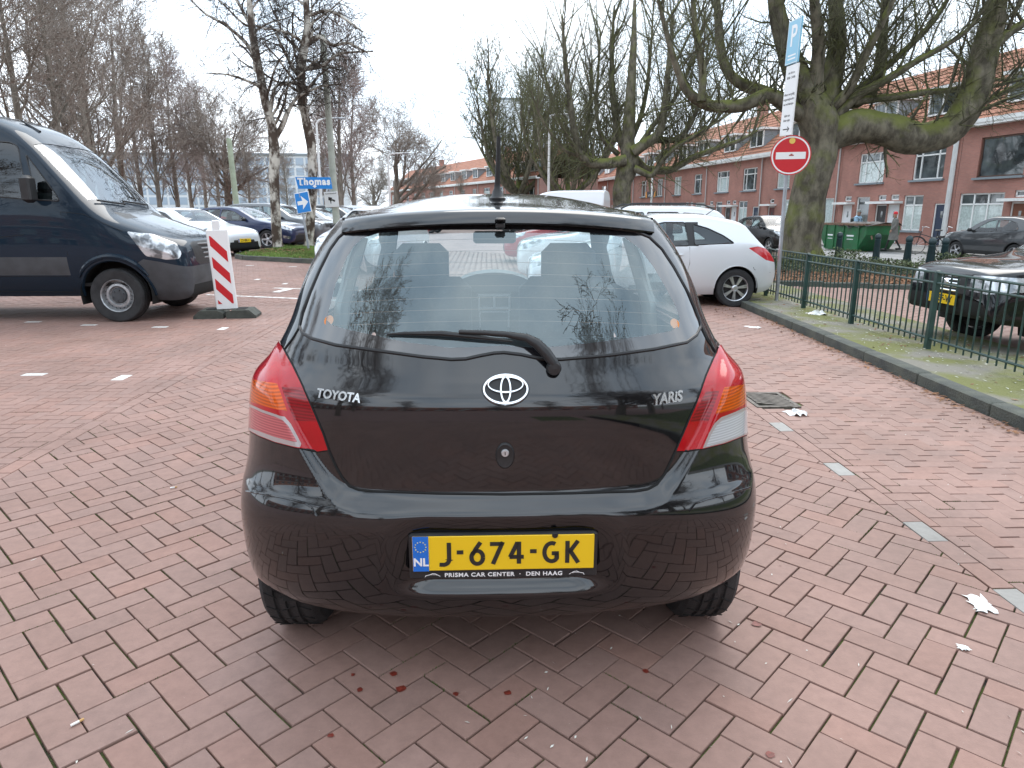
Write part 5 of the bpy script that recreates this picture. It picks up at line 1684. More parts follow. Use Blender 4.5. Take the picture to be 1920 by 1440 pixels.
mb.v = [(x, y - .0026, z) for x, y, z in mb.v]
mb.build('plate_characters', MAT['ink'], plate, fix=False)
mobj('dealer_lettering', text_mesh('PRISMA CAR CENTER  \u00b7  DEN HAAG', .0175, .0003, .0005, MAT['white_ink'], 'dealer_lettering', spacing=1.12), pf, (0, -.0006, -.0695), (PI/2, 0, 0)).scale = (1.1, 1, 1)
for x0, fl in ((-.205, 1), (.212, -1)):
    mb = MB()
    cp = [(-.022, -.006), (-.019, -.001), (-.008, .0015), (0, .0055), (.008, .0045), (.016, 0), (.022, -.004)]
    stroke(mb, [(fl*a, b) for a, b in cp], .0018, .0)
    stroke(mb, [(fl*a, b) for a, b in ((-.008, .0015), (.002, .002), (.016, 0))], .0013, .0)
    mb.build('dealer_logo', MAT['white_ink'], pf, loc=(x0, -.0009, -.0685), fix=False)
mb = MB(); mb.lathe([(0, -.004), (.007, -.004), (.009, 0)], 14, 'y', (.147, -.003, .052)); mb.build('plate_screw', MAT['trim'], plate, True)

# wiper
pts = [on_car(u, v)[0] + on_car(u, v)[1] * o_ for u, v, o_ in ((1037,686,.020),(1022,668,.030),(1004,650,.034),(985,640,.034),(950,634,.032),(905,630,.030),(862,628,.028))]
mb = MB(); mb.tube(pts, [.015, .016, .015, .012, .009, .0075, .006], 10); wa = mb.build('wiper_arm', MAT['black_plastic'], hero, True)
pts = [on_car(u, v)[0] + on_car(u, v)[1] * o_ for u, v, o_ in ((728,629,.010),(760,628,.014),(830,629,.018),(900,636,.018),(960,643,.014))]
mb = MB(); mb.tube(pts, [.003, .005, .008, .0065, .003], 8); mb.build('wiper_blade', MAT['trim'], wa, True)
co, no = on_car(1038, 688)
mb = MB(); mb.lathe([(0, -.030), (.017, -.028), (.021, -.018), (.021, 0)], 20, 'y'); mb.build('wiper_pivot', MAT['black_plastic'], wa, True, loc=co)
# small orange sticker in the lower corners of the window
MAT['orange_st'] = M('orange_sticker', (.72, .22, .03), .5)
for u, v in ((615, 600), (1267, 606)):
    co, no = on_car(u, v)
    mb = MB(); mb.lathe([(0, 0), (.016, 0)], 16, 'y'); o = mb.build('window_sticker', MAT['orange_st'], rw, loc=co - no*.004, rot=(math.atan2(no.z, -no.y) * -1, R(25) if u < 900 else R(-20), 0)); o.scale = (.8, 1, 1.1)
# heating wires
MAT['wire'] = M('heating_wire', (.20, .13, .09), .6)
for vv in (448, 470, 492, 514, 536, 558, 580, 602):
    uL = float(np.interp(vv, [430, 470, 530, 600], [700, 668, 640, 622])); uR = float(np.interp(vv, [430, 470, 530, 600], [1140, 1192, 1234, 1262]))
    pts = [on_car(uL + (uR - uL)*t, vv + 10*(2*t - 1)**2)[0] + Vector((0, .003, 0)) for t in np.linspace(0, 1, 15)]
    mb = MB(); mb.tube(pts, .0007, 3); mb.build('heating_wire', MAT['wire'], rw)
bm.free()
# underside, exhaust, wheels
mb = MB(); mb.box((0, 1.9, .29), (1.42, 3.3, .03)); mb.box((0, .42, .275), (1.0, .55, .05)); mb.build('underbody', MAT['under'], hero)
mb = MB(); mb.tube([(.235, .16, .272), (.235, .5, .285)], .024, 14, False); mb.build('exhaust_pipe', MAT['under'], hero, True)
for qv in (.535, 2.96):
    for sg in (-1, 1):
        w_ = add_wheel(hero, sg*.702, qv, .296, .185, 'twin5' if qv > 1 else 'twin5', spin=.5)
        mb = MB()
        a = np.linspace(-.2, PI + .2, 18); vs = []; fs = []
        for t in a:
            for x in (.70, .50): vs.append((sg*x, qv + .335*math.cos(t), .295 + .335*math.sin(t)))
        for j in range(len(a) - 1): fs.append((2*j, 2*j+1, 2*j+3, 2*j+2))
        vs += [(sg*.50, qv + .335*math.cos(t), .295 + .335*math.sin(t)) for t in a]; fs.append(tuple(range(2*len(a), 3*len(a))))
        mb.add(vs, fs); mb.build('wheel_well', MAT['under'], hero)
# tread sipes on the near tyres
for sg in (-1, 1):
    mb = MB()
    for k in range(30):
        a = 2*PI*k/30
        for xo, ww, tw in ((-.052, .04, .35), (0, .045, -.3), (.052, .04, .35)):
            ca, sa = math.cos(a), math.sin(a)
            p1, p2 = Vector((sg*.702 + xo - ww/2, .535 + .2965*math.cos(a - tw*.12), .288 + .2965*math.sin(a - tw*.12))), Vector((sg*.702 + xo + ww/2, .535 + .2965*math.cos(a + tw*.12), .288 + .2965*math.sin(a + tw*.12)))
            mb.tube([p1, p2], .0022, 4)
    mb.build('tread_sipes', MAT['gap'], hero)['kind'] = 'stuff'
# interior
mb = MB(); mb.box((0, 1.7, .34), (1.36, 2.3, .03)); mb.build('cabin_floor', MAT['under'], hero)
for sg in (-1, 1):
    mb = MB()
    mb.box((sg*.375, 1.84, .80), (.50, .15, .62), bev=.06)
    mb.box((sg*.375, 2.05, .55), (.50, .55, .16), bev=.06)
    mb.box((sg*.375, 1.80, 1.175), (.275, .11, .215), bev=.045)
    for d in (-.06, .06): mb.tube([(sg*.375 + d, 1.82, 1.02), (sg*.375 + d, 1.80, 1.12)], .007, 6)
    mb.build('front_seat', MAT['cloth'], hero, True)
mb = MB(); mb.box((0, .95, .72), (1.24, .17, .44), bev=.06); mb.build('rear_bench', MAT['cloth'], hero, True)
mb = MB(); mb.box((0, .50, .86), (1.16, .5, .025)); mb.build('parcel_shelf', MAT['cloth'], hero)
mb = MB(); mb.box((0, 2.66, .86), (1.36, .36, .26), bev=.08); dash = mb.build('dashboard', MAT['dash'], hero, True)
mb = MB()
hump = [(.26*math.cos(a), .115*math.sin(a)) for a in np.linspace(0, PI, 17)]
mb.prism([(a, b + .965) for a, b in hump], 2.46, 2.72, 'xz'); mb.build('instrument_hood', MAT['dash'], dash, True)
mb = MB(); mb.prism([(-.105,.955),(.105,.955),(.085,.72),(-.085,.72)], 2.44, 2.47, 'xz'); con = mb.build('centre_console', MAT['dash'], dash)
mb = MB()
for x, z, w, h in ((0, .945, .19, .012), (0, .868, .17, .012), (0, .845, .165, .01), (-.092, .90, .012, .10), (.092, .90, .012, .10), (0, .90, .014, .08), (-.088, .80, .01, .10), (.088, .80, .01, .10)): mb.box((x, 2.43, z), (w, .012, h))
mb.build('console_trim', MAT['silver_plastic'], con)
st = MB(); st.lathe([(.165, -.013), (.182, 0), (.165, .013), (.152, 0)], 32, 'y', (0, 0, 0), True); st.box((0, 0, 0), (.30, .02, .06), bev=.01); st.build('steering_wheel', MAT['black_plastic'], hero, True, loc=(-.375, 2.33, .90), rot=(R(-22), 0, 0))
mb = MB(); mb.box((0, 2.02, 1.305), (.23, .03, .065), bev=.012); mb.build('rear_view_mirror', MAT['trim'], hero, True)
for sg in (-1, 1):
    mb = MB(); mb.box((sg*.955, 2.30, 1.02), (.17, .10, .13), bev=.045); mb.tube([(sg*.80, 2.32, .99), (sg*.9, 2.31, 1.0)], .025, 6); mb.build('door_mirror', H_PAINT, hero, True)
    mb = MB(); mb.tube([(sg*.60, 1.37, 1.33), (sg*.70, 1.36, 1.02), (sg*.73, 1.35, .6)], .035, 6); mb.build('door_pillar', MAT['liner'], hero, True)
# dried drip marks and nicks on the paint
# ================================================================ TREES
def tubes(polys, sides):
    """polylines with radii -> vertices and faces, batched by length"""
    V, F, base = [], [], 0
    groups = {}
    for p, r in polys: groups.setdefault(len(p), []).append((p, r))
    for n, lst in groups.items():
        P_ = np.array([a for a, _ in lst], float); R_ = np.array([b for _, b in lst], float)
        T = np.empty_like(P_)
        T[:, 1:-1] = P_[:, 2:] - P_[:, :-2]; T[:, 0] = P_[:, 1] - P_[:, 0]; T[:, -1] = P_[:, -1] - P_[:, -2]
        T /= np.maximum(np.linalg.norm(T, axis=2, keepdims=True), 1e-9)
        ref = np.where(np.abs(T[:, :1, 2:3]) < .8, np.array([0, 0, 1.0]), np.array([1.0, 0, 0]))
        A = np.cross(T, np.broadcast_to(ref, T.shape)); A /= np.maximum(np.linalg.norm(A, axis=2, keepdims=True), 1e-9)
        B = np.cross(T, A)
        ang = np.arange(sides) * 2 * PI / sides
        ring = P_[:, :, None, :] + R_[:, :, None, None] * (A[:, :, None, :] * np.cos(ang)[None, None, :, None] + B[:, :, None, :] * np.sin(ang)[None, None, :, None])
        nb = len(lst)
        V.append(ring.reshape(-1, 3))
        idx = np.arange(nb * n * sides).reshape(nb, n, sides) + base
        a = idx[:, :-1, :]; b = np.roll(idx, -1, 2)[:, :-1, :]; c = np.roll(idx, -1, 2)[:, 1:, :]; d = idx[:, 1:, :]
        F.append(np.stack([a, b, c, d], -1).reshape(-1, 4))
        base += nb * n * sides
    return np.concatenate(V), np.concatenate(F)
def tube_mesh(name, polys, sides, mat):
    v, f = tubes(polys, sides)
    me = bpy.data.meshes.new(name)
    me.vertices.add(len(v)); me.vertices.foreach_set('co', v.astype(np.float32).ravel())
    me.loops.add(len(f) * 4); me.loops.foreach_set('vertex_index', f.astype(np.int32).ravel())
    me.polygons.add(len(f)); me.polygons.foreach_set('loop_start', np.arange(0, len(f) * 4, 4, dtype=np.int32)); me.polygons.foreach_set('loop_total', np.full(len(f), 4, np.int32))
    me.polygons.foreach_set('use_smooth', np.ones(len(f), bool))
    me.materials.append(mat)
    me.update(calc_edges=True); me.validate()
    return me
def grow(r, p0, d, L, r0, n, wig, up, taper=.25, droop=0.0):
    """one wandering branch"""
    p = np.array(p0, float); d = np.array(d, float); d /= np.linalg.norm(d)
    pts = [p.copy()]; st = L / n
    for k in range(n):
        d = d + r.normal(0, wig, 3) + np.array([0, 0, up - droop * (k / n)])
        d /= np.linalg.norm(d)
        p = p + d * st
        pts.append(p.copy())
    rad = r0 * (1 - (1 - taper) * np.linspace(0, 1, n + 1))
    return np.array(pts), rad
def side_dir(r, t, ang):
    """a direction leaning off t by ang, turned at random"""
    t = t / np.linalg.norm(t)
    v = r.normal(0, 1, 3); v -= t * v.dot(t); v /= np.linalg.norm(v)
    return t * math.cos(ang) + v * math.sin(ang)
def ramify(r, pts, rad, spec, lev, wood, twig):
    """spec: per level (count, from, angle, length, radius ratio, segments, wiggle, up, droop)"""
    if lev >= len(spec): return
    cnt, t0, ang, ln, rr, seg, wig, up, droop = spec[lev]
    n = len(pts)
    cnt = max(1, int(round(cnt * r.uniform(.75, 1.25))))
    for k in range(cnt):
        t = t0 + (1 - t0) * (k + r.uniform(.0, 1.0)) / cnt
        t = min(t, .99)
        i = min(int(t * (n - 1)), n - 2); f = t * (n - 1) - i
        p = pts[i] * (1 - f) + pts[i + 1] * f
        d = side_dir(r, pts[i + 1] - pts[i], R(ang) * r.uniform(.65, 1.3))
        L = ln * r.uniform(.6, 1.25) * (1.15 - .45 * t)
        b0 = max((rad[i] * (1 - f) + rad[i + 1] * f) * rr * r.uniform(.7, 1.1), .006)
        q, w = grow(r, p, d, L, b0, seg, wig, up, .3 if lev < len(spec) - 1 else .5, droop)
        (wood if lev == 0 else twig).append((q, w))
        ramify(r, q, w, spec, lev + 1, wood, twig)
def bark(name, c1, c2, moss=None, scale=7.0, stretch=.25, bump=.8, lo=.4, hi=.62):
    m = bpy.data.materials.new(name); m.use_nodes = True
    n, l = m.node_tree.nodes, m.node_tree.links
    b = n['Principled BSDF']; b.inputs['Roughness'].default_value = .9; b.inputs['Specular IOR Level'].default_value = .2
    tc = n.new('ShaderNodeTexCoord'); mp = n.new('ShaderNodeMapping'); mp.inputs['Scale'].default_value = (1, 1, stretch)
    l.new(tc.outputs['Object'], mp.inputs['Vector'])
    no = n.new('ShaderNodeTexNoise'); no.inputs['Scale'].default_value = scale; no.inputs['Detail'].default_value = 7; no.inputs['Roughness'].default_value = .65
    l.new(mp.outputs['Vector'], no.inputs['Vector'])
    rp = n.new('ShaderNodeValToRGB'); rp.color_ramp.elements[0].position = lo; rp.color_ramp.elements[1].position = hi
    rp.color_ramp.elements[0].color = (*c2, 1); rp.color_ramp.elements[1].color = (*c1, 1)
    l.new(no.outputs['Fac'], rp.inputs['Fac'])
    src = rp.outputs['Color']
    if moss:      # moss cushions grow on the upper sides of limbs
        ge = n.new('ShaderNodeNewGeometry'); sx = n.new('ShaderNodeSeparateXYZ'); l.new(ge.outputs['Normal'], sx.inputs[0])
        n2 = n.new('ShaderNodeTexNoise'); n2.inputs['Scale'].default_value = 2.2; n2.inputs['Detail'].default_value = 5; l.new(tc.outputs['Object'], n2.inputs['Vector'])
        ad = n.new('ShaderNodeMath'); ad.operation = 'MULTIPLY_ADD'; ad.inputs[1].default_value = .55
        l.new(sx.outputs['Z'], ad.inputs[0]); l.new(n2.outputs['Fac'], ad.inputs[2])
        mr = n.new('ShaderNodeMapRange'); mr.inputs['From Min'].default_value = .50; mr.inputs['From Max'].default_value = .85; mr.inputs['To Max'].default_value = .85
        l.new(ad.outputs[0], mr.inputs['Value'])
        mx = n.new('ShaderNodeMixRGB'); mx.inputs['Color2'].default_value = (*moss, 1)
        l.new(mr.outputs[0], mx.inputs['Fac']); l.new(src, mx.inputs['Color1']); src = mx.outputs['Color']
    l.new(src, b.inputs['Base Color'])
    bp = n.new('ShaderNodeBump'); bp.inputs['Strength'].default_value = bump; bp.inputs['Distance'].default_value = .05
    l.new(no.outputs['Fac'], bp.inputs['Height']); l.new(bp.outputs['Normal'], b.inputs['Normal'])
    return m
BARK_PLANE = bark('mossy_plane_bark', (.19, .17, .125), (.075, .066, .05), (.145, .16, .04), 3.5, .5, 1.0)
BARK_PLANE_TWIG = bark('mossy_twig_bark', (.15, .145, .10), (.08, .076, .055), (.13, .14, .045), 6, .6, .5)
BARK_GREY = bark('grey_brown_bark', (.26, .23, .19), (.14, .122, .10))
BARK_TWIG = bark('brown_twig_bark', (.36, .31, .265), (.24, .205, .175))  # lightened to put sky glare and distance haze into the colour
BARK_PURPLE = bark('reddish_twig_bark', (.36, .295, .265), (.25, .20, .182))  # reddish twigs, paled with the same painted haze
BARK_BIRCH = bark('birch_bark', (.58, .54, .47), (.085, .062, .048), None, 3.4, .6, .9, .46, .58)
BARK_BIRCH_TWIG = bark('birch_twig_bark', (.10, .085, .07), (.05, .042, .036))
def tree_from(name, wood, twig, loc, label, group, mw, mt, sw=8, stw=3, cat='tree', rz=0.0):
    o = empty(name, loc, rz, label, cat, group)
    tr = mobj('trunk', tube_mesh('trunk', wood, sw, mw), o)
    if twig: mobj('crown', tube_mesh('crown', twig, stw, mt), o)
    return o
def limb_px(trace, y, dy=0.0, loc=(0, 0, 0), sub=3):
    """a limb measured in the photograph: (u, v, radius); y its distance, dy the change of distance along it"""
    n = len(trace)
    key = [at_depth(u, v, y + dy * i / max(1, n - 1)) - Vector(loc) for i, (u, v, _) in enumerate(trace)]
    ts = np.arange(n)
    fx = [pchip(ts, [k[j] for k in key]) for j in range(3)]; fr = pchip(ts, [t[2] for t in trace])
    tt = np.linspace(0, n - 1, (n - 1) * sub + 1)
    return np.stack([f(tt) for f in fx], 1), fr(tt)
def knobbly(r, pts, rad, k=.08):
    sm = lambda a: np.apply_along_axis(lambda c: np.convolve(np.pad(c, 2, 'edge'), [.1, .25, .3, .25, .1], 'valid'), 0, a)
    return pts + sm(r.normal(0, 1, pts.shape)) * (rad[:, None] * k * 1.6), rad * (1 + sm(r.normal(0, k * 1.3, rad.shape)))
def shoots(r, pts, rad, wood, twig, every, length, r0, up=.10, start=.25, spread=.45):
    """upright pollard shoots along a limb"""
    d = np.linalg.norm(np.diff(pts, axis=0), axis=1); cum = np.concatenate([[0], np.cumsum(d)]); tot = cum[-1]
    s = tot * start
    while s < tot:
        i = min(np.searchsorted(cum, s) - 1, len(pts) - 2); i = max(i, 0); f = (s - cum[i]) / max(d[i], 1e-6)
        p = pts[i] * (1 - f) + pts[i + 1] * f
        dr = np.array([r.normal(0, spread), r.normal(0, spread), 1.0])
        L = length * r.uniform(.5, 1.15)
        b0 = min(r0 * r.uniform(.6, 1.2), rad[i] * .8)
        q, w = grow(r, p, dr, L, b0, 7, .075, up, .25)
        (wood if b0 > .045 else twig).append((q, w))
        ramify(r, q, w, [(9, .12, 45, L * .34, .45, 4, .12, .07, 0), (4, .2, 45, L * .14, .5, 3, .15, .03, 0)], 0, twig, twig)
        s += every * r.uniform(.5, 1.5)

# --- the near knotty plane tree behind the no-entry sign
r = np.random.default_rng(11)
Y1 = 24.0
b1 = at_depth(1505, 494, Y1); loc1 = (b1.x, Y1, b1.z)
wood, twig = [], []
trunk = limb_px([(1499, 506, .78), (1501, 480, .68), (1507, 430, .60), (1513, 380, .56), (1523, 330, .55), (1536, 285, .58), (1536, 250, .60), (1525, 215, .58), (1505, 165, .44), (1482, 110, .36), (1462, 50, .29), (1450, -30, .22), (1440, -140, .12)], Y1, 0, loc1, 4)
limbs = [
    [(1540, 262, .56), (1580, 245, .54), (1625, 236, .52), (1672, 246, .52), (1720, 262, .50), (1765, 252, .48), (1802, 218, .47), (1826, 170, .45), (1840, 120, .42), (1854, 70, .36), (1868, 10, .30), (1878, -70, .20), (1885, -170, .1)],
    [(1535, 240, .46), (1552, 190, .38), (1562, 130, .34), (1570, 70, .28), (1566, 0, .22), (1560, -90, .14)],
    [(1530, 225, .34), (1500, 212, .28), (1470, 195, .24), (1440, 178, .23), (1415, 188, .21), (1385, 198, .20), (1345, 201, .19), (1312, 190, .17), (1288, 170, .14), (1270, 130, .11), (1255, 80, .085), (1240, 20, .06), (1225, -40, .04)],
    [(1520, 200, .30), (1480, 190, .24), (1440, 175, .20), (1395, 160, .18), (1365, 135, .17), (1352, 95, .15), (1347, 40, .13), (1342, -40, .09)],
    [(1315, 191, .13), (1318, 150, .12), (1312, 100, .11), (1302, 40, .09), (1298, -50, .06)],
    [(1530, 205, .24), (1570, 195, .20), (1605, 192, .19), (1635, 170, .17), (1648, 130, .16), (1655, 70, .15), (1660, 0, .12), (1668, -90, .08)],
    [(1560, 225, .22), (1610, 178, .15), (1660, 150, .13), (1710, 120, .11), (1760, 92, .09), (1810, 60, .07), (1850, 10, .05)],
    [(1600, 190, .16), (1640, 185, .13), (1690, 180, .12), (1745, 172, .10), (1790, 168, .09), (1850, 150, .06), (1910, 150, .04)],
    [(1530, 215, .30), (1530, 150, .24), (1535, 90, .20), (1528, 20, .16), (1520, -60, .1)],
    [(1545, 215, .22), (1590, 170, .15), (1620, 110, .13), (1650, 50, .1), (1690, -30, .06)],
    [(1560, 200, .18), (1620, 160, .12), (1690, 100, .10), (1750, 40, .08), (1800, -40, .05)],
    [(1845, 100, .22), (1880, 70, .17), (1915, 45, .13), (1960, 20, .1), (2010, -40, .06)],
    [(1800, 215, .16), (1850, 190, .10), (1900, 165, .08), (1960, 150, .05)],
]
wood.append(knobbly(r, *trunk, .05))
offs = [-.6, .8, -1.2, .9, -1.2, 1.0, -.8, .3, -1.0, -1.2, .9, -.8, -.6]
for k, tr in enumerate(limbs):
    q = limb_px(tr, Y1 + (0 if k not in (4, 11, 12) else offs[2 if k == 4 else 0]), offs[k] if k not in (4, 11, 12) else .4, loc1, 4)
    q = knobbly(r, *q, .05); wood.append(q)
    shoots(r, q[0], q[1], wood, twig, .36 if k else .5, 3.3, .042, .04, .2 if k != 0 else .4, .55)
    ramify(r, q[0], q[1], [(28, .12, 62, 2.1, .18, 6, .13, .06, 0), (8, .1, 48, .85, .45, 3, .16, .04, 0), (3, .2, 45, .3, .5, 2, .15, .02, 0)], 0, twig, twig)
ramify(r, trunk[0], trunk[1], [(14, .5, 60, 1.6, .15, 5, .14, .08, 0), (7, .1, 50, .7, .5, 3, .16, .04, 0)], 0, twig, twig)
# root flare
for k in range(7):
    a = 2 * PI * k / 7 + .3
    wood.append((np.array([(.35 * math.cos(a), .35 * math.sin(a), .5), (.55 * math.cos(a), .55 * math.sin(a), .15), (.85 * math.cos(a), .85 * math.sin(a), -.15)]), np.array([.2, .2, .12])))
tree_from('plane_tree', wood, twig, loc1, 'huge knotty plane tree with mossy limbs behind the no-entry sign', 'knotty plane trees', BARK_PLANE, BARK_PLANE_TWIG, 12, 3)

# --- the second plane tree
r = np.random.default_rng(12)
Y2 = 46.0
loc2 = (at_depth(1168, 420, Y2).x, Y2, gz(7, 46) - .02)
wood, twig = [], []
trunk = limb_px([(1170, 432, .72), (1167, 400, .62), (1166, 365, .60), (1168, 340, .58), (1175, 315, .66), (1180, 295, .62), (1178, 265, .45), (1180, 215, .36), (1184, 150, .28), (1188, 80, .2), (1190, 0, .1)], Y2, 0, loc2, 4)
limbs = [
    [(1172, 300, .46), (1140, 306, .42), (1112, 306, .40), (1092, 292, .36), (1080, 262, .30), (1072, 215, .26), (1064, 150, .2), (1058, 90, .15), (1054, 30, .08)],
    [(1175, 285, .40), (1160, 250, .32), (1152, 200, .28), (1147, 140, .22), (1148, 80, .16), (1152, 10, .08)],
    [(1188, 285, .46), (1212, 268, .42), (1236, 250, .36), (1244, 215, .30), (1250, 160, .24), (1256, 100, .18), (1262, 30, .08)],
    [(1190, 300, .40), (1216, 318, .36), (1248, 320, .32), (1275, 310, .28), (1305, 292, .24), (1345, 278, .20), (1385, 264, .15), (1420, 246, .08)],
    [(1225, 262, .30), (1262, 262, .24), (1292, 238, .20), (1310, 190, .16), (1322, 130, .12), (1330, 70, .06)],
    [(1150, 305, .26), (1118, 300, .22), (1098, 276, .2), (1102, 230, .17), (1108, 170, .14), (1110, 110, .08)],
    [(1190, 315, .30), (1220, 328, .26), (1235, 310, .2), (1262, 280, .16), (1300, 255, .13), (1350, 225, .1), (1400, 190, .05)],
    [(1080, 280, .2), (1055, 240, .15), (1035, 190, .12), (1022, 140, .09), (1015, 90, .05)],
    [(1195, 280, .26), (1225, 235, .2), (1262, 190, .16), (1290, 135, .12), (1312, 70, .07), (1325, 10, .04)],
    [(1160, 290, .24), (1128, 255, .18), (1118, 200, .15), (1122, 130, .11), (1126, 60, .06)],
    [(1230, 300, .22), (1275, 270, .17), (1322, 245, .13), (1360, 200, .1), (1385, 145, .06)],
    [(1180, 270, .26), (1204, 210, .2), (1216, 140, .15), (1222, 70, .09), (1226, 0, .05)],
    [(1100, 295, .2), (1066, 285, .15), (1038, 255, .12), (1012, 215, .09), (996, 170, .05)],
]
wood.append(knobbly(r, *trunk, .06))
for k, tr in enumerate(limbs):
    q = knobbly(r, *limb_px([(a, b, c * .78) for a, b, c in tr], Y2 + (.8 if k % 2 else -.5), (1.4 if k % 2 else -1.4), loc2, 4), .05); wood.append(q)
    shoots(r, q[0], q[1], wood, twig, .33, 4.2, .05, .05, .15, .5)
    ramify(r, q[0], q[1], [(40, .1, 62, 2.2, .2, 5, .15, .07, 0), (9, .12, 50, .9, .5, 3, .16, .04, 0)], 0, twig, twig)
tree_from('plane_tree', wood, twig, loc2, 'knotty plane tree with a bare trunk rising behind the white van roof', 'knotty plane trees', BARK_PLANE, BARK_PLANE_TWIG, 10, 3)
def pollard(seed, H, r0):
    r = np.random.default_rng(seed); wood, twig = [], []
    tr, rad = grow(r, (0, 0, -.1), (0, 0, 1), H * .22, r0, 6, .04, 0, .8); wood.append((tr, rad))
    for k in range(8):
        a = 2 * PI * k / 8 + r.uniform(-.3, .3)
        q, w = grow(r, tr[-1] - np.array([0, 0, r.uniform(0, .5)]), (math.cos(a), math.sin(a), .35), H * r.uniform(.45, .8), r0 * .55, 9, .07, .22, .12)
        wood.append((q, w)); shoots(r, q, w, wood, twig, .42, H * .34, .07, .06, .12, .35)
    return wood, [(p, np.maximum(q, .016)) for p, q in twig]
wood, twig = pollard(21, 14.5, .55)
pl3 = tree_from('plane_tree', wood, twig, (at_depth(1062, 400, 68).x, 68, -.1), 'bushy pollarded plane tree right of the roof aerial', 'knotty plane trees', BARK_PLANE, BARK_PLANE_TWIG, 7, 3)
o = copy_tree(pl3); o.location = (at_depth(975, 400, 86).x, 86, -.1); o.rotation_euler = (0, 0, 2.0); o.scale = (1.3,) * 3; o['label'] = 'farther pollarded plane tree just right of the roof aerial tip'

# --- two birches on the island
def birch(seed, trace, y, label):
    r = np.random.default_rng(seed); wood, twig = [], []
    b = at_depth(trace[0][0], trace[0][1], y); loc = (b.x, y, gz(b.x, y) + .06)
    q = limb_px(trace, y, 0, loc, 4); q = knobbly(r, *q, .06); wood.append(q)
    return r, wood, twig, loc
BS = [(16, .12, 55, 2.4, .40, 6, .15, .03, .10), (9, .15, 55, 1.2, .5, 5, .18, -.02, .22), (6, .15, 45, .55, .55, 4, .12, -.06, .30), (3, .2, 40, .25, .6, 3, .1, -.05, .2)]
r, wood, twig, loc = birch(31, [(522, 474, .20), (520, 450, .16), (517, 400, .155), (514, 340, .16), (515, 290, .155), (512, 250, .15), (498, 195, .14), (488, 140, .13), (478, 90, .12), (472, 45, .11), (468, 0, .09), (465, -60, .06), (462, -130, .03)], 23.6, '')
ramify(r, wood[0][0], wood[0][1], [(18, .42, 50, 2.6, .38, 6, .16, .03, .10)] + BS[1:], 0, wood, twig)
for tr in ([(514, 265, .09), (530, 235, .08), (543, 205, .07), (560, 180, .055), (585, 168, .045), (610, 160, .035), (640, 158, .02)], [(505, 215, .08), (520, 160, .05), (560, 155, .04), (575, 145, .02)], [(484, 115, .07), (460, 80, .06), (420, 45, .045), (385, 25, .035), (350, -10, .02)], [(475, 60, .07), (455, 20, .05), (430, -20, .04), (400, -60, .02)]):
    q = limb_px(tr, 23.6, .5, loc, 4); q = knobbly(r, *q, .15); wood.append(q); ramify(r, *q, BS[1:], 0, twig, twig)
tree_from('birch_tree', wood, twig, loc, 'leaning birch with peeling white bark left of the arrow sign', 'birches on the island', BARK_BIRCH, BARK_BIRCH_TWIG, 9, 3)
r, wood, twig, loc = birch(32, [(577, 474, .20), (580, 440, .16), (583, 390, .15), (586, 330, .15), (584, 280, .15), (574, 225, .14), (566, 180, .14), (564, 140, .15), (570, 90, .14), (576, 50, .11), (574, 0, .09), (572, -60, .06), (570, -130, .03)], 24.3, '')
ramify(r, wood[0][0], wood[0][1], [(20, .40, 55, 2.4, .38, 6, .16, .03, .12)] + BS[1:], 0, wood, twig)
for tr in ([(572, 85, .09), (600, 70, .07), (625, 85, .055), (650, 80, .045), (690, 100, .02)], [(566, 150, .09), (545, 120, .06), (530, 90, .05), (515, 60, .03)], [(575, 30, .06), (610, 20, .05), (645, 35, .04), (680, 60, .02)], [(568, 130, .08), (600, 125, .06), (640, 100, .04), (700, 96, .02)]):
    q = limb_px(tr, 24.3, -.5, loc, 4); q = knobbly(r, *q, .15); wood.append(q); ramify(r, *q, BS[1:], 0, twig, twig)
tree_from('birch_tree', wood, twig, loc, 'birch with shaggy dark bark behind the blue arrow sign', 'birches on the island', BARK_BIRCH, BARK_BIRCH_TWIG, 9, 3)

# --- bare avenue trees
def bare(seed, H, r0, spec, lean=0.0, top=.96):
    r = np.random.default_rng(seed); wood, twig = [], []
    tr, rad = grow(r, (0, 0, -.15), (lean, 0, 1), H * top, r0, 12, .035, .02, .10)
    wood.append((tr, rad)); ramify(r, tr, rad, spec, 0, wood, twig)
    return wood, twig
UPRIGHT = [(20, .20, 48, 4.2, .45, 7, .10, .10, 0), (8, .18, 45, 1.9, .5, 5, .13, .07, 0), (6, .15, 42, .9, .55, 4, .14, .04, 0), (3, .2, 40, .42, .6, 2, .1, .02, 0)]
DENSE = [(24, .16, 38, 2.9, .40, 6, .10, .12, 0), (8, .15, 40, 1.5, .5, 4, .14, .06, 0), (5, .12, 38, .8, .6, 3, .14, .03, 0), (3, .2, 38, .42, .7, 2, .1, .02, 0)]
SPREAD = [(12, .16, 62, 4.6, .60, 8, .16, .10, 0), (10, .2, 50, 2.2, .5, 6, .18, .06, 0), (8, .2, 48, 1.1, .55, 4, .18, .03, 0), (4, .2, 40, .5, .6, 3, .15, .02, 0)]
def proto(seed, H, r0, spec, mw, mt, **k):
    w, t = bare(seed, H, r0, spec, **k)
    t = [(p, np.maximum(q * .85, .0098)) for p, q in t]
    return tube_mesh('trunk', w, 7, mw), tube_mesh('crown', t, 3, mt)
protos = {'a': proto(41, 12, .26, UPRIGHT, BARK_GREY, BARK_TWIG), 'b': proto(42, 12, .24, UPRIGHT, BARK_GREY, BARK_TWIG), 'd': proto(43, 11, .20, DENSE, BARK_GREY, BARK_PURPLE), 's': proto(44, 9.5, .34, SPREAD, BARK_GREY, BARK_TWIG, top=.72), 'e': proto(45, 11, .18, DENSE, BARK_GREY, BARK_TWIG)}
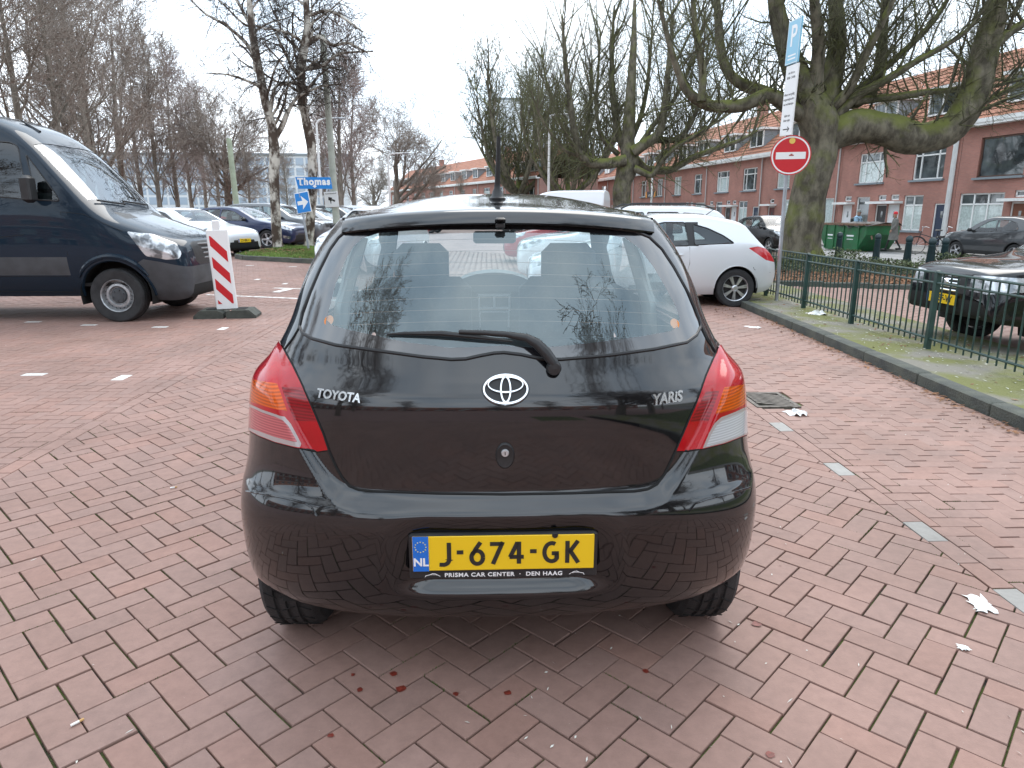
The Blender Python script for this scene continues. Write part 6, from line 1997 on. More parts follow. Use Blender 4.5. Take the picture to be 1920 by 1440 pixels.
def plant(kind, u, y, label, sc=1.0, rz=0.0, group='bare avenue trees', x=None, name='bare_tree'):
    X = at_depth(u, 400, y).x if x is None else x
    o = empty(name, (X, y, gz(X, y) - .05), rz, label, 'tree', group, (sc, sc, sc))
    mobj('trunk', protos[kind][0], o); mobj('crown', protos[kind][1], o)
    return o
AV = [('a', 14, 26, 1.2, 'tall bare tree at the left edge above the van roof'), ('b', 112, 31, .95, 'bare tree with a stout trunk behind the van roof, second from the left edge'),
      ('a', 172, 36, .98, 'bare avenue tree, third from the left edge'), ('b', 205, 40, .95, 'bare avenue tree, fourth from the left edge'), ('a', 243, 44, 1.02, 'bare avenue tree above the windscreen of the van'),
      ('e', 300, 47, 1.05, 'bare tree with a pale trunk just right of the van windscreen'), ('d', 335, 52, 1.0, 'reddish dense bare tree in the left avenue, near the pale trunk'), ('d', 362, 58, 1.0, 'reddish dense bare tree in the middle of the left avenue'),
      ('d', 388, 64, .98, 'reddish bare tree, farther along the left avenue'), ('b', 410, 70, .9, 'slim bare tree near the far end of the left avenue'), ('s', 432, 52, 1.05, 'spreading bare tree left of the green pole'),
      ('e', 470, 80, .95, 'faint bare tree in front of the office block'), ('d', 640, 43, .98, 'tall reddish dense tree right of the birches'), ('d', 664, 52, .95, 'second reddish dense tree, right of the lamp post'), ('e', 612, 62, .9, 'thin bare tree between the birches and the lamp post'),
      ('b', 62, 29, .95, 'bare tree between the left edge tree and the stout trunk'), ('e', 142, 39, 1.1, 'slender bare tree behind the van roof'), ('d', 268, 50, 1.05, 'reddish dense tree left of the pale trunk'), ('s', 742, 62, 1.12, 'spreading bare tree with a forked trunk left of the roof aerial'), ('s', 700, 84, .8, 'small spreading bare tree behind the forked one'), ('e', 815, 100, .62, 'small bare tree before the far terrace'), ('e', 865, 96, .5, 'low bare tree before the far terrace, nearer the aerial'), ('e', 540, 90, .8, 'faint bare tree seen between the two birches')]
for k, (kd, u, y, sc, lb) in enumerate(AV):
    plant(kd, u, y, lb, sc, k * 1.7)
# trees behind the camera: they show only as reflections in the glass and paint
for kd, x, y, sc, lb in (('a', -9.0, -7.0, 1.3, 'bare tree behind the camera mirrored in the left of the rear window'), ('s', 6.4, -8.0, 1.25, 'bare tree behind the camera mirrored low in the right of the rear window'), ('s', 10.5, -8.5, 1.3, 'second bare tree behind the camera mirrored at the right of the window'), ('b', -20, -24, 1.0, 'bare tree far behind the camera on the left'), ('e', 1.5, -34, .8, 'bare tree far behind the camera in the middle')):
    plant(kd, 0, y, lb, sc, x, 'trees mirrored in the car', x)

for k, (kd, x, y, sc) in enumerate((('d', -16, -19, 1.1), ('a', -24, -12, 1.1), ('d', -22, -26, 1.15), ('e', -11, -30, 1.2), ('d', 14, -24, 1.15), ('b', 20, -15, 1.1), ('d', 24, -24, 1.15), ('e', 7, -32, 1.2), ('a', -27, -2, 1.1), ('d', 25, -5, 1.1), ('d', -24, 4, 1.1), ('e', -29, 9, 1.2), ('d', -26, 14, 1.1))):
    plant(kd, 0, y, 'bare tree in the belt behind the camera, ' + ('left near the houses', 'far left', 'left back corner', 'left of the middle', 'right near the houses', 'far right', 'right back corner', 'right of the middle', 'beside the camera on the left', 'beside the camera on the right', 'left of the van tail', 'left of the van, farther out', 'left of the van, farthest along')[k], sc, k * 1.3, 'belt of trees behind the camera', x)
# hedge in the planting bed: small leaves on twigs
MAT['leaf'] = M('evergreen_leaf', (.065, .085, .028), .6, var=.45, vscale=3)
MAT['verge_fleck'] = M('verge_fleck', (.44, .44, .36), .9, var=.3, vscale=4)
MAT['dead_leaf'] = M('dead_leaf', (.20, .095, .045), .85, var=.5, vscale=5)
def leaf_cloud(name, n, sample, size, mat, label, cat, rr=random.Random(9)):
    vs = []; fs = []
    for k in range(n):
        x, y, z, nx, ny, nz_ = sample(rr)
        d = Vector((rr.gauss(0, 1) + nx, rr.gauss(0, 1) + ny, rr.gauss(0, 1) + nz_)).normalized()
        a = d.orthogonal().normalized(); b_ = d.cross(a); q = rr.uniform(0, 6.28)
        a, b_ = a*math.cos(q) + b_*math.sin(q), b_*math.cos(q) - a*math.sin(q)
        s = size * rr.uniform(.6, 1.3); c_ = Vector((x, y, z)); i = len(vs)
        vs += [c_ - a*s, c_ - b_*s*.45, c_ + a*s, c_ + b_*s*.45]; fs.append((i, i+1, i+2, i+3))
    o = mobj(name, mesh_data(name, vs, fs, mat)); return tag(o, label, cat, kind='stuff')
def hedge_s(rr):
    t = rr.random()
    x = 5.9 + 9.5 * t; y = 19.0 - .12 * (x - 6) + rr.gauss(0, .45)
    h = .42 + .12 * math.sin(x * 2.3) + .08 * math.sin(x * 5.1)
    z = gz(x, y) + .12 + h * rr.random() ** .7
    return x, y, z, 0, -.4, .5
leaf_cloud('hedge', 15000, hedge_s, .035, MAT['leaf'], 'low straggly evergreen hedge in the bed behind the fence', 'hedge')
def litter_s(rr):
    x = rr.uniform(5.7, 13); y = 15.2 - .095 * (x - 5.6) + rr.random() ** 1.3 * 3.6
    return x, y, gz(x, y) + .115 + rr.random() * .02, 0, 0, 4
leaf_cloud('fallen_leaves', 9000, litter_s, .045, MAT['dead_leaf'], 'brown fallen leaves covering the planting bed', 'leaves')
def kerb_l(rr):
    y = 3.5 + rr.random() * 9.5; x = kerb_x(y) - abs(rr.gauss(0, .10)) - .01
    if y > 10: x -= rr.random() * .5
    return x, y, gz(x, y) + .006 + rr.random() * .012, 0, 0, 5
leaf_cloud('kerb_leaves', 700, kerb_l, .022, MAT['dead_leaf'], 'dead leaves gathered along the foot of the right kerb', 'leaves')
def verge_l(rr):
    y = 3.5 + rr.random() * 9; x = kerb_x(y) + .16 + rr.random() ** .8 * 1.5
    return x, y, gz(x, y) + .106, 0, 0, 6
leaf_cloud('verge_flecks', 1100, verge_l, .016, MAT['verge_fleck'], 'pale petals and bits strewn over the mossy verge', 'litter')
leaf_cloud('verge_leaves', 260, verge_l, .025, MAT['dead_leaf'], 'scattered brown leaves on the mossy verge', 'leaves')
def isl_l(rr):
    x, y, z = isl_s(rr)
    if x < -6.2: y = 19.6 + (y - 18.7) * .5
    return x, y, z + .03, 0, 0, 4
leaf_cloud('island_leaves', 1500, isl_l, .04, MAT['dead_leaf'], 'brown leaves strewn over the grass island', 'leaves')
# ================================================================ HOUSES
def mat_housebrick():
    m = bpy.data.materials.new('house_brick'); m.use_nodes = True
    n, l = m.node_tree.nodes, m.node_tree.links; b = n['Principled BSDF']; b.inputs['Roughness'].default_value = .85
    tc = n.new('ShaderNodeTexCoord'); mp = n.new('ShaderNodeMapping'); mp.inputs['Rotation'].default_value = (R(90), 0, 0)
    l.new(tc.outputs['Object'], mp.inputs['Vector'])
    br = n.new('ShaderNodeTexBrick'); br.inputs['Scale'].default_value = 1.0
    br.inputs['Brick Width'].default_value = .22; br.inputs['Row Height'].default_value = .065; br.inputs['Mortar Size'].default_value = .006
    br.inputs['Color1'].default_value = (.41, .185, .143, 1); br.inputs['Color2'].default_value = (.35, .16, .125, 1); br.inputs['Mortar'].default_value = (.30, .21, .18, 1)
    l.new(mp.outputs['Vector'], br.inputs['Vector'])
    no = n.new('ShaderNodeTexNoise'); no.inputs['Scale'].default_value = .8; no.inputs['Detail'].default_value = 6; l.new(tc.outputs['Object'], no.inputs['Vector'])
    rp = n.new('ShaderNodeValToRGB'); rp.color_ramp.elements[0].position = .3; rp.color_ramp.elements[0].color = (.8, .8, .8, 1); rp.color_ramp.elements[1].position = .7; rp.color_ramp.elements[1].color = (1.12, 1.1, 1.1, 1)
    l.new(no.outputs['Fac'], rp.inputs['Fac'])
    mx = n.new('ShaderNodeMixRGB'); mx.blend_type = 'MULTIPLY'; mx.inputs['Fac'].default_value = 1
    l.new(br.outputs['Color'], mx.inputs['Color1']); l.new(rp.outputs['Color'], mx.inputs['Color2']); l.new(mx.outputs['Color'], b.inputs['Base Color'])
    return m
MAT['hbrick'] = mat_housebrick()
MAT['roof_tile'] = M('orange_roof_tile', (.40, .175, .105), .8, col2=(.29, .13, .085), vscale=1.6, detail=8, ramp=(.3, .65))
MAT['frame_white'] = M('white_window_frame', (.80, .80, .78), .4)
MAT['sill'] = M('grey_stone_sill', (.22, .25, .27), .7)
MAT['pane'] = M('window_pane', (.11, .13, .135), .05, coat=1.0, col2=(.03, .036, .04), vscale=1.1, ramp=(.4, .6))
MAT['curtain'] = M('curtain', (.55, .60, .58), .9, var=.12, vscale=14)
MAT['brown_frame'] = M('brown_window_frame', (.10, .05, .035), .5)
MAT['door_white'] = M('white_door', (.74, .75, .77), .4); MAT['door_dark'] = M('dark_door', (.03, .028, .03), .4); MAT['door_navy'] = M('navy_door', (.02, .035, .07), .35)
MAT['door_brown'] = M('brown_door', (.22, .075, .035), .4); MAT['door_red'] = M('oxblood_door', (.12, .02, .02), .4)
MAT['pipe'] = M('grey_downpipe', (.48, .47, .46), .6)
MAT['render'] = M('plinth', (.16, .10, .085), .9, var=.15, vscale=4)
UW = 9.05
HB, EAVE = 0.0, 5.62              # house local heights (house base at footway level)
def wall_mesh(ops, w, z0, z1, depth=.14):
    xs = sorted(set([0, w] + [v for o in ops for v in o[:2]])); zs = sorted(set([z0, z1] + [v for o in ops for v in o[2:4]]))
    mb = MB()
    for i in range(len(xs) - 1):
        for j in range(len(zs) - 1):
            cx, cz = (xs[i] + xs[i+1]) / 2, (zs[j] + zs[j+1]) / 2
            if any(o[0] < cx < o[1] and o[2] < cz < o[3] for o in ops): continue
            mb.quad((xs[i+1], 0, zs[j]), (xs[i], 0, zs[j]), (xs[i], 0, zs[j+1]), (xs[i+1], 0, zs[j+1]))
    for a, b, c, d in [o[:4] for o in ops]:
        for p, q in (((a, c), (a, d)), ((a, d), (b, d)), ((b, d), (b, c)), ((b, c), (a, c))):
            mb.quad((p[0], 0, p[1]), (q[0], 0, q[1]), (q[0], -depth, q[1]), (p[0], -depth, p[1]))
    mb.quad((0, 0, z0), (0, -8, z0), (0, -8, z1), (0, 0, z1)); mb.quad((w, 0, z0), (w, 0, z1), (w, -8, z1), (w, -8, z0)); mb.quad((0, -8, z0), (w, -8, z0), (w, -8, z1), (0, -8, z1))
    return mb
def window(parent, a, b, c, d, cols=(.5,), bar=.3, fm='frame_white', curtain=False, y=-.10, sill=True):
    """frame with posts at cols (fractions) and a transom bar at fraction bar from the top"""
    mb = MB(); t = .07; w = b - a; h = d - c
    for x in [0] + [k * w for k in cols] + [w]:
        xx = min(max(x, t / 2), w - t / 2); mb.box((a + xx, y, (c + d) / 2), (t, .07, h))
    for z in [c + t / 2, d - t / 2] + ([d - bar * h] if bar else []): mb.box(((a + b) / 2, y + .002, z), (w, .066, t))
    fr = mb.build('window', MAT[fm], parent)
    edges = [a] + [a + k * w for k in cols] + [b]
    zz = [c] + ([d - bar * h] if bar else []) + [d]
    for i in range(len(edges) - 1):
        for j in range(len(zz) - 1):
            mb = MB(); mb.quad((edges[i+1], y - .015, zz[j]), (edges[i], y - .015, zz[j]), (edges[i], y - .015, zz[j+1]), (edges[i+1], y - .015, zz[j+1]))
            mb.build('pane', MAT['pane'] if not (curtain and j == 0) else MAT['curtain_glass'], fr, fix=False)
    if sill:
        mb = MB(); mb.box(((a + b) / 2, .04, c - .05), (w + .25, .22, .10)); mb.build('sill', MAT['sill'], fr)
    return fr
MAT['curtain_glass'] = M('curtained_pane', (.46, .53, .51), .08, coat=1.0, var=.18, vscale=9)
def door(parent, a, b, mat, top=2.10, step=0.0):
    mb = MB(); mb.box(((a + b) / 2, -.11, top / 2 + .02), (b - a - .12, .05, top - .04)); dd = mb.build('door', MAT[mat], parent)
    mb = MB()
    for x in (a + .035, b - .035): mb.box((x, -.09, top / 2), (.07, .08, top))
    mb.box(((a + b) / 2, -.09, top - .03), (b - a - .14, .08, .06)); mb.build('door_frame', MAT['frame_white'], dd)
    mb = MB(); mb.box((a + .22, -.075, 1.05), (.05, .03, .16)); mb.build('door_handle', MAT['galv'], dd)
    mb = MB(); mb.box(((a + b) / 2, -.082, 1.55), (.14, .006, .34)); mb.build('door_light', MAT['pane'], dd)
def canopy(parent, a, b, z=2.20):
    mb = MB(); mb.box(((a + b) / 2, .28, z), (b - a, .56, .13)); mb.build('canopy', MAT['white_paint'], parent)
def house(name, label, origin, ang, layout, detail=True, z=0.0, group='terraced houses across the street', tiles=True, chim=False):
    root = empty(name, (origin[0], origin[1], z), ang, label, 'house', group)
    ops = list(layout['win']) + list(layout['door']) + [(a, b, 2.32, 2.62) for a, b in layout.get('light', [])]
    wm = wall_mesh([o[:4] if len(o) > 3 else o for o in [(d[0], d[1], 0.0, 2.10) if len(d) == 3 else d for d in ops]], UW, -.4, EAVE)
    wm.build('wall', MAT['hbrick'], root, fix=False)
    mb = MB(); mb.box((UW / 2, -4, 2.8), (UW - .1, 7.5, 5.4)) if False else None
    for (a, b, c, d, cols, bar, fm, cur) in layout['win']: window(root, a, b, c, d, cols, bar, fm, cur)
    for (a, b, m) in layout['door']: door(root, a, b, m)
    for (a, b) in layout.get('light', []): window(root, a, b, 2.32, 2.62, (), 0, 'frame_white', False, sill=False)
    for (a, b) in layout['canopy']: canopy(root, a, b)
    # dark rooms behind the glass
    mb = MB(); mb.box((UW / 2, -4.1, 2.7), (UW - .04, 7.6, 5.7)); mb.build('rooms', MAT['under'], root)
    # eaves
    mb = MB(); mb.box((UW / 2, .18, EAVE + .02), (UW, .52, .14)); mb.box((UW / 2, .42, EAVE + .16), (UW, .12, .18)); mb.build('gutter', MAT['white_paint'], root)
    mb = MB(); mb.tube([(.18, .10, EAVE - .05), (.18, .07, 2.8), (.18, .07, .0)], .045, 8); mb.build('downpipe', MAT['pipe'], root, True)
    # roof: stepped courses of tiles
    R0, R1 = (.36, EAVE + .16), (-4.3, EAVE + 4.1)
    mb = MB()
    nc = 15; nw = 1
    for k in range(nc):
        t0, t1 = k / nc, (k + 1) / nc
        y0, z0 = R0[0] + (R1[0]-R0[0])*t0, R0[1] + (R1[1]-R0[1])*t0
        y1, z1 = R0[0] + (R1[0]-R0[0])*t1, R0[1] + (R1[1]-R0[1])*t1
        if tiles:
            n = 40
            for i in range(n):
                xa, xm, xb = UW * i / n, UW * (i + .5) / n, UW * (i + 1) / n
                h = .035
                mb.add([(xa, y0, z0 + .02), (xm, y0, z0 + .02 + h), (xb, y0, z0 + .02), (xb, y1, z1 - .015), (xm, y1, z1 - .015 + h), (xa, y1, z1 - .015)], [(0, 1, 4, 5), (1, 2, 3, 4)])
        else:
            mb.quad((0, y0, z0 + .04), (UW, y0, z0 + .04), (UW, y1, z1), (0, y1, z1))
            mb.quad((0, y0, z0), (UW, y0, z0), (UW, y0, z0 + .04), (0, y0, z0 + .04))
    mb.quad((0, R1[0], R1[1]), (UW, R1[0], R1[1]), (UW, -8.2, EAVE), (0, -8.2, EAVE))
    rf = mb.build('roof', MAT['roof_tile'], root, fix=False)
    for x0 in (0.0, UW): pass
    for i, (a, b) in enumerate(layout['dormer']):
        zb, zt = EAVE + .85, EAVE + 2.05
        fy = R0[0] + (R1[0]-R0[0]) * (zb - R0[1]) / (R1[1]-R0[1]) + .12
        mb = MB()
        mb.box(((a + b) / 2, fy - .95, (zb + zt) / 2), (b - a, 1.85, zt - zb)); dm = mb.build('dormer', MAT['sill'], root)
        mb = MB(); mb.box(((a + b) / 2, fy - .85, zt + .07), (b - a + .35, 2.3, .15)); mb.build('dormer_roof', MAT['white_paint'], dm)
        mb = MB(); t = .08
        for x in (a, (a + b) / 2, b): mb.box((min(max(x, a + t/2), b - t/2), fy + .01, (zb + zt) / 2), (t, .08, zt - zb))
        for zz in (zb + t/2, zt - t/2): mb.box(((a + b) / 2, fy + .012, zz), (b - a, .076, t))
        mb.build('dormer_frame', MAT['frame_white'], dm)
        for xa, xb in ((a + t, (a+b)/2 - t/2), ((a+b)/2 + t/2, b - t)):
            mb = MB(); mb.quad((xb, fy + .004, zb + t), (xa, fy + .004, zb + t), (xa, fy + .004, zt - t), (xb, fy + .004, zt - t)); mb.build('pane', MAT['pane'], dm, fix=False)
    for x in (1.2,) if chim else ():
        mb = MB(); mb.box((UW - .5, -4.3, EAVE + 4.3), (.7, .7, 1.2)); mb.box((UW - .5, -4.3, EAVE + 4.95), (.85, .85, .1)); mb.build('chimney', MAT['hbrick'], rf)
    return root
UZ = (3.32, 4.98)
LAY_A = dict(win=[(.95, 3.05, *UZ, (.22, .78), .27, 'frame_white', False), (5.30, 7.45, *UZ, (.24, .76), .30, 'frame_white', True), (2.05, 3.45, .72, 2.55, (.5,), .28, 'frame_white', True), (6.20, 7.35, .30, 2.55, (), 0, 'frame_white', False)],
    door=[(.32, 1.22, 'door_navy'), (3.72, 4.62, 'door_white'), (4.72, 5.62, 'door_dark'), (7.72, 8.62, 'door_white')], light=[(3.85, 4.5), (4.85, 5.5), (7.85, 8.5)], canopy=[(3.5, 5.85), (7.5, 8.9)], dormer=[(1.0, 2.9), (5.2, 7.1)])
LAY_B = dict(win=[(5.45, 7.95, 3.25, 5.05, (), 0, 'brown_frame', False), (1.2, 3.2, *UZ, (.3, .7), .3, 'frame_white', False), (6.2, 8.75, .72, 2.55, (.36, .68), .28, 'frame_white', True), (.6, 2.6, .72, 2.55, (.5,), .28, 'frame_white', False)],
    door=[(4.9, 5.8, 'door_brown'), (3.9, 4.8, 'door_brown')], light=[(5.05, 5.7), (4.0, 4.65)], canopy=[(3.6, 6.05)], dormer=[(1.0, 2.9), (4.4, 7.2)])
LAY_C = dict(win=[(1.2, 2.75, *UZ, (.3,), .27, 'frame_white', False), (5.6, 7.2, *UZ, (.5,), 0, 'frame_white', True), (.45, 2.3, .72, 2.55, (), 0, 'frame_white', True), (5.1, 6.2, .5, 2.55, (), 0, 'frame_white', True)],
    door=[(2.6, 3.5, 'door_red'), (3.6, 4.5, 'door_dark'), (7.2, 8.1, 'door_red')], light=[(2.75, 3.35), (3.75, 4.35), (7.35, 7.95)], canopy=[(2.4, 4.75), (7.0, 8.35)], dormer=[(1.0, 2.9), (5.4, 7.2)])
LAY_D = dict(win=[(1.0, 2.4, *UZ, (.33, .66), 0, 'frame_white', False), (5.4, 6.9, *UZ, (.35,), .25, 'frame_white', False), (.6, 2.0, .9, 2.55, (.33,), .2, 'frame_white', False), (5.6, 7.2, .9, 2.55, (.33, .66), .2, 'frame_white', False)],
    door=[(2.5, 3.4, 'door_dark'), (7.8, 8.6, 'door_brown')], light=[(7.9, 8.5)], canopy=[(7.6, 8.85)], dormer=[(1.2, 2.9), (5.4, 7.2)])
hang = math.atan2(SD.y, SD.x)
HZ = STREET_Z + .115
names = [(-4, LAY_A, 'brick terraced house out of frame, third beyond the right edge'), (-3, LAY_C, 'brick terraced house out of frame, second beyond the right edge'), (-2, LAY_A, 'brick terraced house just beyond the right edge of the frame'), (-1, LAY_B, 'brick terraced house with a wide brown-framed upper window at the right edge'), (0, LAY_A, 'brick terraced house with white and navy doors behind the green skip'), (1, LAY_C, 'brick terraced house hidden behind the big tree trunk'),
         (2, LAY_A, 'brick terraced house left of the no-entry sign, with a pair of doors'), (3, LAY_C, 'brick terraced house between the no-entry sign and the shop'), (4, LAY_D, 'brick terraced house with the dark and orange shop board'), (5, LAY_C, 'brick terraced house right behind the second plane tree trunk'), (6, LAY_A, 'brick terraced house just left of the second plane tree trunk'), (7, LAY_C, 'farthest brick house of the near terrace')]
for k, lay_, lb in names:
    Y = 35.4 + 8.93 * k
    X = HOUSE0.x - .184 * (Y - HOUSE0.y)
    hh = house('terraced_house', lb, (X, Y), hang, lay_, z=HZ, tiles=k < 3, chim=k in (2, 6))
    if k == 4:
        mb = MB(); mb.box((3.9, .06, 3.52), (2.9, .08, .62)); sb = mb.build('shop_board', M('shop_board_dark', (.05, .055, .075), .5), hh)
        mb = MB(); mb.prism([(2.45, 3.21), (3.05, 3.21), (2.80, 3.83), (2.45, 3.83)], .1, .106, 'xz'); mb.prism([(5.35, 3.21), (4.80, 3.21), (5.0, 3.83), (5.35, 3.83)], .1, .106, 'xz'); mb.build('orange_ends', M('shop_board_orange', (.75, .30, .06), .5), sb)
        mb = MB()
        for a, b in (((4.45, 3.05), (4.38, 2.82)), ((4.38, 2.82), (4.22, 3.08)), ((4.2, 2.98), (3.5, 3.0)), ((3.52, 2.98), (3.48, 3.1)), ((4.05, 2.85), (3.5, 2.86))): stroke(mb, [a, b], .07, 0)
        mb.v = [(x, .104, z + .5) for x, y, z in mb.v]; mb.build('shop_lettering', MAT['white_ink'], sb, fix=False)
# far terrace beyond the bend
d2 = Vector((-.43, .90)).normalized(); a2 = math.atan2(d2.y, d2.x)
for k in range(7):
    p = Vector((3.2, 84.0)) + d2 * UW * k
    lb = ['far brick house at the bend, nearest of the distant terrace', 'far brick house, second from the bend', 'far brick house, third from the bend', 'far brick house, fourth from the bend', 'far brick house, fifth from the bend', 'far brick house, sixth from the bend', 'far brick house, last before the forked tree'][k]
    house('terraced_house', lb, p, a2, (LAY_C, LAY_A, LAY_D)[k % 3], z=HZ, group='distant terrace', tiles=False, chim=k in (1, 4))
# terrace behind the camera: mirrored in the paint and lamps of the near car
src_house = [o for o in bpy.data.objects if o.name.startswith('terraced_house') and o.get('group') == 'distant terrace'][0]
for k in range(13):
    o = copy_tree(src_house)
    o.location = (-45 + UW * k, -44, 0) if k < 9 else (-45, -44 + UW * (k - 8), 0)
    o.rotation_euler = (0, 0, 0) if k < 9 else (0, 0, -PI / 2)
    o['label'] = ('first', 'second', 'third', 'fourth', 'fifth', 'sixth', 'seventh', 'eighth', 'ninth', 'corner', 'side-row second', 'side-row third', 'side-row fourth')[k] + ' brick house from the left in the terrace behind the camera'; o['group'] = 'terrace behind the camera'
# office block behind the avenue
MAT['office'] = M('pale_office_cladding', (.62, .63, .64), .6); MAT['office_pane'] = M('blue_office_pane', (.30, .36, .43), .15, coat=.5)
ob = empty('office_block', (-90, 165, 0), R(4), 'pale office block with a grid of blue windows beyond the avenue', 'building')
mb = MB(); mb.box((20, 6, 7.2), (64, 12, 14.4)); mb.build('wall', MAT['office'], ob)
mb = MB(); mb.box((20, 6, 14.6), (64.6, 12.6, .5)); mb.build('roof', MAT['sill'], ob)
mb = MB(); mb.box((0, 0, 0), (1.75, .06, 1.65)); wd = mb.build('window', MAT['office_pane'], ob); wmesh = wd.data; bpy.data.objects.remove(wd)
for i in range(26):
    for j in range(6):
        mobj('window', wmesh, ob, (-8.5 + 2.25 * i, -.02, 2.0 + 2.2 * j))
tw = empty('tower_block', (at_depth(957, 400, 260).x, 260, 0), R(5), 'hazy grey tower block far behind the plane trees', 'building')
mb = MB(); mb.box((0, 5, 20), (12.5, 10, 40)); mb.build('wall', M('hazed_tower_cladding', (.74, .76, .78), .8), tw)  # near-white wall colour stands in for distance haze
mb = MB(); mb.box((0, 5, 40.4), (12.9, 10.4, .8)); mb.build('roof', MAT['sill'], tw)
mb = MB(); mb.box((0, 0, 0), (11.4, .06, 1.3)); wd = mb.build('window_band', M('hazed_tower_glass', (.62, .65, .68), .5), tw); wmesh = wd.data; bpy.data.objects.remove(wd)  # window bands paled the same way, haze painted into the colour
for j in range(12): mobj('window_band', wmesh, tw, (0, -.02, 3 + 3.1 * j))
# ================================================================ STREET FURNITURE
MAT['fence'] = M('dark_green_fence_paint', (.018, .05, .042), .45, var=.25, vscale=8)
MAT['sign_blue'] = M('sign_blue', (.008, .21, .60), .35); MAT['sign_red'] = M('sign_red', (.55, .012, .02), .35); MAT['sign_white'] = M('sign_white', (.80, .80, .79), .35)
MAT['sign_back'] = M('sign_back_grey', (.35, .36, .37), .5, .5)
# --- fence: posts, three rails and single bars
def fence_x(y): return 4.38 + .006 * y
fence = empty('railing_fence', (0, 0, 0), 0, 'dark green metal railing fence along the mossy verge', 'fence')
posts = [3.85, 5.58, 7.27, 9.00, 10.55, 12.2, 13.9]
def fz(y): return gz(fence_x(y), y) + .10
mb = MB(); mb.box((0, 0, .40), (.055, .055, .86), bev=.006); mb.lathe([(0, .85), (.03, .84), (.036, .82)], 8, 'z'); pm_ = mb.build('post', MAT['fence'], fence); pmd = pm_.data; bpy.data.objects.remove(pm_)
mb = MB(); mb.tube([(0, 0, .05), (0, 0, .80)], .0085, 6); bo_ = mb.build('bar', MAT['fence'], fence, True); bmd = bo_.data; bpy.data.objects.remove(bo_)
for a in posts: mobj('post', pmd, fence, (fence_x(a), a, fz(a) - .02), (R(rng.uniform(-1, 1)), R(rng.uniform(-.6, 1.2)), 0))
for a, b in zip(posts, posts[1:]):
    for h in (.115, .70, .805):
        p, q = Vector((fence_x(a), a, fz(a) + h)), Vector((fence_x(b), b, fz(b) + h))
        mb = MB(); mb.tube([p, q], .0135, 6); mb.build('rail', MAT['fence'], fence, True)
    n = int(round((b - a) / .118))
    for k in range(1, n):
        y = a + (b - a) * k / n
        mobj('bar', bmd, fence, (fence_x(y), y, fz(y)), (0, R(rng.uniform(-.5, .5)), 0))
# --- no-entry sign post
b = on_ground(1456, 562, .04)
ns = empty('sign_post', (b.x, b.y, fz(b.y)), 0, 'grey post with round red no-entry sign, white panel and parking sign', 'traffic sign')
top = at_depth(1497, 42, b.y) - Vector((b.x, b.y, fz(b.y)))
mb = MB(); mb.tube([(0, 0, -.1), tuple(top)], .030, 12); mb.build('pole', MAT['galv'], ns, True)
def along_post(z): return top * (z / top.z)
def disc(mb, r_, y, n=40, t=.003): mb.lathe([(0, y), (r_, y), (r_, y + t), (0, y + t)], n, 'y')
sg = at_depth(1483, 291, b.y - .06) - Vector((b.x, b.y, fz(b.y)))
mb = MB(); disc(mb, .300, 0, 48, .004); se = mb.build('no_entry_sign', MAT['sign_red'], ns, True, loc=(sg.x, -.05, sg.z), rot=(0, 0, R(-16)))
mb = MB(); mb.lathe([(.262, -.0012), (.284, -.0012)], 48, 'y'); mb.build('white_ring', MAT['sign_white'], se, fix=False)
mb = MB(); mb.box((0, -.0018, -.005), (.44, .002, .105)); mb.build('white_bar', MAT['sign_white'], se)
mb = MB(); mb.lathe([(0, -.003), (.045, -.003)], 20, 'y', (.005, 0, .215)); mb.build('round_sticker', M('sticker_yellow', (.78, .55, .12), .5), se, fix=False)
mb = MB(); mb.box((.01, -.0035, -.002), (.07, .001, .018)); mb.box((.01, -.0035, .014), (.03, .001, .016)); mb.build('bar_sticker', M('sticker_brown', (.35, .08, .06), .5), se)
mb = MB(); disc(mb, .298, .005, 40, .003); mb.build('sign_back', MAT['sign_back'], se, True)
prz = R(-86)      # these two plates are turned towards the entrance on the left
p = along_post(3.10)
mb = MB(); mb.box((0, -.045, 0), (.40, .022, 1.02)); wp = mb.build('white_panel', MAT['sign_white'], ns, loc=(p.x, 0, p.z), rot=(0, R(2.4), prz))
def sign_text(s, size, z, x=0.0, par=None, off=.0004):
    me = text_mesh(s, size, .0004, off, MAT['ink'], 'lettering'); return mobj('lettering', me, par, (x, -.0568, z), (PI/2, 0, 0))
for s, sz_, z in (('ma t/m zo', .052, .40), ('00:00 - 24:00h', .048, .33), ('alleen vergunninghouders', .034, .27), ('Alleen met geldig', .050, .09), ('vergunninghouders', .048, .02), ('met rechtbankpas', .048, -.05), ('tijden aan', .05, -.22), ('linker zijde', .05, -.29)):
    if sz_ > .04: sign_text(s, sz_, z, 0, wp)
mb = MB()
for st in ([(-.10, -.42), (.10, -.42)], [(.05, -.385), (.11, -.42), (.05, -.455)]): stroke(mb, st, .016, 0)
mb.v = [(x, -.0572, z) for x, y, z in mb.v]; mb.build('arrow', MAT['ink'], wp, fix=False)
p = along_post(3.94)
MAT['sign_light_blue'] = M('faded_sign_blue', (.22, .50, .66), .3)
mb = MB(); mb.box((0, -.045, 0), (.42, .026, .62)); pp = mb.build('parking_sign', MAT['sign_light_blue'], ns, loc=(p.x, 0, p.z), rot=(0, R(2.4), prz))
me = text_mesh('P', .42, .0006, .006, MAT['sign_white'], 'parking_letter'); mobj('parking_letter', me, pp, (0, -.0592, .07), (PI/2, 0, 0))
for z in (-.19, -.24):
    mb = MB(); mb.box((0, -.0588, z), (.26, .001, .022)); mb.build('small_print', MAT['sign_white'], pp)
mb = MB()
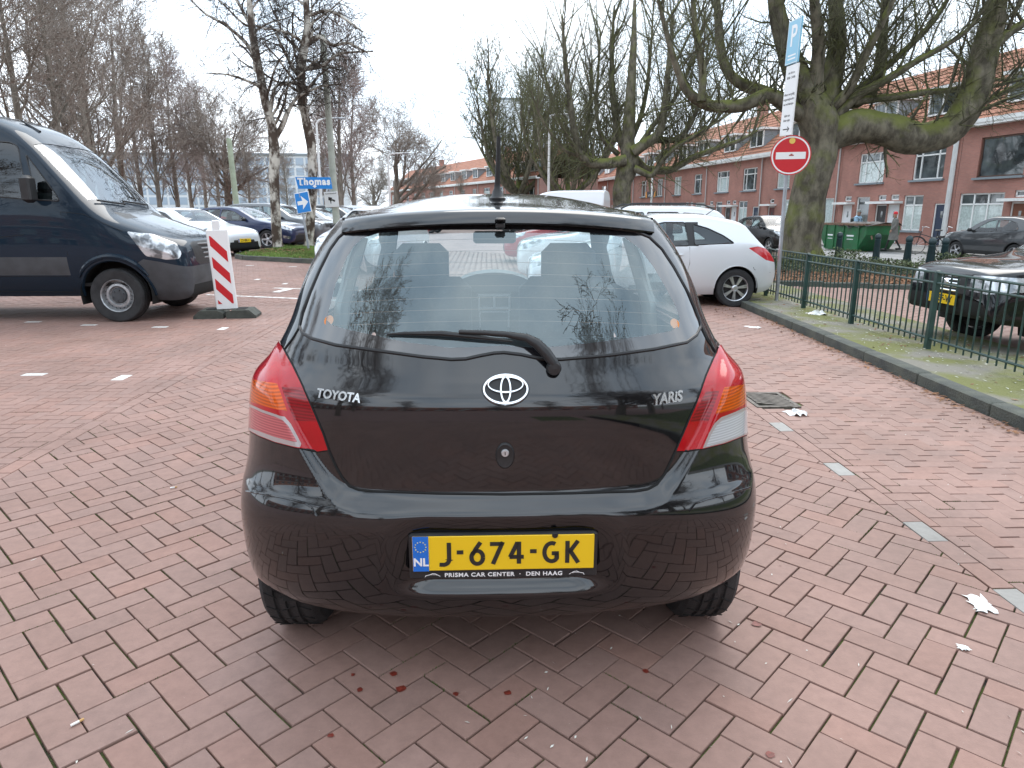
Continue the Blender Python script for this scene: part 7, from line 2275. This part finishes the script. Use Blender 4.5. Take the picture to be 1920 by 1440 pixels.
for x, z, w, h in ((0, .30, .40, .008), (0, -.30, .40, .008), (-.20, 0, .008, .6), (.20, 0, .008, .6)): mb.box((x, -.0586, z), (w, .001, h))
mb.build('white_border', MAT['sign_white'], pp)
# --- red and white beacon beside the van
b = on_ground(428, 594)
bc = empty('beacon_board', (b.x, b.y, 0), R(8), 'red and white striped beacon board on a rubber foot beside the van', 'beacon')
MAT['rubber_foot'] = M('dirty_rubber_foot', (.055, .06, .05), .8, var=.25, vscale=12)
mb = MB()
for sx in (-1, 1):
    prof = [(sx*.02, 0), (sx*.42, 0), (sx*.42, .035), (sx*.33, .115), (sx*.10, .115), (sx*.02, .075)]
    mb.prism(prof, -.19, .19, 'xz')
mb.build('foot', MAT['rubber_foot'], bc)
mb = MB()
for sx in (-1, 1): mb.box((sx*.2, 0, .118), (.13, .22, .012), 0, .005)
mb.build('foot_slot', MAT['under'], bc)
lean = R(-2.2)
mb = MB(); mb.box((0, 0, .56), (.285, .055, 1.12), bev=.018); mb.box((0, 0, 1.16), (.10, .045, .16), bev=.012); bd_ = mb.build('board', MAT['sign_white'], bc, True, loc=(0, 0, .10), rot=(0, lean, 0))
x0, x1, z0, z1 = -.105, .105, .09, 1.03
for k in range(4):
    c0 = 1.03 + .02 - k * .30
    # a band falling to the right, clipped to the panel
    poly = [(x0, c0), (x0, c0 - .15), (x1, c0 - .15 - .235), (x1, c0 - .235)]
    q = clip(clip(poly, 0, 1, z1), 0, -1, -z0)
    if len(q) > 2:
        mb = MB(); mb.prism(q, -.0295, -.0283, 'xz'); mb.build('red_stripe', MAT['sign_red'], bd_)
# --- blue arrow sign on the island
b = on_ground(580, 476, .16)
ar_ = empty('sign_post', (b.x, b.y, gz(b.x, b.y) + .10), 0, 'leaning grey post with blue square sign and white right arrow', 'traffic sign')
t2 = at_depth(562, 362, b.y) - Vector((b.x, b.y, gz(b.x, b.y) + .10))
mb = MB(); mb.tube([(0, 0, -.1), tuple(t2)], .038, 10); mb.build('pole', MAT['galv'], ar_, True)
c_ = at_depth(569, 380, b.y) - Vector((b.x, b.y, gz(b.x, b.y) + .10))
mb = MB(); mb.box((0, 0, 0), (.56, .02, .64), bev=.008); bs = mb.build('arrow_sign', MAT['sign_white'], ar_, loc=(c_.x, -.06, c_.z), rot=(0, R(-8), R(-22)))
mb = MB(); mb.box((0, -.0115, 0), (.52, .002, .60)); mb.build('blue_field', MAT['sign_blue'], bs)
mb = MB(); mb.prism([(-.20, -.06), (.0, -.06), (-.03, -.21), (.22, .0), (-.03, .21), (.0, .06), (-.20, .06)], -.0145, -.0132, 'xz'); mb.build('white_arrow', MAT['sign_white'], bs)
# --- name board fixed to the second birch
yb = 23.75
c_ = at_depth(589, 343, yb)
th_ = empty('name_board', (c_.x, yb, c_.z), R(-6), 'blue name board with white letters fixed to the second birch', 'sign')
mb = MB(); mb.prism([(-.63, .19), (.56, .175), (.61, -.19), (-.55, -.185)], -.015, .015, 'xz'); tb = mb.build('board', MAT['sign_blue'], th_)
mobj('lettering', text_mesh('Thomas', .30, .002, .014, MAT['sign_white'], 'lettering', spacing=1.18), tb, (.0, -.019, .035), (PI/2, 0, 0))
mb = MB()
for x, w in ((-.465, .13), (-.405, .03)): pass
for x in (-.425,): mb.box((x, -.019, -.066), (.10, .003, .022))
mb.prism([(-.02, -.06), (.06, -.06), (.06, -.10), (.10, -.10), (.02, -.16), (-.06, -.10), (-.02, -.10)], -.021, -.018, 'xz'); mb.build('white_mark', MAT['sign_white'], tb)
mb = MB(); mb.box((-.10, .2, 0), (.06, .40, .05)); mb.build('bracket', MAT['galv'], th_)
# --- camera notice on a concrete pole
def pole(name, label, u, v, y, h, r0, r1, mat, arm=None, group=None, z=None, lean=0.0):
    X = at_depth(u, v, y).x; Z = gz(X, y) if z is None else z
    o = empty(name, (X, y, Z), 0, label, 'pole' if arm is None else 'lamp post', group)
    mb = MB(); mb.tube([(0, 0, -.1), (lean * .5, 0, h * .5), (lean, 0, h)], [r0, (r0 + r1) / 2, r1], 12); mb.build('pole', mat, o, True)
    if arm:
        mb = MB(); mb.tube([(0, 0, h - .02), (arm * .12, 0, h + .14), (arm * .4, 0, h + .22), (arm, 0, h + .24)], [r1, r1 * .9, r1 * .8, r1 * .8], 8); mb.build('arm', mat, o, True)
        mb = MB(); mb.box((arm * 1.15, 0, h + .23), (.55, .2, .09), bev=.03); mb.build('lamp_head', MAT['galv'], o, True)
    return o
MAT['pale_post'] = M('pale_grey_post', (.60, .61, .60), .5, var=.08, vscale=3); MAT['concrete'] = M('pale_concrete', (.40, .42, .36), .8, var=.12, vscale=5); MAT['green_pole'] = M('pale_green_pole', (.36, .42, .30), .6, var=.12, vscale=4)
cp_ = pole('tram_pole', 'thick pale concrete pole with a camera notice behind the arrow sign', 631, 400, 25.2, 7.0, .13, .10, MAT['concrete'], lean=-.12)
c_ = at_depth(621, 374, 25.0) - cp_.location
mb = MB(); mb.box((0, 0, 0), (.50, .02, .52), bev=.008); cs = mb.build('camera_notice', MAT['sign_white'], cp_, loc=(c_.x, -.16, c_.z), rot=(0, R(-3), R(-6)))
mobj('lettering', text_mesh('Cameratoezicht', .062, .0004, .0008, MAT['ink'], 'lettering'), cs, (0, -.0118, .20), (PI/2, 0, 0))
mb = MB(); mb.prism([(-.10, .09), (.03, .06), (.01, -.05), (-.11, -.02)], -.0125, -.0112, 'xz'); mb.prism([(.03, .02), (.13, -.03), (.12, -.09), (.02, -.04)], -.0125, -.0112, 'xz'); mb.prism([(-.05, -.03), (-.01, -.04), (-.02, -.14), (-.04, -.14)], -.0125, -.0112, 'xz'); mb.build('camera_pictogram', MAT['ink'], cs)
pole('tram_pole', 'pale green pole left of the birches', 446, 400, 34, 4.6, .14, .12, MAT['green_pole'], lean=-.10)
pole('lamp_post', 'white lamp post with an arm to the right, between the birches and the concrete pole', 604, 400, 36, 5.5, .075, .05, MAT['white_paint'], 1.0)
pole('lamp_post', 'white lamp post with an arm in front of the forked tree', 732, 400, 55, 5.4, .085, .06, MAT['white_paint'], 1.2)
pole('lamp_post', 'tall white lamp post among the pollarded plane trees', 1028, 400, 52, 8.0, .10, .07, MAT['white_paint'], 1.0)
b = on_ground(1764, 470, STREET_Z + .12)
pole('lamp_post', 'thick white lamp post beside the bicycles, right of the big tree', 1764, 470, b.y, 9.0, .11, .08, MAT['pale_post'], 1.2, z=STREET_Z + .1)
b2 = on_ground(1248, 440, STREET_Z + .12)
pole('lamp_post', 'white lamp post in front of the shop board', 1220, 400, 66, 6.0, .11, .08, MAT['white_paint'], 1.0, z=STREET_Z + .1)
# --- bollards
MAT['bollard'] = M('dark_green_bollard', (.015, .035, .04), .4, var=.2, vscale=6)
for (u, v), lb in zip(((1569, 497), (1640, 500), (1697, 512), (1739, 524), (1764, 520)), ('dark green bollard in front of the left end of the skip', 'dark green bollard in front of the right end of the skip', 'dark green bollard standing alone between skip and bicycles', 'dark green bollard beside the nose of the black four-by-four', 'dark green bollard behind the nose of the black four-by-four')):
    b = on_ground(u, v, -.24)
    o = empty('bollard', (b.x, b.y, gz(b.x, b.y)), 0, lb, 'bollard', 'bollards along the street')
    mb = MB(); mb.lathe([(.13, -.1), (.125, .05), (.085, .85), (.09, .86), (.09, .90), (.075, .91)], 18, 'z'); mb.build('shaft', MAT['bollard'], o, True)
    mb = MB(); mb.lathe([(.075, .91), (.095, .94), (.098, 1.0), (.08, 1.06), (.04, 1.09), (0, 1.10)], 18, 'z'); mb.build('cap', MAT['bollard'], o, True)
# --- green skip
b = on_ground(1600, 470, STREET_Z)
sk = empty('skip', (b.x + .3, b.y + .4, STREET_Z + .03), math.atan2(SD.y, SD.x), 'green rubbish skip with a black tarpaulin on the street', 'skip')
MAT['skip'] = M('scuffed_green_steel', (.02, .16, .055), .5, col2=(.03, .11, .045), vscale=4, detail=7); MAT['rust'] = M('rusty_rim', (.20, .12, .08), .8, var=.35, vscale=10); MAT['tarp'] = M('black_tarpaulin', (.02, .02, .024), .5, bump=.6, bscale=9)
hw = .85
sil = [(-1.15, 0), (1.15, 0), (1.75, .75), (1.72, 1.22), (-1.72, 1.22), (-1.75, .75)]
mb = MB(); mb.prism(sil, -hw, hw, 'xz'); mb.build('body', MAT['skip'], sk)
mb = MB(); mb.box((0, hw, 1.20), (3.5, .09, .10)); mb.box((0, -hw, 1.20), (3.5, .09, .10)); mb.box((1.73, 0, 1.20), (.09, 1.7, .10)); mb.box((-1.73, 0, 1.20), (.09, 1.7, .10)); mb.build('rim', MAT['rust'], sk)
for x in (-1.25, -.15, .55, 1.2):
    mb = MB(); mb.box((x, hw + .02, .62), (.07, .05, 1.15)); mb.build('rib', MAT['skip'], sk)
mb = MB()
for i in range(12):
    for j in range(6):
        def tz(a, b): return 1.27 + .05 * math.sin(a * 1.7 + b) + .03 * math.sin(b * 2.3 + a * .6) - (.16 if b in (0, 6) else 0)
        f_ = lambda a, b: (-1.85 + 2.2 * a / 12, -.93 + 1.86 * b / 6, tz(a, b))
        mb.quad(f_(i, j), f_(i+1, j), f_(i+1, j+1), f_(i, j+1))
mb.build('tarpaulin', MAT['tarp'], sk, True)
for x, w in ((-.65, .5), (.85, .4)):
    mb = MB(); mb.box((x, hw + .004, .68), (w, .006, .07)); mb.box((x, hw + .004, .52), (w * .9, .006, .03)); mb.build('white_marking', MAT['white_ink'], sk)
for x in (1.78, -1.78):
    mb = MB(); mb.tube([(x, hw * .7, .7), (x + .08 * (1 if x > 0 else -1), hw * .7, .55)], .04, 6); mb.build('lifting_lug', MAT['rust'], sk)
# --- people
MAT['skin'] = M('skin', (.42, .24, .17), .6); MAT['hair'] = M('hair', (.05, .035, .025), .7)
def skin_body(name, joints, edges, mat, parent):
    me = bpy.data.meshes.new(name)
    keys = list(joints); me.from_pydata([joints[k][0] for k in keys], [(keys.index(a), keys.index(b)) for a, b in edges], [])
    o = mobj(name, me, parent)
    o.modifiers.new('skin', 'SKIN'); ss_m = o.modifiers.new('sub', 'SUBSURF'); ss_m.levels = 1; ss_m.render_levels = 1
    for k, v in zip(keys, me.skin_vertices[0].data): v.radius = joints[k][1]
    me.skin_vertices[0].data[keys.index('pelvis')].use_root = True
    dg = bpy.context.evaluated_depsgraph_get(); m2 = bpy.data.meshes.new_from_object(o.evaluated_get(dg))
    o.modifiers.clear(); o.data = m2; m2.materials.clear(); m2.materials.append(mat); m2.polygons.foreach_set('use_smooth', [True] * len(m2.polygons))
    return o
def person(label, loc, rz, h, stride, arms, top_m, leg_m, coat=None, hat=None, hat_style='beanie', pack=False):
    root = empty('person', loc, rz, label, 'person', None, (h / 1.75,) * 3)
    J = {'pelvis': ((0, 0, .95), (.15, .10)), 'waist': ((0, 0, 1.10), (.14, .10)), 'chest': ((0, .01, 1.30), (.17, .11)), 'neckb': ((0, .0, 1.46), (.07, .065)), 'neck': ((0, .02, 1.53), (.05, .05)), 'head': ((0, .035, 1.62), (.075, .09)), 'crown': ((0, .03, 1.72), (.06, .075))}
    E = [('pelvis', 'waist'), ('waist', 'chest'), ('chest', 'neckb'), ('neckb', 'neck'), ('neck', 'head'), ('head', 'crown')]
    for s, sd in ((-1, 'l'), (1, 'r')):
        st = stride * s
        J.update({'hip' + sd: ((s*.09, 0, .88), (.085, .09)), 'knee' + sd: ((s*.10, st*.5 + .04, .50), (.055, .06)), 'ankle' + sd: ((s*.10, st - (.05 if st < 0 else 0), .10 + (.05 if st < 0 else 0)), (.04, .045)), 'toe' + sd: ((s*.11, st + .14, .04), (.04, .035))})
        E += [('pelvis', 'hip' + sd), ('hip' + sd, 'knee' + sd), ('knee' + sd, 'ankle' + sd), ('ankle' + sd, 'toe' + sd)]
        ax, ay = arms[0 if s < 0 else 1]
        J.update({'sho' + sd: ((s*.19, 0, 1.41), (.07, .07)), 'elb' + sd: ((s*.25, ax*.5 - .04, 1.13), (.05, .05)), 'wri' + sd: ((s*.24, ax, ay), (.035, .035)), 'hand' + sd: ((s*.235, ax + .05, ay - .08), (.032, .042)), 'fing' + sd: ((s*.232, ax + .075, ay - .14), (.018, .03))})
        E += [('chest', 'sho' + sd), ('sho' + sd, 'elb' + sd), ('elb' + sd, 'wri' + sd), ('wri' + sd, 'hand' + sd), ('hand' + sd, 'fing' + sd)]
    body = skin_body('body', J, E, leg_m, root)
    # face and neck skin over the head, jacket over torso and sleeves
    mb = MB(); mb.lathe([(0, 1.50), (.055, 1.51), (.07, 1.56), (.082, 1.63), (.082, 1.69), (.06, 1.745), (0, 1.76)], 16, 'z', (0, .035, 0)); mb.box((0, .128, 1.635), (.022, .03, .035), bev=.008)
    for s in (-1, 1): mb.box((s*.083, .03, 1.635), (.016, .035, .05), bev=.006)
    hd = mb.build('head', MAT['skin'], root, True)
    mb = MB()
    for s in (-1, 1): mb.box((s*.03, .112, 1.66), (.02, .012, .01), bev=.003)
    mb.box((0, .112, 1.588), (.04, .012, .008), bev=.003); mb.build('face_features', MAT['hair'], hd)
    if hat_style != 'beanie': pass
    for s, sd in ((-1, 'l'), (1, 'r')):
        mb = MB(); pts = [J['sho' + sd][0], J['elb' + sd][0], J['wri' + sd][0]]; mb.tube([(s*.10, 0, 1.43)] + pts, [.085, .088, .068, .055], 10); mb.build('sleeve', top_m, root, True)
        mb = MB()
        w_ = Vector(J['wri' + sd][0]); hnd = Vector(J['hand' + sd][0])
        for k in range(4): mb.tube([hnd + Vector((0, (k - 1.5)*.018, 0)), hnd + Vector((-s*.008, (k - 1.5)*.019 + .012, -.05)), hnd + Vector((-s*.02, (k - 1.5)*.019 + .01, -.085 + abs(k - 1.4)*.008))], [.010, .009, .007], 6)
        mb.tube([w_ + Vector((0, .02, -.03)), w_ + Vector((-s*.01, .06, -.06)), w_ + Vector((-s*.015, .07, -.09))], [.012, .01, .008], 6)
        mb.tube([w_, hnd, hnd + Vector((0, .01, -.03))], [.03, .042, .036], 8)
        mb.build('hand', MAT['skin'], root, True)
    n = 20
    prof = ([(.09, 1.47, 1.0), (.19, 1.42, .62), (.215, 1.30, .66), (.195, 1.12, .72), (.21, .95, .74)] + ([(.235, .75, .8), (.255, .50, .85), (.25, .495, .85)] if coat else [(.205, .86, .74)]))
    vs = []; fs = []
    for rr_, z, sq in prof:
        for k in range(n):
            a = 2*PI*k/n; vs.append((rr_*math.cos(a)*1.04, rr_*math.sin(a)*sq*1.02, z))
    for i in range(len(prof) - 1):
        for k in range(n): fs.append((i*n+k, i*n+(k+1) % n, (i+1)*n+(k+1) % n, (i+1)*n+k))
    mb = MB(); mb.add(vs, fs); mb.build('coat' if coat else 'jacket', top_m, root, True)
    mb = MB(); mb.lathe([(.092, 1.665), (.098, 1.70), (.085, 1.76), (.045, 1.795), (0, 1.80)], 16, 'z', (0, .032, 0))
    if hat_style == 'cap': mb.box((0, .15, 1.685), (.15, .13, .015), bev=.006)
    mb.build('hat', hat, root, True)
    for s, sd in ((-1, 'l'), (1, 'r')):
        a = Vector(J['ankle' + sd][0]); mb = MB(); mb.box((a.x, a.y + .06, max(.045, a.z - .055)), (.10, .28, .09), bev=.03); mb.build('shoe', MAT['trim'], root, True)
    if pack:
        mb = MB(); mb.box((0, -.22, 1.22), (.30, .16, .42), bev=.06)
        for s in (-1, 1): mb.tube([(s*.11, -.12, 1.42), (s*.11, .02, 1.475), (s*.12, .135, 1.32), (s*.13, .10, 1.10)], .022, 6)
        mb.build('backpack', MAT['black_plastic'], root, True)
    return root
b = on_ground(1672, 470, STREET_Z + .11)
person('pedestrian in a long grey coat and red cap walking past the white door', (b.x, b.y, STREET_Z + .11), R(75), 1.66, .26, ((.16, .98), (-.02, .96)), M('grey_coat_cloth', (.17, .165, .15), .9, var=.15, vscale=9), MAT['trim'], True, M('red_cap', (.6, .03, .04), .8))
pm = at_depth(1609, 405, b.y + 3.0)
person('pedestrian in a pale blue jacket and cap with backpack behind the skip', (pm.x, b.y + 3.0, STREET_Z + .11), R(215), 1.76, .1, ((.22, 1.05), (.20, 1.08)), M('pale_blue_jacket', (.30, .45, .58), .8, var=.12, vscale=8), M('dark_trousers', (.04, .045, .055), .9), None, M('grey_cap', (.24, .25, .24), .8), 'cap', True)
# --- bicycles
MAT['bike'] = M('bike_black', (.02, .02, .022), .35); MAT['bike_white'] = M('bike_cream', (.55, .54, .5), .4)
def bicycle(label, loc, rz, mat):
    o = empty('bicycle', loc, rz, label, 'bicycle', 'bicycles by the lamp post')
    for x in (-.53, .53):
        mb = MB(); mb.lathe([(.335, -.018), (.352, 0), (.335, .018), (.325, 0)], 30, 'y', (x, 0, .345), True); wl_ = mb.build('wheel', MAT['rubber'], o, True)
        mb = MB()
        for k in range(14): a = 2*PI*k/14; mb.tube([(x, .02 * (-1) ** k, .345), (x + .325*math.cos(a), 0, .345 + .325*math.sin(a))], .0035, 3)
        mb.tube([(x, -.06, .345), (x, .06, .345)], .022, 8); mb.build('spokes', MAT['alloy'], wl_)
        mb = MB(); pts = [(x + .37*math.cos(a), 0, .345 + .37*math.sin(a)) for a in np.linspace(R(20), R(165), 12)]; mb.tube(pts, .018, 6); mb.build('mudguard', mat, o, True)
    mb = MB()
    for a, b_ in (((-.53, .345), (-.08, .30)), ((-.08, .30), (-.20, .82)), ((-.20, .78), (-.53, .345)), ((-.17, .62), (.40, .80)), ((-.08, .30), (.42, .70)), ((.38, .92), (.53, .345)), ((-.7, .72), (-.22, .72)), ((-.66, .72), (-.53, .345))): mb.tube([(a[0], 0, a[1]), (b_[0], 0, b_[1])], .017, 8)
    mb.build('frame', mat, o, True)
    mb = MB(); mb.tube([(.20, -.28, 1.06), (.33, -.22, 1.10), (.36, 0, 1.06), (.33, .22, 1.10), (.20, .28, 1.06)], .012, 8); mb.tube([(.37, 0, .9), (.36, 0, 1.06)], .015, 8); mb.build('handlebar', MAT['alloy'], o, True)
    mb = MB(); mb.box((-.23, 0, .95), (.26, .17, .06), bev=.028); mb.tube([(-.2, 0, .8), (-.22, 0, .93)], .014, 6); mb.build('saddle', MAT['trim'], o, True)
    mb = MB(); mb.lathe([(0, .0), (.09, 0), (.09, .012), (0, .012)], 18, 'y', (-.08, .03, .30)); mb.tube([(-.08, .05, .30), (.02, .06, .16)], .01, 6); mb.box((.03, .11, .15), (.09, .09, .02)); mb.build('crankset', MAT['alloy'], o)
    return o
b = on_ground(1742, 477, STREET_Z + .1)
bicycle('black bicycle leaning by the foot of the lamp post', (b.x, b.y, STREET_Z + .11), R(165), MAT['bike'])
bicycle('cream framed bicycle behind the black one', (b.x + .9, b.y - .2, STREET_Z + .11), R(150), MAT['bike_white'])
# --- wall furniture of the nearest houses: letter boxes
# ================================================================ LITTER AND MARKS ON THE PAVING
MAT['tissue'] = M('white_tissue', (.82, .82, .80), .8)
def crumple(label, u, v, sx, sy, h, seed, z=0.0, cat='paper'):
    r_ = random.Random(seed); b = on_ground(u, v, z)
    n = 9; vs = []; fs = []
    for i in range(n):
        for j in range(n):
            a, c = i / (n-1) - .5, j / (n-1) - .5
            k = 1 - .5 * (abs(a) + abs(c))
            vs.append((a*sx*(1 + r_.gauss(0, .14)) + r_.gauss(0, sx*.05), c*sy*(1 + r_.gauss(0, .14)) + r_.gauss(0, sy*.05), max(.003, h * k * abs(r_.gauss(.4, .5)))))
    for i in range(n - 1):
        for j in range(n - 1): fs.append((i*n+j, i*n+j+1, (i+1)*n+j+1, (i+1)*n+j))
    o = mobj('crumpled_paper', mesh_data('crumpled_paper', vs, fs, MAT['tissue']), None, (b.x, b.y, gz(b.x, b.y) + z + .001), (0, 0, r_.uniform(-.6, .6)))
    return tag(o, label, cat, 'white paper litter')
crumple('crumpled white paper on the paving near the drain', 1494, 776, .14, .10, .03, 1)
crumple('torn white tissue at the right, beside the grey marker brick', 1838, 1134, .07, .12, .014, 2)
crumple('large crumpled white paper against the right kerb', 1888, 766, .22, .22, .05, 3)
crumple('white paper on the mossy verge by the fence', 1532, 581, .26, .22, .05, 4, .09)
crumple('flat white paper scrap on the paving before the silver car', 1411, 609, .20, .10, .012, 5)
crumple('small white scrap on the paving at the lower right', 1806, 1216, .035, .03, .008, 6)
MAT['stain'] = M('dark_red_stain', (.16, .025, .015), .45, var=.3, vscale=60)
vs = []; fs = []; r_ = random.Random(4)
for u, v, s in ((675, 1294, .010), (752, 1292, .015), (738, 1264, .012), (855, 1302, .009), (952, 1300, .012), (662, 1266, .008), (1211, 1259, .010), (620, 1380, .008), (1445, 1416, .012), (1418, 1171, .016)):
    b = on_ground(u, v); i = len(vs); n = 11
    vs.append((b.x, b.y, .0035))
    vs += [(b.x + s*math.cos(2*PI*k/n)*r_.uniform(.7, 1.25), b.y + s*math.sin(2*PI*k/n)*r_.uniform(.7, 1.25), .0025) for k in range(n)]
    fs += [(i, i + 1 + k, i + 1 + (k + 1) % n) for k in range(n)]
tag(mobj('paving_stains', mesh_data('paving_stains', vs, fs, MAT['stain'])), 'small dark red drips and flecks on the near bricks', 'stain', kind='stuff')
# grit, straws and petals scattered over the paving
MAT['straw'] = M('dry_straw', (.50, .42, .26), .8); MAT['fleck'] = M('pale_fleck', (.62, .60, .54), .8)
vs = []; fs = []
r_ = random.Random(8)
for k in range(230):
    y = 1.55 + r_.random() ** 1.6 * 8; x = r_.uniform(-.75, .75) * (y + .6)
    if k % 5 and x < .8: x = abs(x)
    L_ = r_.uniform(.003, .010); a = r_.uniform(0, PI); w_ = r_.uniform(.0012, .003)
    if k % 6 == 0: L_ *= 2.2; w_ = .0012
    dx, dy = math.cos(a)*L_, math.sin(a)*L_; px_, py_ = -math.sin(a)*w_, math.cos(a)*w_
    z = gz(x, y) + .003; i = len(vs)
    vs += [(x-dx, y-dy, z), (x+px_, y+py_, z + .002), (x+dx, y+dy, z + .001), (x-px_, y-py_, z)]; fs.append((i, i+1, i+2, i+3))
tag(mobj('paving_flecks', mesh_data('paving_flecks', vs, fs, MAT['fleck'])), 'pale petals and straws scattered on the paving', 'litter', kind='stuff')
def butt(label, u, v, rz):
    b = on_ground(u, v)
    mb = MB(); mb.tube([(-.012, 0, .0045), (.010, 0, .0045)], .0038, 8); o = mb.build('cigarette_end', MAT['tissue'], None, True, loc=(b.x, b.y, .001), rot=(0, 0, rz))
    mb = MB(); mb.tube([(.010, 0, .0045), (.022, 0, .0045)], .0039, 8); mb.build('filter', M('filter_tan', (.55, .33, .13), .8), o, True)
    tag(o, label, 'cigarette end', 'cigarette ends')
butt('cigarette end in a joint at the lower left', 142, 1359, .9); butt('cigarette end on a brick left of the black car', 324, 916, .5)
# moss tufts standing in the wider joints near the camera
